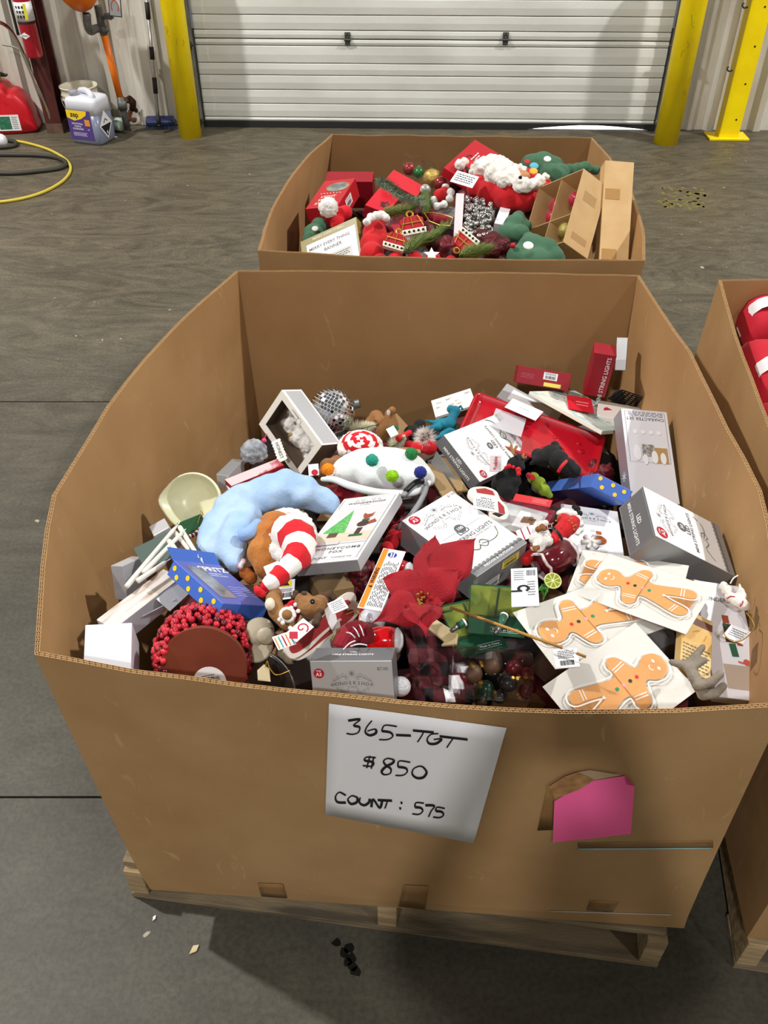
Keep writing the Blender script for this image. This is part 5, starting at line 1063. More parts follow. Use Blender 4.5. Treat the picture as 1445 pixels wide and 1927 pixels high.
# black platter
pc = at(500, 1262, -0.005); Mp = frame(P(474, 1304, 0.69), (1, -0.15, -0.1), (0.1, 0.8, 0.9)); t = thing('black_platter', 'round black lacquered platter with a silver rim behind the front wall', 'platter', M=Mp)
q = MB(); q.lathe([(0.0001, -0.004), (0.048, -0.004), (0.056, 0.002), (0.068, 0.006), (0.070, 0.004), (0.056, -0.003), (0.05, -0.009), (0.0001, -0.009)], None, 44); part(q, 'platter_body', mat('black_lacquer', (14, 14, 15), 0.12, coat=0.7, rgb2=(40, 40, 44), scale=60), t, smooth=True)
q = MB(); q.tube([(0.069*math.cos(2*PI*i/40), 0.069*math.sin(2*PI*i/40), 0.006) for i in range(40)], 0.0016, 6, closed=True); part(q, 'silver_rim', STEEL, t, smooth=True)
t = thing('wooden_tag', 'small pale wooden tag on a gold cord lying on the black platter', 'tag', at(497, 1265, .04)); M = viewframe(at(497, 1266, .045), tilt=0.8); q = MB(); q.prism([(-.009, -.011), (.010, -.013), (.008, .006), (0, .013), (-.010, .004)], M, 0, .003); q.build('tag_body', mat('pale_wood', (214, 200, 162), 0.6), t)
q = MB(); q.tube(catmull([at(499, 1256, .055), at(503, 1244, .06), at(507, 1256, .055), at(520, 1270, .06), at(545, 1262, .06)], 6), 0.0008, 5); q.build('gold_cord', GOLD, t)
# stone-coloured wooden mushroom pieces
sm = mat('stone_wash', (190, 182, 160), 0.8, bump=0.3, bscale=90, rgb2=(170, 160, 138), scale=16); t = thing('wooden_mushroom', 'stone coloured carved mushroom toppled beside the berry ball', 'ornament', at(490, 1195, .05))
M = frame(at(488, 1190, .06), (1, 0.3, -0.2), (0.1, 1, 0.6)); q = MB(); q.lathe([(.0001, -.014), (.016, -.012), (.024, .0), (.022, .012), (.013, .018), (.0001, .019)], M, 24); q.build('cap', sm, t, smooth=True)
M = frame(at(500, 1196, .075), (1, 0, -0.1), (0.2, 0.8, 1)); q = MB(); q.lathe([(.0001, -.006), (.012, -.005), (.014, .006), (.010, .010), (.0001, .010)], M, 20); q.build('knob', sm, t, smooth=True)
M = frame(at(482, 1214, .05), (1, -0.45, -0.1), (0.5, 0.9, 0.8)); q = MB(); q.lathe([(.0001, -.003), (.026, -.003), (.028, 0), (.026, .004), (.0001, .004)], M, 26); bevel(q.build('foot', sm, t, smooth=False), 0.001)
t = thing('wooden_mushroom', 'small grey bird-like ornament with a dark eye under the paper slippers', 'ornament', at(545, 1238, .02)); soft('body', BL([(546, 1236, .03, 15), (532, 1230, .03, 12), (558, 1228, .03, 10)]), mat('putty_clay', (150, 136, 116), 0.8), t, 0.004, 1); q = MB(); q.ball(at(553, 1244, .055), 0.003, 8, 6); q.build('eye', BLACK, t)
# sleepy tan plush with striped hat
t = thing('plush_dog', 'tan plush toy wearing a fur-trimmed red and white striped nightcap', 'plush', at(520, 1040)); pl = mat('golden_plush', (190, 124, 56), 0.92, bump=0.5, bscale=220, rgb2=(166, 100, 42), scale=24, sheen=0.5)
soft('head', BL([(518, 996, .09, 36), (502, 1016, .09, 37), (498, 1040, .09, 34), (504, 1062, .08, 29), (500, 1078, .065, 15), (530, 1030, .06, 36)]), pl, t, 0.0045, 3, 0.001, 120)
soft('paw', BL([(462, 1078, .06, 13), (472, 1088, .055, 13)]), mat('copper_plush', (160, 88, 34), 0.92, bump=0.5, bscale=220), t, 0.0035, 2)
ring = [at(546+39*math.cos(a)+4*math.sin(a), 1010+42*math.sin(a), .105) for a in [2*PI*i/30 for i in range(30)]]
soft('fur_trim', [(p, 14*pxm(p)) for p in ring], FUR_W, t, 0.0035, 1, 0.0025, 110)
striped_tube('striped_nightcap', [at(536, 1000, .10), at(548, 1004, .125), at(561, 1018, .135), at(562, 1040, .135), at(548, 1062, .135), at(528, 1082, .13), at(508, 1098, .125), at(494, 1106, .12)], [0.026, 0.035, 0.031, 0.025, 0.019, 0.016, 0.013, 0.007], [REDFLEECE, WHITEFLEECE], t, band=4, jit=0.004, sub=5)
soft('cap_tip', BL([(486, 1112, .12, 9), (494, 1118, .115, 8), (482, 1106, .12, 6)]), REDFLEECE, t, 0.003, 1)
soft('scarf', BL([(452, 1066, .075, 7), (458, 1056, .08, 6)]), mat('red_white_knit', (196, 40, 60), 0.9, rgb2=(230, 220, 222), scale=90), t, 0.003, 1)
q = MB(); M = viewframe(at(514, 1072, .125))@T(0, 0, 0, 0.4); quad(q, M, 0.026, 0.022); q.build('care_tag', mat('film_tag', (226, 224, 222), 0.4), t)
o, d = carton('care_label', 'white care label with a yellow triangle mark under the striped nightcap', 'label', dict(TL=(524, 1094), TR=(556, 1088), BR=(552, 1125), BL=(522, 1130)), [PAPER], thick=0.001, h=.07, bw=0); F = top(d)
q = MB(); quad(q, F@T(0, d[1]*0.28), d[0]*0.6, d[1]*0.3); y_ = part(q, 'yellow_mark', mat('warning_yellow', (236, 220, 40), 0.5), o); q = MB(); q.add([F@Vector((a*d[0], b*d[1], 0.0004)) for a, b in ((-.2, .18), (.2, .18), (0, .4))], [(0, 1, 2)]); part(q, 'triangle', BLACKINK, y_); q = MB(); barcode(q, F@T(0, -d[1]*0.3), d[0]*0.7, d[1]*0.25); lines(q, F@T(0, -d[1]*.05), d[0]*.8, d[1]*.18, 3); part(q, 'small_print', BLACKINK, o, kind='stuff')
# small plush reindeer
t = thing('plush_reindeer', 'small brown plush reindeer in a red snowflake sweater, tags hanging from it', 'plush', at(560, 1150))
soft('head', BL([(570, 1132, .12, 17), (578, 1140, .12, 20), (592, 1142, .115, 21), (602, 1134, .11, 16), (574, 1124, .12, 12)]), mat('fawn_plush', (156, 112, 68), 0.92, bump=0.5, bscale=240, rgb2=(136, 94, 54), scale=40, sheen=0.4), t, 0.0035, 2, 0.001, 150)
soft('sweater', BL([(545, 1155, .10, 20), (535, 1165, .095, 16), (552, 1142, .10, 14), (540, 1178, .09, 10)]), mat('red_sweater', (196, 26, 40), 0.9, bump=0.4, bscale=200), t, 0.0035, 2)
soft('leg', chain([at(540, 1170, .10), at(520, 1150, .11), at(514, 1128, .115)], [.014, .014, .013]), mat('fawn_plush', (156, 112, 68), 0.92), t, 0.0035, 2)
soft('leg', chain([at(520, 1124, .10), at(517, 1118, .11)], [.011, .012]), mat('fawn_plush', (156, 112, 68), 0.92), t, 0.0035, 1)
q = MB(); q.ball(at(508, 1137, .125), (.008, .010, .010), 14, 10); q.build('hoof', mat('cream_plush', (226, 216, 196), 0.9), t, smooth=True)
q = MB(); q.tube([at(541+12*math.cos(a), 1157+11*math.sin(a), .118) for a in [i*PI/7 for i in range(14)]], 0.004, 8, closed=True); q.build('white_cuff', FUR_W, t, smooth=True)
q = MB(); q.ball(at(540, 1157, .128), (.008, .008, .008), 14, 10); q.build('paw', mat('fawn_plush', (156, 112, 68), 0.92), t, smooth=True)
soft('ear', BL([(598, 1162, .12, 9), (594, 1174, .115, 9), (604, 1152, .12, 8)]), DKBROWNPL, t, 0.003, 1); soft('ear', BL([(556, 1116, .11, 7), (552, 1124, .11, 6)]), DKBROWNPL, t, 0.003, 1)
soft('antler', BL([(610, 1122, .10, 8), (620, 1118, .10, 9), (628, 1126, .095, 7), (616, 1130, .10, 6)]), DKBROWNPL, t, 0.003, 1, 0.001, 120)
q = MB(); q.ball(at(588, 1132, .148), 0.0042, 12, 8); q.build('eye', mat('black_bead', (8, 8, 8), 0.05, coat=1.0), t, smooth=True)
q = MB(); q.ball(at(572, 1116, .135), (.005, .004, .003), 10, 8); q.build('nose', DKBROWNPL, t, smooth=True)
q = MB()
for x, y in ((556, 1138), (561, 1150), (548, 1144), (532, 1172), (546, 1182), (526, 1166)): q.ball(at(x, y, .122), (.0035, .0035, .0035), 8, 6)
q.build('snow_motif', WHITEFLEECE, t, kind='stuff')
for nm, cs, h in (('shop_tag', dict(TL=(572, 1157), TR=(584, 1180), BR=(558, 1215), BL=(542, 1190)), .15), ('striped_tag', dict(TL=(512, 1200), TR=(546, 1186), BR=(556, 1211), BL=(524, 1224)), .135), ('woven_tag', dict(TL=(617, 1138), TR=(645, 1120), BR=(652, 1142), BL=(628, 1158)), .14)):
    M, d = fit(cs, thick=0.001, h=h); q = MB(); q.box(M, *d); s_ = q.build(nm, PAPER, t); F = M@top(d)
    if nm == 'shop_tag':
        q = MB(); ribbon2(q, [(0.010*math.cos(a*.5)*(1-a/16), 0.010*math.sin(a*.5)*(1-a/16)) for a in range(15)], F@T(0, .004), 0.0022); q.add([F@Vector(v) for v in ((0, -.004, 0), (.009, -.012, 0), (0, -.02, 0), (-.009, -.012, 0))], [(0, 1, 2, 3)]); q.build('rose_mark', REDINK, s_)
    elif nm == 'striped_tag':
        for i, c in enumerate(((232, 130, 50), (40, 150, 140), (176, 24, 60), (232, 130, 50), (40, 150, 140))): q = MB(); quad(q, F@T((i-2)*d[0]*.2, -d[1]*.05, 0.0001), d[0]*.07, d[1]*.85); q.build('stripe', mat('stripe_%d' % c[0], c, .6), s_)
    else: q = MB(); lines(q, F, d[0]*.8, d[1]*.8, 5); q.build('small_print', INK, s_, kind='stuff')
# paper slippers stack
def slipper(label, a, b, w, h, dz):
    A, B = at(*a, h), at(*b, h); L = (B-A).length; M = frame((A+B)/2, B-A, (-(B-A).y, (B-A).x, 0.3)); t = thing('paper_plate', label, 'plate', M=M, group='boot-shaped paper plates')
    out = [Vector((x*L, y*w, 0)) for x, y in ((-.5, 0), (-.47, .3), (-.38, .45), (-.1, .42), (.2, .5), (.42, .48), (.5, .25), (.47, -.1), (.3, -.3), (0, -.35), (-.3, -.48), (-.46, -.35))]; o2 = catmull(out, 5, True)
    q = MB(); q.prism([(p.x, p.y) for p in o2], Matrix.Identity(4), 0, .004); part(q, 'plate_body', mat('ivory_paper', (226, 218, 208), .5), t)
    q = MB(); q.prism([(p.x*.86-.004, p.y*.62) for p in o2], Matrix.Identity(4), .004, .0048); part(q, 'red_print', mat('dusty_red_print', (160, 48, 52), .5), t)
    q = MB(); q.prism([(p.x*.12+L*.12, p.y*.9) for p in o2], Matrix.Identity(4), .0048, .0054); part(q, 'white_band', WHITE, t)
slipper('boot-shaped red and ivory paper plate, uppermost under the plush reindeer', (535, 1228), (668, 1128), 0.040, .085, 0)
slipper('boot-shaped paper plate, lower one of the fanned pair under the plush reindeer', (545, 1232), (675, 1146), 0.036, .070, 0)
# lime ornament, candy ornament
t = thing('glass_ornament', 'pale lime glass ornament in the gap left of the velvet candy ornament', 'ornament', at(636, 1202)); c_, r_ = bl(637, 1204, .05, 14); q = MB(); q.ball(c_, r_, 16, 12); q.build('glass_ball', mat('lime_glass', (172, 196, 84), .15, coat=.6), t, smooth=True); q = MB(); q.tube([c_+Vector((0, .004, r_)), c_+Vector((0, .006, r_+.006))], .004, 8); q.build('cap', GOLD, t)
q = MB(); q.tube(catmull([at(636, 1184, .075), at(655, 1173, .09), at(676, 1180, .09), at(679, 1164, .10), at(672, 1150, .10), at(652, 1156, .1)], 6), .0007, 5); q.build('wire_loop', GOLD, t)
t = thing('velvet_ornament', 'dark red velvet candy-cane ornament with white cord, behind the front silver carton', 'ornament', at(665, 1200))
striped_tube('velvet_body', [at(640, 1222, .075), at(652, 1200, .085), at(668, 1188, .09), at(684, 1192, .085), at(690, 1210, .075)], [.016, .017, .017, .016, .012], [mat('wine_velvet', (132, 10, 32), .85, sheen=.6, bump=.2, bscale=200)], t)
q = MB()
for a, b in (((646, 1222), (668, 1206)), ((652, 1190), (668, 1200)), ((664, 1180), (676, 1198)), ((676, 1176), (684, 1196)), ((660, 1216), (690, 1214))): q.tube(catmull([at(a[0], a[1], .105), at((a[0]+b[0])/2, (a[1]+b[1])/2-3, .115), at(b[0], b[1], .105)], 4), .0010, 5)
q.build('white_cord', PAPER, t)
def santa_jar(label, cx, cy, h, r, ang):
    c, rr = bl(cx, cy, h, r); t = thing('gloss_ornament', label, 'ornament', c); M = frame(c, (math.cos(ang), math.sin(ang), 0.1), (0, 1, 1)); M2 = M@Matrix.Rotation(PI/2, 4, 'Y')
    q = MB(); q.lathe([(.0001, -rr*1.3), (rr*.5, -rr*1.24), (rr*.85, -rr), (rr, -rr*.4), (rr*1.02, rr*.4), (rr*.9, rr*.9)], M2, 28); q.build('red_shell', mat('gloss_red', (206, 16, 26), .12, coat=.8), t, smooth=True)
    q = MB(); q.lathe([(rr*.9, rr*.88), (rr*.95, rr*1.0), (rr*.8, rr*1.2), (rr*.4, rr*1.4), (.0001, rr*1.44)], M2, 28); q.build('white_end', mat('milk_plastic', (214, 216, 226), .2, coat=.5), t, smooth=True)
santa_jar('glossy red and white plastic ornament lying below the poinsettia', 722, 1205, .045, 26, -0.1)
santa_jar('glossy red ornament with a milky white end under the warning card', 745, 1075, .05, 24, -0.4)
t = thing('gloss_ornament', 'glossy milk-white bulge with red side showing between warning card and red ornament', 'ornament', at(700, 1160)); c_, r_ = bl(700, 1166, .04, 26); q = MB(); q.ball(c_, (r_, r_*.9, r_*.9), 22, 14); q.build('white_shell', mat('milk_plastic', (214, 216, 226), .2, coat=.5), t, smooth=True); q = MB(); q.ball(at(678, 1150, .03), 20*pxm(c_), 18, 12); q.build('red_side', mat('gloss_red', (206, 16, 26), .12), t, smooth=True)
# poinsettia
t = thing('poinsettia', 'large red fabric poinsettia flower lying on the big string-light carton', 'flower', at(790, 1130, .1)); pm = mat('poinsettia_cloth', (158, 4, 26), .8, bump=.3, bscale=300, rgb2=(136, 2, 20), scale=20, sheen=.3)
def petal(b, tip, w, h0, h1, arch=.018, twist=0.0, bend=0.0, parent=None, m=None, lab=None):
    B_, T_ = at(b[0], b[1], h0), at(tip[0], tip[1], h1); L = (T_-B_).length; M = frame(B_, T_-B_, Vector((0, -.55, .83)).cross(T_-B_)); nl, nw = 12, 6; wd = w*pxm(B_)*(1.35 if (m is None) else 1); v = []
    for i in range(nl+1):
        s = i/nl; ww = wd*(math.sin(PI*min(1, s**0.8))**0.7)*(1 if s < .45 else (1-((s-.45)/.55)**1.3))+0.0006
        for j in range(nw+1):
            u = (j/nw-.5); cr = abs(u)*2
            v.append(M@Vector((s*L, u*ww*2+bend*s*s, arch*math.sin(PI*s*.9)-cr*cr*ww*.16*math.sin(PI*s)+cr*.003+twist*u*s*.05+.0025*math.sin(s*14+cr*3)*cr)))
    q = MB(); q.add(v, [(i*(nw+1)+j, (i+1)*(nw+1)+j, (i+1)*(nw+1)+j+1, i*(nw+1)+j+1) for i in range(nl) for j in range(nw)]); o = q.build('petal', m or pm, parent or t, smooth=True, label=lab)
    md = o.modifiers.new('cloth', 'SOLIDIFY'); md.thickness = .0008; return o
for args in (((800, 1108), (818, 1011), 24, .125, .150, .012), ((815, 1095), (893, 1016), 30, .125, .155, .016), ((803, 1100), (798, 1024), 14, .12, .14, .01), ((800, 1120), (723, 1092), 24, .13, .125, .02), ((800, 1125), (862, 1073), 26, .135, .16, .02), ((810, 1118), (872, 1086), 26, .11, .135, .02),
             ((795, 1135), (699, 1174), 26, .12, .11, .02), ((792, 1138), (802, 1205), 27, .125, .115, .016), ((800, 1130), (846, 1130), 22, .125, .13, .015), ((790, 1136), (786, 1178), 15, .14, .145, .012), ((795, 1130), (838, 1168), 22, .115, .11, .012), ((805, 1100), (846, 1040), 26, .115, .14, .012)): petal(*args)
q = MB(); R = random.Random(8)
for i in range(14): q.ball(at(795+R.uniform(-10, 10), 1126+R.uniform(-14, 12), .152), .0022, 6, 5)
q.build('stamens', mat('gold_green_bead', (150, 110, 30), .4, metal=.4), t, kind='stuff')
q = MB(); q.tube([at(833, 1152, .10), at(850, 1148, .09)], .0025, 6); q.build('stem', mat('green_stem', (50, 80, 40), .6), t)
# long gold stick and two silver clips
t = thing('wooden_stick', 'long thin gold-brown stick lying across the green cards', 'stick', at(950, 1190, .1)); q = MB(); q.tube([at(848, 1143, .075), at(1058, 1219, .10)], .0024, 8); q.build('stick_body', mat('bamboo', (176, 130, 62), .5), t, smooth=True)
q = MB(); q.tube([at(1085, 1229, .10), at(1102, 1236, .095)], .0022, 8); q.build('stick_end', mat('bamboo', (176, 130, 62), .5), t, smooth=True); q = MB(); q.tube([at(1056, 1218, .10), at(1087, 1230, .098)], .0012, 6); q.build('pale_core', PAPER, t)
for lab, a, b, c in (('silver-tipped green clip light, right one under the gold stick', (948, 1160), (940, 1178), (931, 1193)), ('silver-tipped clip light, left one under the gold stick', (872, 1172), (862, 1178), (848, 1188))):
    t = thing('clip_light', lab, 'light', at(*b, .07), group='silver clip lights on the green cards'); q = MB(); q.tube([at(*a, .075), at(*b, .072)], .0062, 12); q.build('green_barrel', mat('green_plastic', (40, 92, 66), .4), t, smooth=True)
    q = MB(); q.tube([at(*b, .072), at(*c, .068)], [.0052, .003], 12); q.build('silver_tip', STEEL, t, smooth=True); q = MB(); q.tube([at(*a, .075), at(*a, .075)+(at(*a, .075)-at(*b, .072)).normalized()*.003], .0068, 12); q.build('white_ring', PAPER, t)
t = thing('wooden_block', 'pale wooden arrow-shaped piece below the poinsettia', 'ornament', at(838, 1190, .04)); M = frame(at(836, 1192, .045), (1, -1.0, -.1), (.6, .8, .4)); q = MB(); q.prism([(-.03, -.012), (.012, -.012), (.012, -.02), (.03, -.003), (.02, .012), (-.03, .008)], M, 0, .008); bevel(q.build('block_body', mat('birch', (214, 196, 154), .6, rgb2=(196, 176, 132), scale=30), t), .0015)
# santa napkins
cs = dict(TL=(893, 912), TR=(948, 925), BR=(950, 980), BL=(880, 960)); M, d = fit(cs, thick=.006, h=.11, dims=(.085, .095)); t = thing('paper_napkins', 'pack of santa-shaped paper napkins lying right of the big string-light carton', 'napkins', M=M)
R2 = [Vector((x*d[0], y*d[1], 0)) for x, y in ((-.5, .1), (-.42, .36), (-.1, .52), (.18, .46), (.3, .2), (.46, 0), (.52, -.3), (.4, -.5), (.1, -.42), (0, -.2), (-.3, -.1))]; o2 = catmull(R2, 6, True)
q = MB(); q.prism([(p.x, p.y) for p in o2], Matrix.Identity(4), -.004, .003); part(q, 'napkin_stack', mat('ivory_paper', (226, 218, 208), .5), t)
q = MB(); q.prism([(x*d[0], y*d[1]) for x, y in ((-.32, .34), (-.1, .46), (.1, .42), (.16, .28), (-.28, .22))], Matrix.Identity(4), .003, .0036); q.prism([(x*d[0], y*d[1]) for x, y in ((.26, .1), (.40, -.05), (.44, -.3), (.2, -.32), (.14, -.1))], Matrix.Identity(4), .003, .0036); part(q, 'red_print', mat('dusty_red_print', (160, 48, 52), .5), t)
q = MB(); q.prism([(x*d[0], y*d[1]) for x, y in ((.2, -.34), (.42, -.32), (.3, -.46), (.12, -.4))], Matrix.Identity(4), .003, .0036); part(q, 'black_print', BLACKINK, t)
q = MB(); q.box(T(-.004, -.012, .0045, .1), .048, .044, .001); lb = part(q, 'paper_label', PAPER, t); q = MB(); text_mb(q, 'SPRITZ', T(-.004, .004, .0055, .1), .007, .01); lines(q, T(-.004, -.014, .0055, .1), .036, .026, 5); part(q, 'small_print', BLACKINK, lb, kind='stuff')
# black reindeer, black dog, green ornament
t = thing('felt_reindeer', 'black felt reindeer with tan antlers and a red bow, seated on the heap', 'toy', at(955, 890, .05))
soft('body', BL([(948, 905, .07, 20), (956, 920, .06, 20), (962, 890, .09, 17), (968, 874, .11, 15), (976, 866, .12, 12), (982, 862, .12, 8), (935, 912, .06, 12), (970, 905, .08, 12)])+chain([at(978, 868, .12), at(984, 880, .115)], [.008, .006]), BLACKPL, t, .0035, 2)
q = MB(); am = mat('tan_felt', (148, 104, 62), .9)
for pts in ([(968, 856), (962, 845), (957, 842)], [(964, 848), (962, 838)], [(966, 850), (972, 840)]): q.tube([at(x, y, .135) for x, y in pts], .0028, 6)
q.build('antler', am, t)
q = MB()
for pts in ([(982, 858), (986, 862), (990, 860)], [(984, 861), (985, 854)]): q.tube([at(x, y, .13) for x, y in pts], .0025, 6)
q.build('antler', am, t)
soft('bow', BL([(958, 877, .115, 5), (966, 879, .12, 4), (975, 884, .12, 6), (976, 891, .12, 5), (952, 880, .11, 4)]), REDFLEECE, t, .0025, 1); q = MB(); q.ball(at(973, 862, .137), .0016, 8, 6); q.build('eye', mat('black_bead', (8, 8, 8), .05, coat=1.0), t)
o, d = carton('swing_tag', 'small pale pink tag hanging by the black felt reindeer', 'tag', dict(TL=(922, 858), TR=(944, 857), BR=(942, 885), BL=(921, 888)), [mat('pink_grey_card', (190, 178, 182), .5)], thick=.001, h=.10, bw=0)
q = MB(); text_mb(q, 'Wondershop', top(d)@T(0, 0, 0, PI/2), d[1]*.16, .01); part(q, 'lettering', REDINK, o)
t = thing('felt_dog', 'black felt dog with a red collar lying nose-down on the red tray', 'toy', at(1045, 865, .06))
soft('body', BL([(1020, 862, .08, 17), (1036, 856, .085, 20), (1052, 866, .085, 19), (1068, 878, .08, 17), (1080, 886, .075, 14), (1012, 856, .08, 13), (1044, 838, .09, 9), (1050, 846, .09, 9)])+chain([at(1010, 866, .08), at(998, 874, .07)], [.009, .004])+chain([at(1048, 838, .095), at(1056, 856, .10)], [.006, .006]), BLACKPL, t, .0035, 2)
q = MB(); q.tube(catmull([at(1066, 868, .095), at(1058, 876, .112), at(1050, 888, .10)], 5), .0035, 8); q.build('red_collar', REDFLEECE, t)
t = thing('green_ornament', 'lime green velvet bauble lying left of the upturned blue carton', 'ornament', at(1010, 910, .04)); soft('bauble', BL([(1004, 900, .065, 12), (1014, 910, .065, 14), (1024, 922, .06, 12), (1034, 932, .05, 7)]), mat('lime_velvet', (126, 150, 30), .8, sheen=.5, bump=.3, bscale=150), t, .0035, 2); q = MB(); q.tube([at(994, 894, .08), at(1002, 899, .085)], .006, 8); q.build('red_top', REDFLEECE, t)
# striped edge book between
# grey strap handle
t = thing('strap_handle', 'grey plastic strap handle bent into a loop right of the honeycomb carton', 'handle', at(780, 950, .05)); q = MB(); pts = catmull([at(744, 998, .05), at(766, 978, .08), at(786, 952, .09), at(800, 925, .09), at(801, 911, .085), at(794, 905, .08), at(776, 918, .09), at(757, 934, .085)], 6)
q.tube(pts, [.0058]*len(pts), 6); q.build('strap', mat('grey_strap', (138, 140, 144), .35), t, smooth=True); q = MB(); q.tube(catmull([at(796, 905, .095), at(782, 908, .097), at(764, 924, .093)], 5), .0062, 6); q.build('black_grip', BLACK, t, smooth=True)
for i, (cs, h) in enumerate(((dict(TL=(790, 865), TR=(826, 880), BR=(862, 935), BL=(838, 940)), .04), (dict(TL=(818, 855), TR=(840, 862), BR=(880, 920), BL=(862, 926)), .03), (dict(TL=(720, 842), TR=(790, 842), BR=(792, 852), BL=(724, 852)), .05))):
    carton('kraft_card', ['loose kraft card right of the white pompom hat, lower one', 'loose kraft card under the upside-down string-light carton', 'kraft card strip behind the white pompom hat'][i], 'card', cs, [mat('dull_kraft', (150, 124, 86), .6)], thick=.004, h=h, bw=0)
# white ornament card and stars
t = thing('felt_snowflake', 'small white felt snowflake lying on the flat white shop carton', 'ornament', at(1115, 1020)); q = MB(); c_ = at(1112, 1020, .05)
for k in range(6): a = k*PI/3; q.tube([c_, c_+Vector((math.cos(a), math.sin(a), 0))*.018], [.004, .005], 8)
q.build('arms', WHITEFLEECE, t, smooth=True)
# santa ornament
t = thing('santa_ornament', 'red felt santa ornament with black belt and white fur trim, lying face up', 'ornament', at(1045, 1000, .06))
soft('red_coat', BL([(1058, 1000, .075, 18), (1068, 990, .08, 19), (1078, 984, .08, 15), (1050, 1010, .07, 15), (1040, 1018, .07, 12), (1060, 978, .075, 13)]), VELVET_R, t, .0035, 3)
soft('fur_trim', BL([(1052, 966, .08, 6), (1060, 963, .082, 7), (1070, 964, .082, 7), (1080, 968, .082, 7), (1088, 976, .082, 7), (1093, 986, .08, 7), (1092, 998, .078, 6), (1086, 1004, .075, 5)]), FUR_W, t, .003, 1, .0015, 120)
soft('fur_cuffs', BL([(1018, 988, .085, 9), (1026, 985, .085, 7), (1004, 1014, .08, 10), (1014, 1008, .085, 11), (1026, 1006, .085, 11), (1030, 1018, .085, 11), (1018, 1024, .08, 11), (1006, 1030, .075, 9), (1016, 1038, .07, 8)]), FUR_W, t, .003, 1, .0015, 120)
soft('mitten', BL([(1012, 996, .10, 6), (1020, 992, .10, 7), (1025, 996, .10, 4)]), mat('brown_leather', (128, 78, 34), .7), t, .0025, 1); soft('mitten', BL([(1000, 1026, .095, 4), (1006, 1031, .10, 5), (1012, 1030, .10, 5), (1008, 1036, .098, 4)]), mat('brown_leather', (128, 78, 34), .7), t, .0025, 1)
soft('leg', BL([(998, 1046, .055, 12), (990, 1054, .05, 12)]), VELVET_R, t, .0035, 2); soft('boot', BL([(1086, 958, .075, 7), (1091, 966, .075, 6), (1080, 954, .07, 5)]), BLACKPL, t, .003, 1)
q = MB(); q.tube(catmull([at(1036, 991, .105), at(1046, 998, .113), at(1054, 1008, .105), at(1057, 1014, .09)], 5), .0028, 6); q.build('belt', BLACK, t)
q = MB(); M = viewframe(at(1034, 990, .112)); ribbon2(q, [(-.004, -.004), (.004, -.004), (.004, .004), (-.004, .004)], M, .0018, closed=True); q.build('buckle', mat('silver_buckle', (220, 220, 224), .3, metal=.6), t)
q = MB()
for x, y in ((1040, 985), (1046, 980), (1050, 973), (1054, 970), (1071, 980), (1076, 984), (1079, 990), (1083, 988), (1080, 996), (1074, 976)): q.ball(at(x, y, .108), .0018, 6, 5)
q.build('gold_beads', GOLD, t, kind='stuff')
q = MB(); M = viewframe(at(990, 1004, .07))@T(0, 0, 0, .35); q.box(M, .034, .022, .004, 0); q.box(M@T(-.007, 0, .0022), .002, .022, .001, 1); q.box(M@T(.006, 0, .0022), .002, .022, .001, 1); q.build('striped_gift', [PAPER, REDINK], t)
# wine jar, lime slice, sprig
A, B_ = at(1018, 1066, .05), at(1070, 1038, .06); rr = 26*pxm(A); t = thing('candle_jar', 'dark red cylinder wrapped in clear film below the santa ornament', 'jar', A); q = MB(); q.tube([A, B_], rr, 28); q.build('jar_body', mat('wine_glass_jar', (92, 12, 26), .15, coat=.6), t, smooth=True)
q = MB(); q.tube([A+(A-B_)*.12, A, B_, B_+(B_-A)*.2], [rr*.8, rr*1.05, rr*1.05, rr*.55], 20); o = q.build('clear_wrap', PLASTIC, t, smooth=True)
q = MB(); R = random.Random(4); d_ = (B_-A).normalized(); o1 = d_.orthogonal().normalized(); o2_ = d_.cross(o1)
for e in (A, B_):
    pts = [e+(o1*math.cos(a)+o2_*math.sin(a))*rr*1.04+Vector((R.uniform(-.002, .002), R.uniform(-.002, .002), R.uniform(-.002, .002))) for a in [2*PI*i/16 for i in range(16)]]; q.tube(pts, .0028, 6, closed=True)
q.build('lace_rim', mat('white_lace', (214, 196, 194), .8), t)
c_ = at(1040, 1093, .075); M = viewframe(c_, tilt=.35); t = thing('lime_slice', 'artificial lime slice ornament below the dark red cylinder', 'ornament', c_); q = MB(); q.lathe([(.0001, -.0015), (.0145, -.0015), (.0150, 0), (.0145, .0015), (.0001, .0015)], M, 28); q.build('peel', mat('lime_peel', (206, 214, 150), .5), t)
for k in range(8): a = k*PI/4; q = MB(); pts = [(.002, 0)]+[(.0128*math.cos(b), .0128*math.sin(b)) for b in (-.32, -.16, 0, .16, .32)]; q.prism(pts, M@T(0, 0, 0, a), .0015, .0020); q.build('segment', mat('lime_flesh', (132, 140, 40), .3), t)
t = thing('leaf_sprig', 'bright green plastic leaf sprig under the lime slice', 'foliage', at(1022, 1115, .06)); R = random.Random(9)
for i in range(9): petal((1022, 1108), (1022+R.uniform(-18, 16), 1112+R.uniform(-6, 20)), 5, .055, .06+R.uniform(0, .015), .004, parent=t, m=mat('leaf_green', (74, 140, 52), .5)).name = 'leaf'
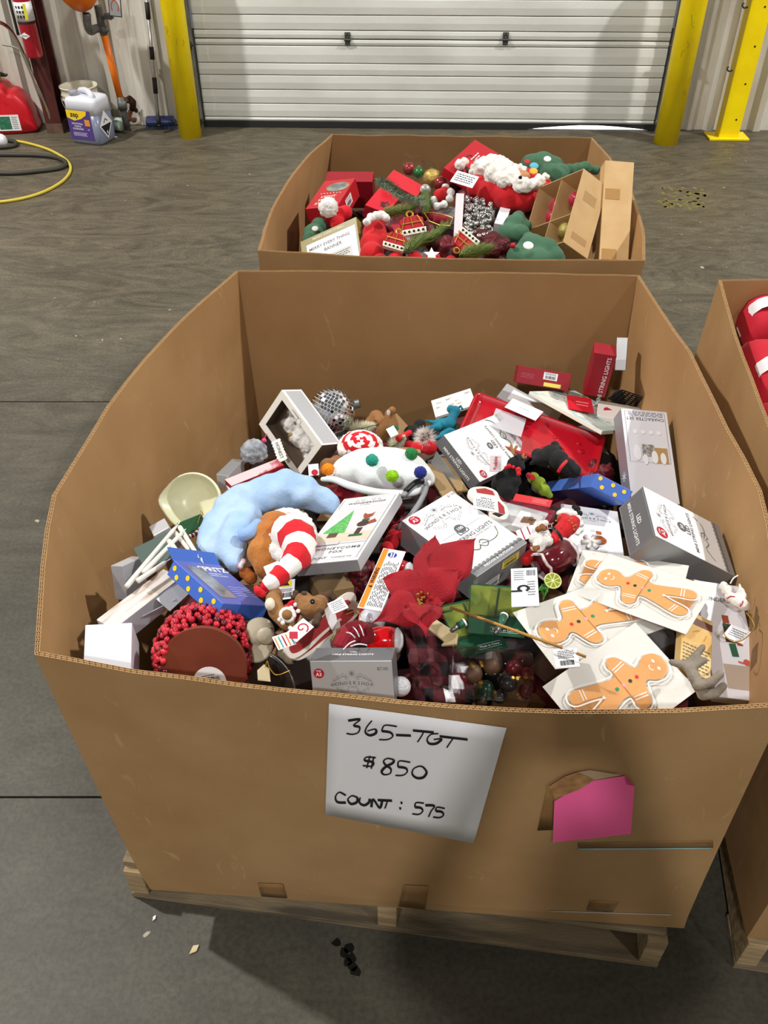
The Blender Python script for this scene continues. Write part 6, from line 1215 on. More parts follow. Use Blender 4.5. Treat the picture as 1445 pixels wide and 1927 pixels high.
# clear bag of baubles, plaid cloth, glitter ball
t = thing('bauble_pack', 'clear pack of dark red, green and brown baubles behind the front rim', 'ornaments', P(925, 1275, .72)); R = random.Random(12)
bcol = [('brown_glitter', (84, 60, 42)), ('wine_gloss', (86, 12, 22)), ('forest_gloss', (10, 46, 32)), ('charcoal_gloss', (34, 32, 36)), ('wine_gloss', (86, 12, 22)), ('olive_gloss', (52, 46, 34))]  # colours darkened to carry the shade behind the front wall
for i, (x, y, r) in enumerate(((892, 1268, 17), (868, 1280, 15), (915, 1295, 15), (955, 1285, 18), (990, 1300, 16), (838, 1308, 20), (925, 1255, 16), (965, 1258, 15), (880, 1305, 14), (940, 1312, 13), (990, 1268, 13), (905, 1320, 12))):
    c_, r_ = bl(x, y, -.005-.0006*(y-1250), r); nm, c = bcol[i % 6]; q = MB(); q.ball(c_, r_, 16, 12); b_ = q.build('bauble', mat(nm, c, .2 if 'gloss' in nm else .5, coat=.5, metal=.2), t, smooth=True)
    d_ = Vector((R.uniform(-1, 1), R.uniform(-.6, .3), R.uniform(-.4, 1))).normalized(); q = MB(); q.tube([c_+d_*r_*.96, c_+d_*(r_+.004)], .0026, 10); q.build('cap', GOLD, b_)
q = MB(); q.tube([P(850, 1262, .735), P(995, 1275, .725)], .040, 14); q.build('clear_tube', PLASTIC, t, smooth=True)
t = thing('plaid_cloth', 'dark red and white buffalo plaid cloth crumpled behind the front silver carton', 'cloth', P(815, 1250, .74)); q = MB(); n = 18; v = []
for i in range(n+1):
    for j in range(n+1):
        x = 758+i*(115/n)+j*1.2; y = 1172+j*(150/n); v.append(W(x, y, -.01+.022*noise.noise(Vector((i*.33, j*.33, 2)))-.0028*j*.3))
q.add(v, [(i*(n+1)+j, (i+1)*(n+1)+j, (i+1)*(n+1)+j+1, i*(n+1)+j+1) for i in range(n) for j in range(n)]); q.m = [(3 if (i//3+j//3) == 8 and j > 9 else ((1 if (i//3) % 2 and (j//3) % 2 else (0 if (i//3) % 2 or (j//3) % 2 else 2)))) for i in range(n) for j in range(n)]
o = q.build('cloth_sheet', [mat('plaid_wine', (72, 14, 24), .9), mat('plaid_black', (20, 13, 16), .9), mat('plaid_rose', (84, 40, 44), .9), PAPER], t, smooth=True); md = o.modifiers.new('t', 'SOLIDIFY'); md.thickness = .002
t = thing('glitter_ball', 'white glitter ball beside the front silver carton', 'ornament', at(757, 1292)); c_ = P(754, 1292, .75); q = MB(); q.ball(c_, 19*pxm(c_), 20, 14); q.build('glitter_shell', mat('white_glitter', (222, 222, 228), .5, rgb2=(180, 180, 190), scale=400, bump=.5, bscale=500), t, smooth=True)
# right front corner: antler, knitted boots, swing tag, caramel print carton
t = thing('felt_antler', 'grey felt antler lying in the front right corner of the bin', 'ornament', at(1310, 1270, .08)); H = .09
soft('antler_body', chain([at(1264, 1246, H), at(1294, 1253, H), at(1306, 1272, H), at(1314, 1290, H-.01), at(1322, 1306, H-.02)], [.005, .008, .009, .009, .007], 6)+chain([at(1294, 1250, H), at(1309, 1234, H+.01), at(1322, 1218, H+.015)], [.007, .006, .005], 6)+chain([at(1303, 1257, H), at(1326, 1242, H+.01)], [.006, .005], 6)+chain([at(1312, 1290, H), at(1338, 1284, H), at(1356, 1268, H+.01)], [.008, .007, .006], 6)+chain([at(1322, 1308, H-.02), at(1345, 1306, H-.02), at(1361, 1291, H-.01)], [.008, .007, .006], 6), mat('grey_felt', (140, 130, 118), .95, bump=.4, bscale=200, rgb2=(122, 112, 100), scale=40), t, .003, 1)
o, d = carton('caramel_box', 'caramel and brown printed carton under the grey felt antler', 'box', dict(TL=(1296, 1150), TR=(1330, 1160), BR=(1350, 1300), BL=(1268, 1240)), [mat('caramel_print', (200, 156, 84), .25, rgb2=(226, 196, 140), scale=10)], thick=.02, h=.05, dims=(.05, .12))
F = top(d); q = MB(); quad(q, F@T(0, d[1]*.36), d[0]*.98, d[1]*.12); part(q, 'brown_band', mat('mocha_ink', (96, 56, 44), .4), o); q = MB(); lines(q, F@T(0, -d[1]*.25), d[0]*.9, d[1]*.4, 7); part(q, 'woven_print', mat('basket_ink', (110, 92, 70), .5), o, kind='stuff')
t = thing('knitted_ornament', 'white knitted double bobble ornament hanging at the right wall', 'ornament', at(1385, 1120, .08)); soft('knitted_body', BL([(1362, 1104, .10, 10), (1368, 1112, .10, 11), (1374, 1124, .10, 11), (1386, 1132, .10, 11), (1398, 1138, .10, 12), (1404, 1142, .095, 8), (1394, 1112, .11, 7), (1392, 1102, .115, 4), (1398, 1122, .105, 8)]), mat('white_boucle', (224, 218, 212), .95, bump=.8, bscale=160), t, .003, 1, .001, 140)
q = MB(); q.tube([at(1368, 1127, .118), at(1374, 1122, .122), at(1382, 1123, .118)], .001, 5); q.tube([at(1392, 1142, .112), at(1397, 1136, .117), at(1398, 1131, .115)], .001, 5); q.build('red_thread', REDINK, t)
q = MB(); q.tube(catmull([at(1404, 1153, .10), at(1416, 1168, .10), at(1419, 1180, .095), at(1412, 1192, .095), at(1396, 1205, .095), at(1380, 1207, .095), at(1366, 1198, .095), at(1360, 1188, .095)], 6), .0010, 5); q.build('gold_cord', GOLD, t); q = MB(); q.tube(catmull([at(1374, 1098, .11), at(1380, 1088, .12), at(1388, 1083, .12)], 4), .0012, 5); q.build('white_tail', PAPER, t)
o, d = carton('swing_tag', 'cut-cornered paper swing tag on the large white carton at right', 'tag', dict(TL=(1376, 1174), TR=(1414, 1190), BR=(1398, 1212), BL=(1360, 1196)), [PAPER], thick=.001, h=.075, bw=0); q = MB(); lines(q, top(d), d[0]*.7, d[1]*.6, 4); part(q, 'small_print', INK, o, kind='stuff')
# black mesh basket at the right wall
t = thing('black_mesh', 'piece of black plastic mesh by the right wall at the back', 'mesh', at(1185, 750, .04)); q = MB(); A, B_, C_, D_ = at(1145, 750, .04), at(1170, 734, .09), at(1216, 750, .09), at(1205, 768, .05)
for i in range(7): s = i/6; q.tube([A.lerp(B_, s), D_.lerp(C_, s)], .0018, 5); q.tube([A.lerp(D_, s), B_.lerp(C_, s)], .0018, 5)
q.build('mesh_grid', BLACK, t); soft('dark_cloth', BL([(1165, 750, .02, 16), (1190, 758, .02, 16)]), BLACKPL, t, .005, 2)
# red velvet scraps between the right-hand boxes
for lab, b in (('crumpled dark red and white striped cloth under the red tray corner', [(1125, 905, .0, 18), (1140, 890, .0, 16), (1118, 880, -.01, 14)]), ('dark red crumpled foil behind the honeycomb carton', [(745, 965, .0, 22), (770, 990, .0, 20), (728, 990, -.01, 20)]), ('crumpled wine-coloured film right of the small kraft carton', [(676, 1085, .03, 18), (694, 1070, .03, 16), (690, 1100, .02, 12)])):
    t = thing('crumpled_cloth', lab, 'cloth', at(b[0][0], b[0][1])); soft('cloth_folds', BL(b), mat('wine_crumple', (122, 20, 36), .5, rgb2=(70, 10, 22), scale=40, bump=.8, bscale=60), t, .004, 0, .008, 60)
t = thing('red_stocking', 'bright red felt stocking squeezed between honeycomb and string-light cartons', 'stocking', at(742, 1020)); soft('stocking_body', BL([(748, 1000, .04, 15), (742, 1010, .045, 16), (736, 1021, .05, 16), (728, 1034, .05, 15)]), REDFLEECE, t, .004, 2)
# ================================================================== THE REAR BIN'S CONTENTS
W2 = lambda x, y, h=0.0: W(x, y, h, 2)
def BL2(l, dh=0): return BL(l, 2, dh)
q = MB(); R = random.Random(21); c2m = Vector((bot2[0]+bot2[2])/2)
for i in range(130):
    p = c2m+u2*R.uniform(-.35, .35)+v2*R.uniform(-.38, .38); M = T(p.x, p.y, .63-R.uniform(0, .05))@Matrix.Rotation(R.uniform(0, 6), 4, 'Z')@Matrix.Rotation(R.uniform(-.5, .5), 4, 'X')
    q.box(M, R.uniform(.06, .14), R.uniform(.06, .14), R.uniform(.02, .05), R.choice([1, 1, 3, 3, 0, 2]))
q.box(T(c2m.x, c2m.y, .56), .80, .84, .01, 3); o = q.build('boxed_goods', jm, kind='stuff'); tag(o, 'jumble of half-hidden red and shade-darkened goods filling the rear bin', 'goods')  # dark sheet stands in for shade below the rear goods
def c2(*a, **k): k.setdefault('pile', 2); return carton(*a, **k)
o, d = c2('gift_box', 'red gift box with a round clear window and cream lettering in the rear bin', 'box', dict(TL=(607, 347), TR=(663, 324), BR=(649, 392), BL=(577, 397), br=(650, 415), bl=(580, 424)), [mat('gift_red', (178, 22, 38), .35)]*6, h=.06, thick=.05) if False else c2('gift_box', 'red gift box with a round clear window and cream lettering in the rear bin', 'box', dict(BL=(578, 395), BR=(636, 398), TR=(668, 330), TL=(612, 345), bl=(580, 424), br=(642, 410)), [mat('gift_red', (178, 22, 38), .35)]*6, h=.06, thick=.06)
F = top(d); q = MB(); disc(q, F@T(d[0]*.1, d[1]*.22)@Matrix.Diagonal((1.0, .8, 1, 1)), d[0]*.34, 24); part(q, 'round_window', mat('smoky_window', (150, 152, 156), .08), o)
q = MB(); ribbon2(q, [(d[0]*.1+d[0]*.35*math.cos(a*PI/12), d[1]*.22+d[0]*.28*math.sin(a*PI/12)) for a in range(24)], F, .003, .0003, closed=True); part(q, 'window_rim', GOLD, o)
q = MB()
for i, s in enumerate(('LIGHT', 'SHOW', 'STRING')): text_mb(q, s, F@T(0, -d[1]*(.12+.12*i), .0003), d[0]*.17, .02)
for i in range(7): quad(q, F@T(d[0]*(-.3+.1*i), d[1]*.0, .0003, i), .004, .004)
part(q, 'lettering', mat('cream_ink', (230, 220, 196), .5), o)
label_on(o, fr_right(d), d[1]*.3, d[2]*.5, 5)
c2('gift_box', 'plain dark red carton in the back left corner of the rear bin', 'box', dict(TL=(616, 321), TR=(703, 324), BR=(700, 345), BL=(612, 342), br=(705, 388)), [REDBOX, mat('wine_card', (120, 16, 30), .45), REDBOX, REDBOX, REDBOX, REDBOX], thick=.10, h=.04)
c2('gift_box', 'bright red flat box lying behind the fir branches, right one', 'box', dict(TL=(741, 316), TR=(797, 352), BR=(784, 372), BL=(726, 338)), [RED, REDBOX, RED, RED, REDBOX, RED], thick=.05, h=.07)
c2('gift_box', 'bright red flat box half under the fir branches, left one', 'box', dict(TL=(716, 345), TR=(755, 372), BR=(728, 400), BL=(688, 388)), [RED, REDBOX, RED, RED, REDBOX, RED], thick=.04, h=.05)
o, d = c2('gift_box', 'red printed light-set box leaning behind the santa pillow', 'box', dict(TL=(838, 315), TR=(893, 259), BR=(940, 292), BL=(880, 345)), [mat('gift_red', (178, 22, 38), .35)]*6, thick=.03, h=.10)
q = MB(); lines(q, top(d)@T(0, d[1]*.0+.0), d[0]*.5, d[1]*.2, 2); part(q, 'lettering', WHITEINK, o, kind='stuff'); q = MB(); q.tube([top(d)@Vector((d[0]*.1*math.cos(a), d[1]*.15*math.sin(a)+d[1]*.1, .001)) for a in [i*.5 for i in range(12)]], .0012, 5); part(q, 'printed_wire', mat('green_wire_print', (30, 84, 66), .5), o)
o, d = c2('sign_box', 'olive-gold framed carton with a white printed face, front left of the rear bin', 'box', dict(TL=(567, 476), TR=(666, 388), BR=(668, 520), tr=(685, 403)), [mat('olive_gold_card', (132, 122, 60), .35)]*6, thick=.03, h=.03, n0=(0, -.3, .95), wn=60, dims=(.19, .14))
F = top(d); q = MB(); quad(q, F@T(.006, -d[1]*.06), d[0]*.86, d[1]*.82); w_ = part(q, 'white_panel', WHITE, o); q = MB()
text_mb(q, 'MERRY EVERY THING', F@T(0, d[1]*.22, .0004), d[0]*.075, .01); text_mb(q, 'BANNER', F@T(.01, d[1]*.10, .0004), d[0]*.08, .01); part(q, 'lettering', INK, o); q = MB(); text_mb(q, 'MERRY EVERYTHING', F@T(0, d[1]*.42, .0004), d[0]*.06, .01); part(q, 'lettering', mat('cream_ink', (230, 220, 196), .5), o)
q = MB(); quad(q, F@T(d[0]*.16, -d[1]*.18, .0004), d[0]*.4, d[1]*.3); ph = part(q, 'printed_mantel', mat('mantel_print', (170, 172, 168), .5, rgb2=(206, 206, 206), scale=24), o); q = MB(); lines(q, F@T(d[0]*.16, -d[1]*.12, .0007), d[0]*.34, d[1]*.12, 3); part(q, 'printed_garland', mat('garland_print', (70, 90, 66), .6), ph, kind='stuff')
# kraft cartons at the right
KB = mat('tan_carton', (206, 172, 122), .6, rgb2=(198, 162, 112), scale=20)
M, d = fit(dict(TL=(1008, 384), TR=(1097, 316), BR=(1056, 473), BL=(996, 438), tr=(1136, 343), br=(1100, 492)), pile=2, h=.10, n0=(-.75, -.35, .55), wn=30, thick=.10, dims=(.20, .28)); w, l, t = d; e = .002
q = MB(); q.box(T(0, 0, -t/2), w, l, e); q.box(T(w/2, 0, 0), e, l, t); q.box(T(-w/2, 0, 0), e, l, t); q.box(T(0, l/2, 0), w, e, t); q.box(T(0, -l/2, 0), w, e, t); o = q.build('window_carton', KB, M=M, world=False); tag(o, 'tan carton with a clear window showing gold and red baubles, in the rear bin', 'box')
q = MB(); quad(q, T(0, 0, t/2-.001), w, l); part(q, 'clear_window', PLASTIC, o); q = MB(); q.box(T(0, 0, 0), e, l, t*.9); q.box(T(0, -l*.1, 0), w, e, t*.9); part(q, 'divider', KB, o)
q = MB(); q.box(frame((w/2+.001, l*.2, 0), (0, 1, 0), (0, 0, 1)), .03, t*.5, .0006); part(q, 'tape', mat('brown_tape', (176, 136, 84), .25, coat=.4), o); q = MB(); q.box(frame((w/2+.001, -l*.35, 0), (0, 1, 0), (0, 0, 1)), .02, t*.6, .0006); part(q, 'tape', mat('brown_tape', (176, 136, 84), .25), o)
R = random.Random(6)
for i in range(9):
    c_ = M@Vector((R.choice([-.27, .25])*w, R.uniform(-.4, -.16)*l if i < 6 else R.uniform(.0, .35)*l, R.uniform(-.2, .25)*t)); g = i < 6
    tt = thing('bauble', ('gold glitter' if g else 'pinkish red')+' bauble in the windowed tan carton, '+['lowest left', 'lowest right', 'second left from the bottom', 'second right from the bottom', 'third from the bottom', 'highest of the gold ones', 'lowest of the red ones', 'middle of the red ones', 'topmost'][i], 'ornament', c_, group='gold baubles in the windowed carton' if g else 'red baubles in the windowed carton'); q = MB(); q.ball(c_, min(w, l)*.13, 14, 10); q.build('ball', mat('gold_glitter', (190, 176, 100), .3, metal=.6, bump=.6, bscale=300) if g else mat('pink_red_gloss', (176, 30, 60), .2, coat=.5), tt, smooth=True); q = MB(); q.tube([c_+Vector((0, 0, min(w, l)*.125)), c_+Vector((0, 0, min(w, l)*.16))], .004, 8); q.build('cap', GOLD, tt)
o, d = c2('tall_carton', 'tall plain tan carton standing above the right rim of the rear bin', 'box', dict(TL=(1140, 300), TR=(1192, 307), BR=(1183, 500), BL=(1126, 497)), [KB]*6, thick=.05, h=.11, n0=(.0, -.75, .65), wn=40)
for yy in (.18, -.40): q = MB(); q.box(top(d)@T(-d[0]*.18, yy*d[1]), d[0]*.5, .03, .0006); part(q, 'tape', mat('brown_tape', (176, 136, 84), .25, coat=.4), o)
# santa pillow
t = thing('santa_pillow', 'large plush santa pillow with a curly white beard lying across the rear bin', 'pillow', W2(940, 345)); cr = mat('curly_fleece', (236, 233, 228), .95, bump=1.0, bscale=90, rgb2=(214, 208, 200), scale=50, sheen=.5)
soft('red_body', BL2([(900, 352, .08, 24), (925, 362, .08, 27), (955, 370, .08, 29), (985, 372, .08, 28), (1012, 362, .08, 25), (1030, 352, .08, 13), (990, 345, .08, 28), (950, 345, .08, 26), (890, 325, .09, 20), (880, 312, .09, 12), (1018, 350, .08, 20)]), VELVET_R, t, .006, 5, .002, 40)
soft('white_beard', BL2([(908, 318, .125, 20), (922, 314, .13, 22), (938, 318, .13, 24), (950, 326, .135, 22), (930, 330, .13, 20), (964, 336, .13, 18), (948, 340, .13, 16), (978, 346, .13, 15), (992, 350, .13, 13), (1004, 346, .13, 12), (1016, 340, .13, 12), (1024, 334, .12, 9), (962, 318, .135, 15), (975, 319, .13, 10), (986, 320, .13, 8)]), cr, t, .0045, 6, .007, 55)
soft('face', BL2([(978, 328, .13, 9), (990, 332, .13, 9), (968, 324, .13, 6)]), mat('plush_skin', (188, 130, 88), .8), t, .004, 1)
soft('cap_bobble', BL2([(866, 310, .11, 11), (874, 306, .11, 9)]), cr, t, .004, 0, .003, 90); soft('cap_trim', BL2([(891, 316, .12, 7), (887, 324, .115, 6), (897, 308, .12, 6)]), cr, t, .004, 0, .003, 90)
q = MB(); q.ball(W2(979, 334, .165), (.006, .006, .005), 10, 8); q.build('eye', mat('black_bead', (8, 8, 8), .05, coat=1.0), t); q = MB(); q.tube([W2(878, 316, .12), W2(881, 324, .115)], .006, 8); q.build('belt', BLACK, t)
M, d = fit(dict(TL=(862, 319), TR=(899, 334), BR=(890, 355), BL=(846, 340)), thick=.001, pile=2, h=.14); q = MB(); q.box(M, *d); s_ = q.build('care_label', PAPER, t); q = MB(); lines(q, M@top(d), d[0]*.8, d[1]*.7, 4); q.build('small_print', BLACKINK, s_, kind='stuff')
# green plush toys
def gplush(label, parts, marks):
    t = thing('green_plush', label, 'plush', W2(parts[0][0], parts[0][1])); soft('padded_body', BL2(parts), GREENPL, t, .006, 5, .001, 60)
    for nm, x, y, h, r, c in marks: q = MB(); q.ball(W2(x, y, h), (r, r*.9, r*.25), 16, 8, viewframe(Vector((0, 0, 0))).to_3x3()); q.build(nm, mat('felt_%d_%d' % (c[0], c[2]), c, .8), t, smooth=True)
gplush('green plush toy with felt spots lying behind the santa pillow', [(1000, 312, .08, 22), (1020, 312, .085, 26), (1040, 316, .08, 22), (1035, 330, .08, 22), (1055, 326, .08, 18), (1050, 338, .07, 20), (1085, 318, .07, 12), (1100, 316, .07, 13), (1070, 322, .07, 14), (1120, 320, .06, 10)],
    [('red_spot', 992, 304, .135, .010, (170, 50, 50)), ('white_spot', 1030, 299, .14, .012, (232, 232, 226)), ('blue_spot', 1005, 312, .145, .014, (90, 170, 190)), ('yellow_spot', 1004, 322, .145, .013, (226, 170, 60))])
gplush('green plush toy standing between the silver beads and windowed carton', [(968, 425, .06, 22), (975, 410, .07, 14), (955, 440, .05, 20), (980, 440, .06, 18), (990, 425, .05, 12)], [])
gplush('green plush cone with a white button at the front of the rear bin', [(1000, 470, .05, 30), (1025, 475, .05, 28), (1040, 488, .04, 24), (995, 450, .06, 14), (975, 485, .04, 24), (1010, 495, .04, 28)], [('white_button', 994, 462, .115, .014, (226, 228, 222))])
gplush('dark green plush peeking out at the left wall of the rear bin', [(590, 440, .0, 20), (600, 425, .0, 16), (585, 455, -.01, 18)], [('white_mark', 593, 430, .035, .010, (226, 228, 222))])
# santa hats and red things
t = thing('santa_hat', 'red santa hat with a white bobble beside the round-window gift box', 'hat', W2(630, 400)); soft('bobble', BL2([(618, 391, .10, 19)]), FUR_W, t, .004, 0, .003, 100); soft('red_cloth', BL2([(640, 405, .07, 16), (650, 400, .08, 14), (634, 420, .06, 14)]), REDFLEECE, t, .005, 3)
t = thing('santa_hat', 'plump red velour hat with white trim right of the olive-gold carton', 'hat', W2(710, 440)); soft('red_cloth', BL2([(705, 440, .07, 24), (700, 460, .06, 24), (715, 455, .06, 22), (708, 420, .08, 18), (700, 480, .05, 24)]), VELVET_R, t, .005, 4); soft('white_trim', BL2([(690, 418, .12, 8), (698, 410, .125, 9), (708, 406, .125, 9), (718, 405, .125, 9), (727, 410, .12, 8)]), FUR_W, t, .004, 0, .002, 100)
t = thing('santa_hat', 'small red hat bordered with white fur left of the santa pillow', 'hat', W2(832, 368)); soft('white_trim', BL2([(815, 378, .08, 9), (822, 388, .08, 8), (835, 385, .085, 8), (846, 374, .09, 8), (848, 362, .10, 8), (838, 352, .10, 7)]), FUR_W, t, .004, 0, .002, 100); soft('red_cloth', BL2([(828, 368, .09, 13), (836, 362, .09, 11)]), VELVET_R, t, .004, 2)
t = thing('red_cushion', 'flat bright red plush with a white star lying along the front wall', 'plush', W2(780, 492)); soft('padded_body', BL2([(715, 490, .05, 14), (745, 489, .055, 16), (780, 489, .055, 16), (815, 490, .055, 16), (848, 492, .05, 12)]), REDFLEECE, t, .005, 4); q = MB(); M = viewframe(W2(812, 480, .085)); q.prism([(.022*math.cos(PI/2+i*PI/5)*(1 if i % 2 == 0 else .45), .022*math.sin(PI/2+i*PI/5)*(1 if i % 2 == 0 else .45)) for i in range(10)], M, 0, .003); q.build('white_star', WHITEFLEECE, t)
# crown ornaments
def crown(label, x, y, s, rot):
    c_ = W2(x, y, .10); M = viewframe(c_, tilt=.7)@T(0, 0, 0, rot)@Matrix.Scale(s, 4); t = thing('crown_ornament', label, 'ornament', c_, group='red beaded crown ornaments')
    q = MB(); q.prism([(-.030, -.024), (.030, -.024), (.034, .012), (.018, .022), (-.018, .022), (-.034, .012)], M, -.008, .008); bevel(q.build('red_cushion_body', mat('crown_velvet', (170, 20, 36), .8, bump=.3, bscale=150), t), .004)
    q = MB(); q.prism([(-.034, -.034), (.034, -.034), (.036, -.018), (-.036, -.018)], M, -.009, .010); b_ = q.build('fur_band', mat('ivory_trim', (226, 220, 204), .8), t)
    q = MB()
    for i in range(5): q.ball(M@Vector(((i-2)*.013, -.026, .011)), .0038*s, 8, 6)
    q.build('black_jewels', BLACK, b_, kind='stuff')
    q = MB()
    for a, b in (((-.03, -.015), (-.018, .02)), ((.03, -.015), (.018, .02)), ((0, -.015), (0, .02)), ((-.03, .0), (.03, .0))): q.tube([M@Vector((a[0], a[1], .010)), M@Vector((b[0], b[1], .010))], .0016*s, 5)
    q.tube([M@Vector((.009*math.cos(i*PI/5), .03+.009*math.sin(i*PI/5), 0)) for i in range(10)], .003*s, 6, closed=True); q.build('gold_braid', GOLD, t, kind='stuff')
crown('red crown ornament with a white jewelled band, on the fir branches', 775, 422, 1.0, .2)
crown('red crown ornament lying half under the first one, lower left', 745, 452, .85, -.3)
crown('red crown ornament with gold sprays beside the sequin stocking', 872, 458, .9, 2.4)
t = thing('red_bow', 'dark red velvet bow with gold edging right of the crown ornament', 'bow', W2(825, 412)); soft('bow_loop', BL2([(812, 408, .08, 8), (825, 412, .085, 11), (838, 414, .085, 10), (800, 406, .08, 6)]), mat('wine_velvet', (132, 10, 32), .85), t, .004, 2); q = MB(); q.tube([W2(x, y, .115) for x, y in ((798, 400), (815, 400), (835, 404), (852, 410), (846, 425), (828, 424), (808, 416))], .0012, 5, closed=True); q.build('gold_edge', GOLD, t)
o, d = c2('gift_tag', 'red and pink card tag tucked under the crown ornament', 'tag', dict(TL=(733, 418), TR=(757, 412), BR=(775, 450), BL=(752, 458)), [mat('rose_card', (168, 46, 60), .4)], thick=.002, h=.07, bw=0); q = MB(); quad(q, top(d)@T(0, -d[1]*.36), d[0]*.8, d[1]*.2); part(q, 'white_strip', WHITE, o)
# fir branches
def fir(label, pts, r, n, c, seed, h=.07):
    pts3 = [W2(x, y, h) for x, y in pts]; t = thing('fir_branch', label, 'branch', pts3[0]); q = MB(); cc = catmull(pts3, 6); q.tube(cc, .003, 6); q.build('twig', mat('twig_brown', (92, 72, 48), .8), t); R = random.Random(seed); q = MB()
    for i in range(n):
        s = R.random()*(len(cc)-1.01); k = int(s); p = cc[k].lerp(cc[k+1], s-k); ax = (cc[k+1]-cc[k]).normalized(); o1 = ax.orthogonal().normalized(); a = R.uniform(0, 2*PI); dr = o1*math.cos(a)+ax.cross(o1)*math.sin(a)
        rr = r*R.uniform(.6, 1.15)*(1.1-.5*s/len(cc)); p = p+Vector((R.uniform(-1, 1), R.uniform(-1, 1), R.uniform(-.4, .6)))*r*.30; sd = ax.cross(dr)*.0010+ax*.0005; q.add([p-sd, p+sd, p+dr*rr*.8+ax*rr*R.uniform(.4, 1.3)], [(0, 1, 2)])
    q.build('needles', mat('needles_%d' % c[0], c, .6), t, kind='stuff')
fir('frosted blue-green fir branch across the red boxes of the rear bin', [(712, 338), (735, 352), (755, 368), (790, 378)], .026, 1500, (136, 152, 128), 1, .13)
fir('olive fir branch spreading left under the frosted one', [(718, 400), (745, 398), (770, 392), (795, 375)], .028, 1300, (118, 130, 66), 2, .10)
fir('olive fir branch lying right of the crown ornament', [(765, 470), (790, 455), (815, 445), (838, 425)], .028, 1300, (104, 122, 58), 3, .09)
fir('olive fir tip in front of the maroon sequin stocking', [(868, 480), (890, 474), (915, 468)], .030, 1200, (110, 124, 56), 4, .10)
fir('green fir tip standing by the small white-trimmed red hat', [(800, 400), (804, 380), (800, 362)], .022, 900, (88, 104, 46), 5, .10)
# clear bag with baubles
t = thing('bauble_bag', 'clear film bag with gold, red and green baubles by the back wall', 'ornaments', W2(800, 335))
for x, y, r, nm, c, cd in ((812, 336, 17, 'gold_foil', (196, 170, 90), 'gold'), (770, 318, 12, 'red_clear', (150, 60, 60), 'red'), (788, 325, 10, 'green_clear', (60, 120, 70), 'green'), (828, 345, 13, 'red_clear', (150, 60, 60), 'red'), (800, 358, 11, 'silver_clear', (190, 190, 190), 'silver')):
    c_, r_ = bl(x, y, .05, r, 2); q = MB(); q.ball(c_, r_, 14, 10); q.build('bauble', mat(nm, c, .25, metal=.5, bump=.8 if 'gold' in nm else 0, bscale=120), t, smooth=True)
soft('film_bag', BL2([(765, 300, .08, 10), (780, 312, .07, 18), (800, 330, .06, 24), (818, 342, .05, 22), (800, 350, .05, 18)]), mat('crinkled_film', (255, 255, 255), .08, trans=1.0, alpha=.25, ior=1.15, bump=1.0, bscale=50), t, .006, 0, .008, 60)
# silver bead garland in a card sleeve
o, d = c2('bead_sleeve', 'white edge of a card sleeve packed with silver beads', 'box', dict(TL=(858, 364), TR=(874, 363), BR=(868, 450), BL=(853, 452)), [mat('pink_white_card', (216, 204, 208), .45)], thick=.03, h=.09, n0=(0, -.5, .9), wn=30)
t = thing('silver_beads', 'heap of shiny silver beads in clear film beside the white card sleeve', 'ornaments', W2(900, 410)); q = MB(); R = random.Random(2)
for i in range(190): c_, r_ = bl(R.uniform(876, 925), R.uniform(372, 446), R.uniform(.05, .09), R.uniform(3, 5.5), 2); q.ball(c_, r_, 8, 6)
q.build('beads', mat('chrome_bead', (214, 216, 216), .12, metal=1.0), t, smooth=True, kind='stuff')
c2('white_carton', 'small white carton with a grey flap behind the silver beads', 'box', dict(TL=(942, 388), TR=(960, 394), BR=(950, 425), BL=(930, 418)), [WHITE, LTSILVER, LTSILVER, LTSILVER, LTSILVER, LTSILVER], thick=.04, h=.06)
t = thing('sequin_stocking', 'maroon sequin stocking lying beside the green plush cone', 'stocking', W2(915, 460)); sq = mat('maroon_sequin', (98, 22, 30), .3, metal=.4, rgb2=(60, 12, 18), scale=120, bump=1.0, bscale=200); soft('sequin_body', BL2([(905, 450, .06, 20), (925, 455, .06, 20), (945, 462, .06, 18), (925, 472, .055, 18), (958, 470, .05, 12), (890, 462, .055, 14)]), sq, t, .005, 2, .003, 120); q = MB(); q.ball(W2(965, 462, .08), .008, 8, 6); q.build('red_bobble', REDINK, t)
for lab, b in (('dark red crumpled wrapping between the fir branches', [(780, 400, .02, 26), (750, 430, .02, 26), (720, 400, .02, 20), (800, 440, .02, 22), (840, 470, .02, 26)]), ('dark red crumpled wrapping beneath the santa pillow', [(860, 345, .02, 22), (880, 380, .01, 24), (1000, 405, .01, 24), (960, 385, .01, 20)])):
    t = thing('crumpled_cloth', lab, 'cloth', W2(b[0][0], b[0][1])); soft('cloth_folds', BL2(b), mat('wine_crumple', (122, 20, 36), .5), t, .006, 0, .010, 40)
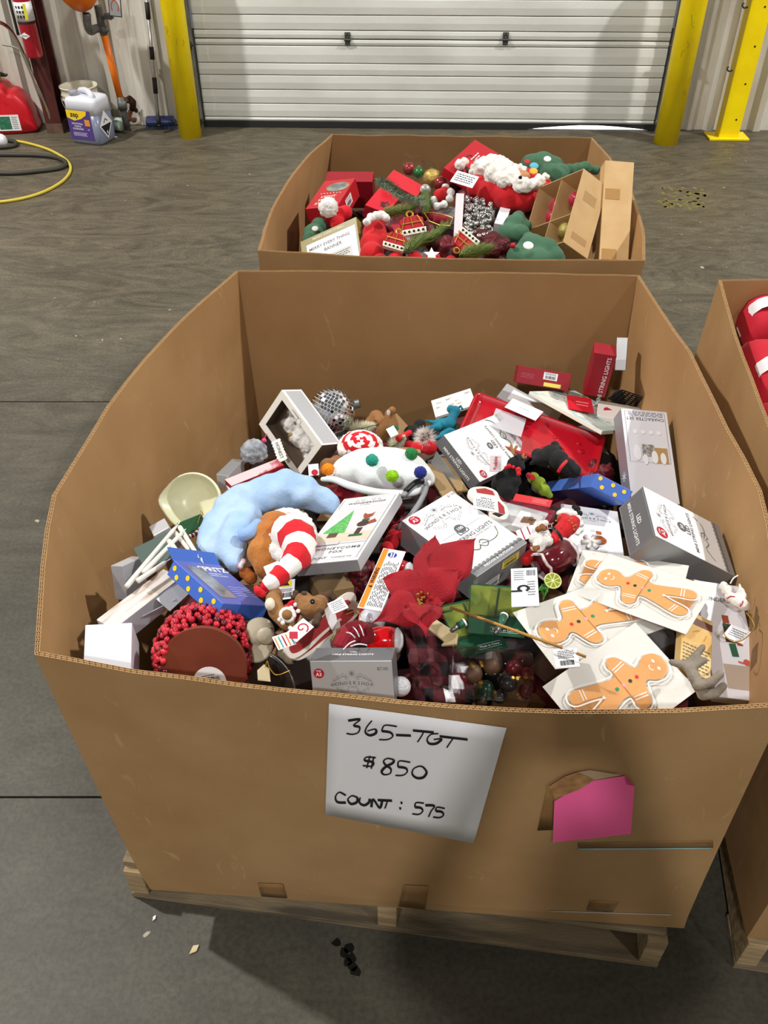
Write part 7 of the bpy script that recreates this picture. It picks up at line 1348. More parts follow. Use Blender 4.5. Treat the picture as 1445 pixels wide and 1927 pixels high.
# ================================================================== RIGHT BIN: folded red garments
q = MB(); v = []
for i in range(25):
    for j in range(25): y_ = .80+1.08*j/24; x0_ = .735+.11*max(0, (y_-1.0)); x_ = x0_+(1.66-x0_)*i/24; v.append((x_, y_, .655+.018*noise.noise(Vector((x_*9, y_*9, 3)))-.05*(i in (0, 24) or j in (0, 24))))
q.add(v, [(i*25+j, (i+1)*25+j, (i+1)*25+j+1, i*25+j+1) for i in range(24) for j in range(24)]); o = q.build('folded_garments', [mat('red_jersey', (188, 20, 44), .85, bump=.4, bscale=30, sheen=.2, rgb2=(172, 14, 36), scale=6)], kind='stuff', smooth=True); tag(o, 'lower layers of red clothing in the bin at the right edge', 'clothing')
GR = mat('red_jersey', (188, 20, 44), .85, bump=.4, bscale=30, sheen=.2, rgb2=(172, 14, 36), scale=6)
def garment(label, x, y, w, l, z, rot):
    M = T(x, y, z, rot); t = thing('folded_garment', label, 'clothing', M=M, group='red folded garments with white bands'); q = MB(); n, m = 16, 16; v = []
    for i in range(n+1):
        for j in range(m+1):
            a, b = i/n*2-1, j/m*2-1; e = max(0, 1-abs(a)**5)**.5*max(0, 1-abs(b)**5)**.5; v.append((a*w/2, b*l/2, .055*e+.006*noise.noise(Vector((a*3+x*9, b*4+y*7, z)))*e))
    k = len(v); v += [(p[0], p[1], -.03) for p in v]; f = [(i*(m+1)+j, (i+1)*(m+1)+j, (i+1)*(m+1)+j+1, i*(m+1)+j+1) for i in range(n) for j in range(m)]
    rim_ = [i*(m+1) for i in range(n+1)]+[n*(m+1)+j for j in range(1, m+1)]+[i*(m+1)+m for i in range(n-1, -1, -1)]+[j for j in range(m-1, 0, -1)]
    f += [(rim_[i], k+rim_[i], k+rim_[(i+1) % len(rim_)], rim_[(i+1) % len(rim_)]) for i in range(len(rim_))]; q.add(v, f); part(q, 'cloth', GR, t, smooth=True)
    q = MB(); v = []
    for i in range(n+1):
        a = i/n*2-1; e = max(0, 1-abs(a)**5)**.5
        for dy in (-.024, .024): v.append((a*w/2*1.01, -l*.16+dy, .064*e-.03*(1-e)+.003))
    q.add(v, [(2*i, 2*i+2, 2*i+3, 2*i+1) for i in range(n)]); part(q, 'white_band', PAPER, t, smooth=True)
for i, (px, py, lab) in enumerate(((1452, 590, 'folded red garment with a white band, at the back of the right bin'), (1470, 700, 'folded red garment with a white band, in front of the rearmost one'), (1500, 830, 'folded red garment with a white band, mostly outside the frame'))):
    p = P(px, py, .76); garment(lab, p.x+.045, p.y, .24, .23, .745, -.12)
p = P(1405, 610, .70); garment('folded red garment lying lower against the left wall of the right bin', p.x+.075, p.y-.03, .14, .22, .68, -.1)
p = P(1430, 740, .70); garment('folded red garment lying lower by the left wall, nearer the front', p.x+.09, p.y-.06, .14, .24, .66, -.1)

# ================================================================== SIGNS ON THE FRONT BIN
def lerp_poly(pts, x):
    for a, b in zip(pts[:-1], pts[1:]):
        if a.x <= x <= b.x: return a.y+(b.y-a.y)*(x-a.x)/(b.x-a.x)
    return pts[0].y if x < pts[0].x else pts[-1].y
fr_s = resample(front1, 15)
def onwall(px, py, off=0.0):
    d = ray(px, py); lo, hi = .3/d.y, 1.4/d.y
    def g(s):
        p = CAM+d*s; t = min(1, max(0, (p.z-ZB)/(ZR-ZB)))**PWF; yf = b1[0].y+(b1[1].y-b1[0].y)*(p.x-b1[0].x)/(b1[1].x-b1[0].x); yr = lerp_poly(fr_s, p.x); return p.y-(yf+(yr-yf)*t-off)
    for _ in range(40):
        m = (lo+hi)/2
        if g(m) > 0: hi = m
        else: lo = m
    return CAM+d*hi
def wallquad(name, c, m, parent=None, off=.0015, n=10, k=8, M=None, curl=0.0, world=True):
    v = []
    for i in range(n+1):
        for j in range(k+1):
            a, b = i/n, j/k; x = (c[0][0]*(1-a)+c[1][0]*a)*(1-b)+(c[3][0]*(1-a)+c[2][0]*a)*b; y = (c[0][1]*(1-a)+c[1][1]*a)*(1-b)+(c[3][1]*(1-a)+c[2][1]*a)*b
            v.append(onwall(x, y, off+curl*(a-.5)**2*4*b))
    o = mk(name, v, [(i*(k+1)+j, i*(k+1)+j+1, (i+1)*(k+1)+j+1, (i+1)*(k+1)+j) for i in range(n) for j in range(k)], m, parent, smooth=True); md = o.modifiers.new('t', 'SOLIDIFY'); md.thickness = .0004; md.offset = 0; return o
pt = thing('paper_sign', 'white paper sign handwritten in black marker, taped to the front bin', 'sign', onwall(780, 1455, .003))
pap = wallquad('paper_sheet', ((619, 1324), (953, 1370), (891, 1587), (612, 1533)), PAPER, pt, .0022)
Z7 = lambda x, y: (560+x/1.6328, 1300+y/1.6328)
strokes = [[(155, 92), (192, 88), (172, 106), (190, 112), (186, 128), (168, 134), (150, 131)], [(228, 92), (212, 112), (208, 128), (222, 137), (240, 130), (238, 118), (214, 124)], [(305, 110), (268, 106), (258, 124)], [(258, 124), (284, 128), (292, 140), (276, 150), (250, 150)], [(302, 136), (348, 138)],
  [(354, 122), (418, 128)], [(388, 125), (380, 140), (368, 158)], [(432, 132), (410, 134), (398, 148), (404, 162), (426, 162), (442, 148), (418, 150)], [(436, 140), (522, 150)], [(478, 146), (468, 160), (458, 175)],
  [(240, 206), (212, 204), (206, 214), (232, 220), (228, 232), (200, 230)], [(222, 200), (212, 238)], [(234, 202), (226, 240)],
  [(296, 212), (276, 208), (264, 216), (270, 228), (286, 240), (284, 254), (266, 258), (258, 248), (270, 234), (292, 222), (296, 212)], [(346, 220), (312, 216), (308, 234)], [(308, 234), (332, 238), (336, 250), (322, 260), (300, 260)], [(372, 232), (356, 240), (352, 256), (366, 268), (386, 266), (396, 250), (384, 234), (370, 232)],
  [(148, 322), (128, 312), (116, 326), (122, 342), (148, 344)], [(166, 322), (154, 334), (164, 348), (182, 342), (182, 328), (166, 322)], [(192, 328), (190, 344), (204, 352), (218, 344), (222, 332)], [(226, 358), (232, 334), (252, 360), (260, 336)], [(246, 336), (290, 338)], [(276, 338), (268, 362)], [(316, 344), (322, 345)], [(312, 361), (318, 362)],
  [(388, 346), (364, 344), (360, 358)], [(360, 358), (378, 360), (384, 370), (372, 380), (352, 378)], [(392, 352), (420, 354), (410, 370), (402, 388)], [(452, 362), (428, 358), (424, 370)], [(424, 370), (442, 372), (448, 382), (436, 390), (416, 388)]]
for s in strokes:
    c = catmull([Vector((a, b, 0)) for a, b in s], 5) if len(s) > 2 else [Vector((a, b, 0)) for a, b in s]; v = []
    for i in range(len(c)):
        d_ = (c[min(i+1, len(c)-1)]-c[max(i-1, 0)]).normalized(); n_ = Vector((-d_.y, d_.x, 0))*3.2+Vector((0.6, .8, 0))
        for sg in (-1, 1): v.append(onwall(*Z7(c[i].x+n_.x*sg, c[i].y+n_.y*sg), .0034))
    mk('marker_stroke', v, [(2*i, 2*i+1, 2*i+3, 2*i+2) for i in range(len(c)-1)], BLACKINK, pap)
tapem = mat('clear_brown_tape', (140, 104, 62), .3, coat=.3)
nt_ = thing('sticky_note', 'torn bright pink paper note stuck on the front bin, lower right', 'note', onwall(1115, 1520, .003))
poly = [(1043, 1508), (1075, 1488), (1110, 1470), (1176, 1460), (1194, 1480), (1187, 1569), (1112, 1578), (1040, 1585)]
mk('pink_paper', [onwall(1115, 1525, .003)]+[onwall(x, y, .003) for x, y in poly], [(0, (i+1) % 8+1, i+1) for i in range(8)], mat('hot_pink_paper', (255, 104, 168), .55), nt_)
v = [onwall(x, y, .006) for x, y in ((1033, 1480), (1060, 1462), (1086, 1453), (1118, 1468), (1090, 1486), (1044, 1503))]; mk('torn_kraft', v, [tuple(range(6))[::-1]], mat('torn_kraft', (140, 100, 62), .6, rgb2=(170, 128, 84), scale=60), nt_)
v = [onwall(x, y, .0045) for x, y in ((1086, 1453), (1110, 1449), (1170, 1459), (1118, 1468))]; mk('clear_tape', v, [(3, 2, 1, 0)], mat('clear_tape_brown', (176, 150, 118), .12), nt_)
v = [onwall(x, y, .0045) for x, y in ((1176, 1460), (1194, 1480), (1180, 1476))]; mk('folded_corner', v, [(2, 1, 0)], mat('pink_back', (206, 60, 120), .6), nt_)
def tape(label, c, m=tapem): o = wallquad('packing_tape', c, m, None, .0012, 3, 3); tag(o, label, 'tape'); return o
tape('dark tape remnant left of the pink note', ((1030, 1478), (1044, 1480), (1040, 1562), (1011, 1563)))
tape('long brown tape strip above the pale blue scratch under the pink note', ((1088, 1586), (1342, 1581), (1342, 1595), (1088, 1596)))
tape('brown tape square at the bottom edge, leftmost of three', ((485, 1662), (532, 1664), (540, 1691), (492, 1687)))
tape('brown tape square at the bottom edge, middle of three', ((760, 1665), (806, 1668), (800, 1712), (750, 1706)))
tape('brown tape square at the bottom edge, rightmost of three', ((1110, 1694), (1166, 1697), (1152, 1717), (1104, 1713)))
o = wallquad('scratch_mark', ((1088, 1597), (1338, 1596), (1338, 1598), (1088, 1600)), mat('scraped_liner', (160, 196, 196), .5), None, .0016, 6, 1); tag(o, 'thin pale blue scratch line under the pink note', 'mark')
o = wallquad('scratch_mark', ((1034, 1714), (1262, 1721), (1262, 1723), (1034, 1716)), mat('scraped_white', (200, 190, 176), .5), None, .0016, 6, 1); tag(o, 'thin white crease line along the lower right edge of the bin', 'mark')
# ================================================================== ALONG THE DOCK WALL
def ztop(b, py):
    lo, hi = 0.0, 3.5
    for _ in range(40):
        m = (lo+hi)/2
        if proj((b.x, b.y, m))[1] > py: lo = m
        else: hi = m
    return lo
def V(x, y, z=0): return Vector((x, y, z))
# bollards
for (px, py, r, lab) in ((359, 256, 20.5, 'thick yellow pipe bollard left of the dock door'), (1252, 268, 22, 'thick yellow pipe bollard right of the dock door')):
    b = P(px, py, 0); rr = r*pxm(b); M = T(b.x, b.y, 0); q = MB(); q.lathe([(rr, 0), (rr, 1.15), (rr*.93, 1.19), (rr*.7, 1.225), (rr*.35, 1.24), (.0001, 1.245)], M, 40); o = q.build('bollard', YELLOW, M=M, smooth=True); tag(o, lab, 'bollard')
    q = MB(); R = random.Random(px)
    for i in range(7):
        a = -PI/2+R.uniform(-.9, .9); z = R.uniform(.1, .75); n_ = V(math.cos(a), math.sin(a)); tg = V(-math.sin(a), math.cos(a)); M2 = frame(V(b.x, b.y, z)+n_*(rr+.0006), tg, V(0, 0, 1)); ribbon2(q, [(R.uniform(-.012, .012), k*.012+R.uniform(-.004, .004)) for k in range(4)], M2, .0022)
    q.build('scuff_marks', mat('scuff', (128, 104, 30), .7), o, kind='stuff')
# yellow door-guard post
b = P(1366, 258, 0); M = frame(b, WX, (0, 0, 1)); hw = 21*pxm(b)
t = thing('guard_post', 'square yellow steel post on a floor plate at the right edge', 'post', b); q = MB(); M3 = frame(b, WX, WN*-1); q.box(M3@T(0, 0, .006), hw*3.5, .15, .012); bevel(q.build('base_plate', YELLOW, t), .002)
q = MB(); q.box(M3@T(0, .0, .9), hw*1.75, .09, 1.78); bevel(q.build('square_tube', YELLOW, t), .004)
q = MB()
for z in (.12, .33, .54, .75, .96): q.lathe([(.006, .0), (.006, .0008), (.0001, .0008)], frame(M3@V(hw*.3, -.0455, z), WX, (0, 0, 1)), 10)
q.build('bolt_holes', BLACK, t, kind='stuff')
for py in (131, 12):
    z = ztop(b, py); q = MB(); p = M3@V(-hw*.95, -.02, z); q.tube(catmull([p, p-WX*.02+V(0, 0, -.005), p-WX*.035+V(0, 0, .008), p-WX*.028+V(0, 0, .022)], 4), .005, 8); q.build('steel_hook', mat('hinge_steel', (84, 84, 80), .5, metal=.6), t, smooth=True)
# maroon column
b = P(112, 244, 0); M3 = frame(b, WX, WN*-1); w = 29*pxm(b); t = thing('steel_column', 'maroon painted steel column standing by the wall at upper left', 'column', b); CM = mat('maroon_paint', (86, 38, 34), .5, rgb2=(70, 30, 28), scale=8)
for nm, x, y, a, c in (('flange', 0, -.07, w, .012), ('flange', 0, .07, w, .012), ('web', 0, 0, .010, .13)): q = MB(); q.box(M3@T(x, y, 1.75), a, c, 3.5); q.build(nm, CM, t)
q = MB(); q.box(M3@T(0, 0, .03), w*1.05, .16, .06); q.build('grout_foot', mat('dirty_maroon', (92, 66, 56), .85, rgb2=(110, 84, 70), scale=30), t)
# fire extinguisher hung on the column
p0_ = b+WN*.10; zb = ztop(V(b.x-.09, b.y-.12), 104); xb = P(70, 104, zb).x; e0 = V(xb-.0, b.y-.16, zb); re = 15.5*pxm(e0); t = thing('fire_extinguisher', 'red fire extinguisher with a white pictogram label hung on the maroon column', 'extinguisher', e0); M = Matrix.Translation(e0)
q = MB(); q.lathe([(re*.86, 0), (re, .012), (re, .46), (re*.85, .50), (re*.5, .53), (re*.3, .54), (re*.3, .57)], M, 32); q.build('cylinder', mat('extinguisher_red', (178, 16, 40), .25, coat=.5), t, smooth=True)
q = MB(); q.lathe([(re*1.012, .20), (re*1.012, .30)], M, 32); lb = q.build('label_band', WHITE, t, smooth=True)
for i in range(3):
    for j in range(3): a = -PI/2-.55+i*.38; M2 = frame(e0+V(math.cos(a), math.sin(a))*re*1.03+V(0, 0, .225+.025*j), V(-math.sin(a), math.cos(a)), V(0, 0, 1)); q = MB(); quad(q, M2, .012, .014); q.build('pictogram', BLACKINK, lb)
q = MB(); a = -PI/2+.45; M2 = frame(e0+V(math.cos(a), math.sin(a))*re*1.03+V(0, 0, .25), V(-math.sin(a), math.cos(a)), V(0, 0, 1)); quad(q, M2, .018, .085); q.build('yellow_panel', mat('label_yellow', (236, 226, 60), .5), lb)
q = MB(); q.lathe([(re*1.03, .185), (re*1.03, .197)], M, 32); q.build('black_strap', RUBBER, t)
q = MB(); a = -PI/2-.25; M2 = frame(e0+V(math.cos(a), math.sin(a))*re*1.02+V(0, 0, .125), V(-math.sin(a), math.cos(a)), V(0, 0, 1)); q.add([M2@V(-.034, 0), M2@V(0, -.018), M2@V(.034, 0), M2@V(0, .018)], [(0, 1, 2, 3)]); dm = q.build('diamond_label', WHITE, t); q = MB(); text_mb(q, 'Amerex', M2@T(0, 0, .0006), .013, .01); q.build('lettering', BLACKINK, dm)
q = MB(); q.tube(catmull([e0+V(0, 0, .57), e0+V(-.05, -.02, .56), e0+V(-re-.02, 0, .45), e0+V(-re-.02, 0, .12)], 6), .009, 8); q.build('hose', RUBBER, t, smooth=True); q = MB(); q.box(Matrix.Translation(e0+V(0, 0, .6)), .09, .02, .02); q.build('lever', STEEL, t)
q = MB(); q.box(Matrix.Translation(e0+V(0, re+.02, .25)), .03, .06, .3); q.build('wall_bracket', STEEL, t)
# bent chrome tube
a0 = wall_at(88, 205, .20); t = thing('chrome_handle', 'bent chrome tube handle leaning by the wall left of the column', 'handle', a0); q = MB(); pts = [wall_at(x, y, o_) for x, y, o_ in ((97, 232, .16), (88, 203, .17), (60, 140, .2), (35, 82, .22), (18, 55, .25), (4, 44, .3), (-14, 38, .36))]; q.tube(catmull(pts, 6), .011, 12); q.build('tube', mat('chrome', (214, 214, 210), .12, metal=1.0), t, smooth=True)
q = MB(); pts = [wall_at(x, y, .1) for x, y in ((92, 235), (80, 200), (62, 150), (52, 110), (30, 90), (5, 84))]; q.tube(catmull(pts, 6), .006, 8); q.build('thin_rod', mat('dull_steel', (150, 148, 140), .5, metal=.5), t, smooth=True)
# red fuel can
fb = P(22, 252, 0); t = thing('fuel_can', 'red plastic fuel can with a green spout at the left edge', 'can', fb); W_ = 84*pxm(fb); H_ = ztop(fb, 158); xs_ = V(1, 0); 
pts = catmull([V(-.5, 0), V(.46, 0), V(.52, .2), V(.46, .55), V(.28, .80), V(.12, .86), V(.02, .97), V(-.18, .99), V(-.32, .84), V(-.5, .74)], 5, True); q = MB(); outl = [(p.x*W_, p.y*H_) for p in pts]
M2 = frame(fb+V(0, .085, 0), (1, 0.12, 0), (0, 0, 1)); n = len(outl); cx = sum(a for a, _ in outl)/n; cy = sum(b_ for _, b_ in outl)/n; v = []
for z, s in ((-.11, .55), (-.10, .86), (-.075, .97), (-.03, 1), (.03, 1), (.075, .97), (.10, .86), (.11, .55)): v += [M2@V(cx+(a-cx)*s, cy+(b_-cy)*s-(0 if s > .9 else 0), -z) for a, b_ in outl]
f = [(k*n+i, k*n+(i+1) % n, (k+1)*n+(i+1) % n, (k+1)*n+i) for k in range(7) for i in range(n)]+[tuple(range(n))[::-1], tuple(7*n+i for i in range(n))]; q.add(v, f); bd = q.build('can_body', mat('red_polyethylene', (206, 26, 40), .38, rgb2=(190, 18, 32), scale=10), t, smooth=True)
q = MB(); q.tube(catmull([M2@V(-W_*.02, H_*.92, .05), M2@V(W_*.02, H_*.80, .09), M2@V(W_*.04, H_*.62, .10), M2@V(W_*.02, H_*.52, .09)], 6), .012, 10); q.build('grip', mat('red_polyethylene', (206, 26, 40), .38), t, smooth=True)
q = MB(); q.tube([M2@V(-W_*.16, H_*.95, 0), M2@V(-W_*.12, H_*1.09, 0)], .022, 14); q.build('spout_collar', BLACK, t); q = MB(); q.box(M2@T(-W_*.08, H_*1.12, .03), .05, .045, .04); bevel(q.build('spout_trigger', mat('lime_plastic', (110, 190, 60), .4), t), .006)
q = MB(); q.tube([M2@V(-W_*.05, H_*1.13, 0), M2@V(W_*.08, H_*1.10, 0), M2@V(W_*.13, H_*1.11, 0)], [.016, .010, .007], 10); q.build('spout_nozzle', BLACK, t)
M4 = M2@T(-W_*.02, H_*.25, .1105); q = MB(); q.box(M4, W_*.5, H_*.32, .001); lb = q.build('can_label', WHITE, t); q = MB(); quad(q, M4@T(-W_*.07, 0, .001), W_*.26, H_*.26); q.build('green_panel', mat('dark_green_label', (36, 92, 74), .5, rgb2=(60, 130, 96), scale=60), lb); q = MB(); lines(q, M4@T(W_*.15, 0, .001), W_*.12, H_*.26, 7); q.build('small_print', INK, lb, kind='stuff')
# white bucket
bb = wall_at(164, 240, .15); bb.z = 0; H_ = ztop(bb, 160); rb = 33*pxm(bb); M = T(bb.x, bb.y, 0); q = MB(); t = thing('bucket', 'white plastic bucket with ribbed rim behind the purple-label jug', 'bucket', bb)
q.lathe([(.0001, .004), (rb*.8, 0), (rb*.84, .02), (rb*.95, H_*.72), (rb*.97, H_*.72), (rb*1.0, H_*.735), (rb*.96, H_*.76), (rb*.97, H_*.82), (rb*1.02, H_*.835), (rb*.97, H_*.86), (rb*.98, H_*.97), (rb*1.04, H_*.98), (rb*1.04, H_*1.0), (rb*.97, H_*1.0), (rb*.94, H_*.9), (rb*.80, .012), (.0001, .012)], M, 40); q.build('bucket_body', mat('ivory_plastic', (222, 216, 198), .45, rgb2=(206, 198, 178), scale=8), t, smooth=True)
q = MB(); q.tube([V(bb.x+rb*1.03*math.cos(a), bb.y-rb*1.03*abs(math.sin(a)), H_*.84-.10*math.sin(a)) for a in [PI*i/14 for i in range(15)]], .002, 6); q.build('wire_bail', STEEL, t)
# purple-label jug
jb = P(172, 272, 0); H_ = ztop(jb, 178); w = 84*pxm(jb); dp = w*.66; t = thing('detergent_jug', 'translucent square jug with a purple and yellow label and dark liquid', 'jug', jb); M2 = frame(jb+V(0, dp/2-.01, 0), V(1, -.34, 0), V(0, 0, 1)); w *= .80
def rbox(w, d, r, n=5):
    out = []
    for cx, cy, a0 in ((w/2-r, d/2-r, 0), (-w/2+r, d/2-r, PI/2), (-w/2+r, -d/2+r, PI), (w/2-r, -d/2+r, 3*PI/2)): out += [(cx+r*math.cos(a0+PI/2*i/n), cy+r*math.sin(a0+PI/2*i/n)) for i in range(n+1)]
    return out
M3 = frame(jb+V(0, dp/2-.01, 0), V(1, -.34, 0), V(.34, 1, 0))
def stack(q, levels, m=0):
    n = None; v = []; f = []
    for z, s in levels: ring = rbox(w*s, dp*s, .035*s); n = len(ring); v += [M3@V(a, b_, z) for a, b_ in ring]
    for k in range(len(levels)-1): f += [(k*n+i, k*n+(i+1) % n, (k+1)*n+(i+1) % n, (k+1)*n+i) for i in range(n)]
    f += [tuple(range(n))[::-1], tuple((len(levels)-1)*n+i for i in range(n))]; q.add(v, f, m)
HL = H_*.60; q = MB(); stack(q, [(0, .90), (.015, .98), (HL*.3, 1), (HL, .995)]); q.build('liquid_body', mat('grey_violet_liquid', (128, 134, 156), .25, rgb2=(112, 118, 142), scale=5), t, smooth=True)
q = MB(); stack(q, [(HL+.0005, .995), (H_*.84, .98), (H_*.90, .92), (H_*.93, .7), (H_*.935, .4)]); q.build('jug_shoulder', mat('milky_plastic', (216, 218, 228), .35), t, smooth=True)
q = MB(); q.tube(catmull([M3@V(w*.32, -dp*.25, H_*.85), M3@V(w*.30, -dp*.2, H_*.97), M3@V(w*.05, 0, H_*1.01), M3@V(-w*.2, .02, H_*.98)], 6), .018, 12); q.build('grip', mat('milky_plastic', (216, 218, 228), .35), t, smooth=True)
q = MB(); q.lathe([(.026, 0), (.028, .03), (.022, .034), (.0001, .034)], M3@T(-w*.25, -dp*.2, H_*.92), 20); q.build('screw_cap', mat('grey_cap', (150, 150, 160), .4), t, smooth=True)
FMj = frame(M3@V(0, -dp*.5-.0025, 0), M3.to_3x3()@V(1, 0, 0), V(0, 0, 1)); lw, lh = w*.74, H_*.58; L0 = FMj@T(-w*.06, H_*.40); q = MB(); q.box(L0, lw, lh, .001); lb = q.build('jug_label', mat('violet_label', (86, 62, 138), .4), t)
q = MB(); pts = [(-lw/2, lh/2), (lw*.38, lh/2), (lw*.34, lh*.36), (lw*.1, lh*.22), (-lw*.2, lh*.14), (-lw*.5, lh*.24)]; q.add([L0@V(a, b_, .0012) for a, b_ in pts], [tuple(range(6))[::-1]]); q.build('yellow_burst', mat('label_yellow2', (246, 210, 40), .4), lb)
q = MB(); text_mb(q, 'zep', L0@T(-lw*.16, lh*.35, .002), lh*.25, .02); q.build('lettering', mat('navy_ink', (20, 20, 60), .5), lb); q = MB()
for i, s in enumerate(('INDUSTRIAL', 'PURPLE', 'DEGREASER')): text_mb(q, s, L0@T(-lw*.10, lh*(.04-.09*i), .002), lh*.085, .012)
text_mb(q, '10', L0@T(lw*.34, -lh*.14, .002), lh*.08, .01); lines(q, L0@T(-lw*.05, -lh*.32, .002), lw*.6, lh*.14, 3); q.build('lettering', WHITEINK, lb)
q = MB(); quad(q, L0@T(lw*.34, lh*.1, .002), lw*.22, lh*.22); q.build('orange_badge', mat('badge_orange', (226, 150, 50), .5), lb)
Rj = frame(M3@V(w*.5+.0025, -dp*.05, H_*.38), M3.to_3x3()@V(0, 1, 0), V(0, 0, 1)); q = MB(); s = dp*.36; q.add([Rj@V(0, -s*1.25), Rj@V(s, 0), Rj@V(0, s*1.25), Rj@V(-s, 0)], [(0, 1, 2, 3)]); hz = q.build('hazard_diamond', WHITE, t); q = MB(); q.add([Rj@V(0, -s*1.05, .001), Rj@V(s*.82, 0, .001), Rj@V(-s*.82, 0, .001)], [(0, 1, 2)]); q.build('black_half', BLACKINK, hz); q = MB(); text_mb(q, '8', Rj@T(0, -s*.7, .002), s*.4, .02); q.build('lettering', WHITEINK, hz); q = MB(); ribbon2(q, [(-s*.3, s*.2), (0, s*.5), (s*.3, s*.25)], Rj, s*.1, .001); q.build('corrosion_mark', BLACKINK, hz)
# pale green bottle on its side
g = P(220, 248, 0); t = thing('plastic_bottle', 'pale green translucent bottle lying behind the jug', 'bottle', g); q = MB(); q.tube([g+V(-.05, .06, .04), g+V(.03, .0, .045), g+V(.05, -.015, .04)], [.04, .042, .03], 16); q.build('bottle_body', mat('sea_glass', (178, 200, 184), .3), t, smooth=True); q = MB(); q.tube([g+V(-.052, .062, .04), g+V(-.085, .085, .038)], .014, 12); q.build('cap', PAPER, t)
# eyewash station: orange bowl, traps, orange pipe
eb = P(240, 238, 0); wall_in = lambda x, y, o_=.16: wall_at(x, y, o_); t = thing('eyewash_station', 'orange eyewash bowl on grey fittings with an orange pipe down the wall', 'eyewash station', wall_in(236, 238, .16)); OR = mat('safety_orange', (236, 122, 22), .35, rgb2=(222, 106, 14), scale=8)
q = MB(); q.tube([wall_in(226, 184), wall_in(196, 66)], .021, 18); q.build('orange_pipe', OR, t, smooth=True)
q = MB(); q.tube([wall_in(240, 244), wall_in(232, 208), wall_in(226, 182)], [.02, .022, .024], 14); q.tube([wall_in(231, 206), wall_in(229, 188)], .030, 14); q.build('lower_tee', GREYPIPE, t, smooth=True)
q = MB(); q.tube([wall_in(232, 188), wall_at(250, 190, .04)], .018, 12); q.tube([wall_at(243, 186, .1), wall_at(250, 192, .05), wall_at(250, 206, .03)], .022, 12); q.build('rusty_elbow', mat('rusty_iron', (92, 60, 46), .8, rgb2=(64, 38, 30), scale=40, bump=.5, bscale=60), t, smooth=True)
q = MB(); q.tube(catmull([wall_in(196, 66), wall_in(191, 48), wall_in(188, 30), wall_in(184, 10)], 5), .023, 14); q.tube([wall_in(196, 60), wall_in(194, 48)], .030, 14); q.build('upright_fitting', GREYPIPE, t, smooth=True)
q = MB(); q.tube(catmull([wall_in(192, 52), wall_in(180, 54, .2), wall_in(170, 58, .26), wall_in(165, 46, .28), wall_in(163, 26, .28)], 6), .024, 14); q.build('trap', GREYPIPE, t, smooth=True); q = MB(); q.tube([wall_in(165, 50, .28), wall_in(162, 24, .28)], .021, 14); q.build('black_tailpiece', RUBBER, t, smooth=True)
c_ = wall_in(156, 22, .30); rr = 34*pxm(c_); q = MB(); q.lathe([(rr*.16, 0), (rr*.5, .015), (rr*.92, .06), (rr*1.18, .15), (rr*1.22, .16), (rr*1.14, .16), (rr*.85, .07), (rr*.2, .02)], Matrix.Translation(c_), 40); q.build('bowl', OR, t, smooth=True)
q = MB(); q.tube([wall_in(192, 34), wall_in(202, 32, .2), wall_in(210, 34, .2)], .012, 10); q.box(Matrix.Translation(wall_in(205, 30, .2)), .05, .03, .03); q.build('push_valve', GREYPIPE, t, smooth=False)
c_ = wall_in(216, 10, .24); M2 = frame(c_, WX+V(0, 0, -.1), V(0, 0, 1)); q = MB(); q.box(M2, .075, .12, .004); pl_ = q.build('push_plate', BLACK, t); q = MB(); q.box(M2@T(0, 0, .0025), .066, .11, .001); q.build('plate_face', mat('plate_grey', (190, 196, 204), .4), pl_)
q = MB(); ribbon2(q, [(-.018, -.03), (-.022, 0), (-.012, .02), (0, .028), (.012, .02), (.022, 0), (.018, -.03)], M2, .006, .0035); q.build('orange_mark', mat('orange_mark', (216, 96, 40), .5), pl_)
# rust hole in the wall
t = thing('rust_patch', 'rusted hole at the foot of the wall behind the orange pipe', 'rust', wall_at(250, 215, .01)); q = MB(); R = random.Random(3)
for i in range(16): p = wall_at(248+R.uniform(-6, 8), 205+R.uniform(-16, 24), .004+R.uniform(0, .004)); q.ball(p, (R.uniform(.008, .02), .003, R.uniform(.008, .022)), 8, 5)
q.build('rust_flakes', mat('rust', (88, 52, 38), .95, rgb2=(120, 78, 52), scale=60), t, kind='stuff')
# broom
b = P(303, 243, 0); t = thing('floor_brush', 'dark blue floor brush on a long black and silver pole, leaning at the wall', 'brush', b); A = P(299, 236, .05); Bt = wall_at(272, -40, .03); q = MB(); q.tube([A, Bt], .0105, 12); q.build('pole', mat('bright_aluminium', (206, 206, 206), .25, metal=.8), t, smooth=True)
for y0, y1 in ((4, 36), (88, 112), (146, 176), (218, 234)):
    def onp(y):
        lo, hi = 0, 1
        for _ in range(30):
            m = (lo+hi)/2
            if proj(A.lerp(Bt, m))[1] > y: lo = m
            else: hi = m
        return A.lerp(Bt, lo)
    q = MB(); q.tube([onp(y1), onp(y0)], .0145, 12); q.build('grip', RUBBER, t, smooth=True)
q = MB(); M2 = frame(b+V(0, .01, .05), V(1, .06, 0), V(0, 1, .3)); q.box(M2, 52*pxm(b), .075, .035); bevel(q.build('brush_head', mat('navy_plastic', (38, 50, 92), .35), t), .012, 3)
q = MB(); R = random.Random(1)
for i in range(420): x = R.uniform(-.5, .5)*50*pxm(b); y = R.uniform(-.03, .03); p = M2@V(x, y, -.014); s = V(.0015, 0); q.add([p-s, p+s, V(p.x+R.uniform(-.012, .012)+x*.15, p.y+R.uniform(-.02, .01), .002)], [(0, 1, 2)])
q.build('bristles', mat('blue_bristle', (30, 54, 104), .6), t, kind='stuff')
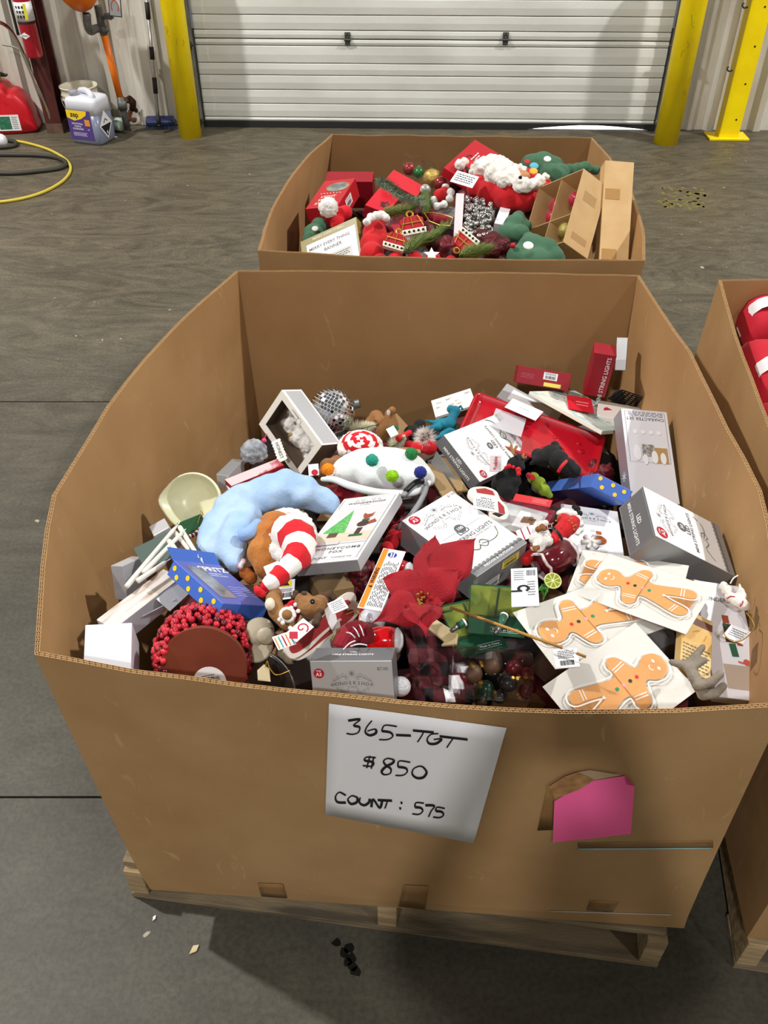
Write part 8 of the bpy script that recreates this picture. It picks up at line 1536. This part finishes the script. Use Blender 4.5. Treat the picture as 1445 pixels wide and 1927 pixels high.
# hoses
def hose(label, pts, r, m, extra=None):
    p = catmull([P(x, y, r) for x, y in pts], 8); t = mk('hose', *(lambda q: (q.v, q.f))(MB().tube(p, r, 10)), m, smooth=True); tag(t, label, 'hose'); return t
hose('long yellow hose curving over the floor at the left edge', [(-60, 250), (0, 262), (45, 268), (90, 281), (122, 299), (133, 317), (120, 339), (85, 360), (40, 374), (-10, 381), (-60, 384)], .0085, mat('yellow_hose', (198, 178, 62), .5))
hose('thick black hose loop inside the yellow hose curve', [(-40, 291), (20, 291), (70, 292), (105, 296), (124, 306), (112, 316), (70, 322), (20, 326), (-40, 324)], .013, mat('dark_hose', (52, 49, 44), .6))
hose('short black hose loop beside the white bulb', [(-30, 277), (0, 277), (22, 275), (31, 271), (26, 266), (6, 263), (-20, 263)], .013, mat('dark_hose', (52, 49, 44), .6))
b = P(5, 277, 0); t = thing('light_bulb', 'round milky white bulb lying on the floor by the fuel can', 'bulb', b); r = 12*pxm(b); q = MB(); q.ball(b+V(0, 0, r), r, 20, 14); q.build('globe', mat('milk_globe', (222, 222, 228), .25), t, smooth=True); q = MB(); q.tube([b+V(-r*.9, 0, r), b+V(-r*1.6, 0, r)], r*.4, 14); q.build('screw_base', STEEL, t)
# floor litter and marks
for x, y, s, lab in ((216, 258, .02, 'small white paper scrap near the purple-label jug'), (365, 1786, .012, 'tan chip of debris on the floor in front of the pallet'), (290, 1728, .006, 'tiny white chip on the floor by the pallet corner')):
    p = P(x, y, .0006); q = MB(); q.prism([(-s, -s*.4), (s*.2, -s*.6), (s, .1*s), (s*.1, s*.5)], T(p.x, p.y, .0006, x), 0, .003); o = q.build('floor_scrap', PAPER if s != .012 else mat('birch', (214, 196, 154), .6)); tag(o, lab, 'scrap')
q = MB(); R = random.Random(77)
for i in range(60):
    p = P(R.uniform(1243, 1330), R.uniform(352, 392), .0004)
    if abs((p.x-P(1287, 372, 0).x)) < .4: q.prism([(R.uniform(.012, .03)*math.cos(a), R.uniform(.008, .016)*math.sin(a)) for a in [i2*PI/3 for i2 in range(6)]], T(p.x, p.y, 0.0003, R.uniform(0, 3)), 0, .0004)
o = q.build('worn_paint', mat('worn_yellow_paint', (128, 114, 50), .8, rgb2=(98, 88, 56), scale=40)); tag(o, 'worn yellow paint mark on the floor right of the rear bin', 'paint mark', kind='stuff')
q = MB(); cx, cy = 545, 1790
for i in range(7): p = P(640+R.uniform(-10, 12)+i*6, 1775+i*9, .0003); q.prism([(R.uniform(.006, .014)*math.cos(a), R.uniform(.006, .012)*math.sin(a)) for a in [i2*PI/4 for i2 in range(8)]], T(p.x, p.y, .0003, i), 0, .0004)
o = q.build('oil_stain', mat('oil', (26, 24, 22), .3)); tag(o, 'small black oil stain on the floor in front of the pallet', 'stain', kind='stuff')
# ================================================================== the person taking the photograph, behind the camera
def person():
    t = thing('person', 'person in dark clothes standing just behind the viewpoint, both hands raising a phone', 'person', (-.02, -.42, 0))
    J = {'pel': (-.02, -.42, .98, .15, .11), 'waist': (-.02, -.42, 1.12, .14, .10), 'chest': (-.02, -.40, 1.34, .17, .12), 'neckb': (-.02, -.39, 1.50, .09, .08), 'neck': (-.02, -.37, 1.58, .055, .055), 'head0': (-.02, -.34, 1.66, .075, .085), 'head1': (-.02, -.335, 1.75, .078, .095), 'head2': (-.02, -.35, 1.83, .05, .06),
         'shl': (-.20, -.39, 1.47, .07, .07), 'ell': (-.24, -.22, 1.30, .045, .045), 'wrl': (-.09, -.06, 1.60, .028, .028), 'hal': (-.062, -.035, 1.68, .030, .020), 'shr': (.16, -.39, 1.47, .07, .07), 'elr': (.20, -.22, 1.30, .045, .045), 'wrr': (.09, -.06, 1.60, .028, .028), 'har': (.062, -.035, 1.68, .030, .020),
         'hil': (-.11, -.42, .90, .10, .10), 'knl': (-.12, -.40, .50, .065, .065), 'anl': (-.13, -.44, .09, .045, .045), 'tol': (-.14, -.30, .045, .045, .035), 'hir': (.07, -.42, .90, .10, .10), 'knr': (.08, -.40, .50, .065, .065), 'anr': (.09, -.44, .09, .045, .045), 'tor': (.10, -.30, .045, .045, .035)}
    E = [('pel', 'waist'), ('waist', 'chest'), ('chest', 'neckb'), ('neckb', 'neck'), ('neck', 'head0'), ('head0', 'head1'), ('head1', 'head2'), ('neckb', 'shl'), ('shl', 'ell'), ('ell', 'wrl'), ('wrl', 'hal'), ('neckb', 'shr'), ('shr', 'elr'), ('elr', 'wrr'), ('wrr', 'har'), ('pel', 'hil'), ('hil', 'knl'), ('knl', 'anl'), ('anl', 'tol'), ('pel', 'hir'), ('hir', 'knr'), ('knr', 'anr'), ('anr', 'tor')]
    K = list(J); me = bpy.data.meshes.new('body'); org = MW[t.name].translation; vs = [Vector(J[k][:3])-org for k in K]; rad = [J[k][3:] for k in K]; ed = [(K.index(a), K.index(b)) for a, b in E]
    for s, h in ((-1, 'hal'), (1, 'har')):              # fingers curled round the edges of the phone
        hp = Vector(J[h][:3])
        for i in range(4): b = hp+Vector((0, 0, .010-.022*i+.02)); k = len(vs); vs += [b-org, b+Vector((-s*.012, .030, .0))-org, b+Vector((-s*.030, .030, .0))-org]; rad += [(.009, .009), (.008, .008), (.007, .007)]; ed += [(K.index(h), k), (k, k+1), (k+1, k+2)]
        k = len(vs); b = hp+Vector((0, -.01, -.02)); vs += [b-org, b+Vector((-s*.022, -.012, .022))-org]; rad += [(.011, .011), (.009, .009)]; ed += [(K.index(h), k), (k, k+1)]
    me.from_pydata(vs, ed, []); o = bpy.data.objects.new('body', me); C.objects.link(o); o.parent = t; MW[o.name] = MW[t.name]
    m = o.modifiers.new('skin', 'SKIN')
    for i, v in enumerate(me.skin_vertices[0].data): v.radius = rad[i]; v.use_root = (i == 0)
    o.modifiers.new('s', 'SUBSURF').levels = 2; o.modifiers['s'].render_levels = 2
    me.materials.append(mat('dark_clothes', (40, 42, 52), .85)); return t
person()
t = thing('phone', 'black phone held up in both hands at the viewpoint', 'phone', M=frame(CAM-FW*.012-UP*.055, (1, 0, 0), UP)); q = MB(); q.box(T(0, 0, 0), .074, .15, .008); bevel(part(q, 'phone_body', BLACK, t), .003, 3)
finish_soft()
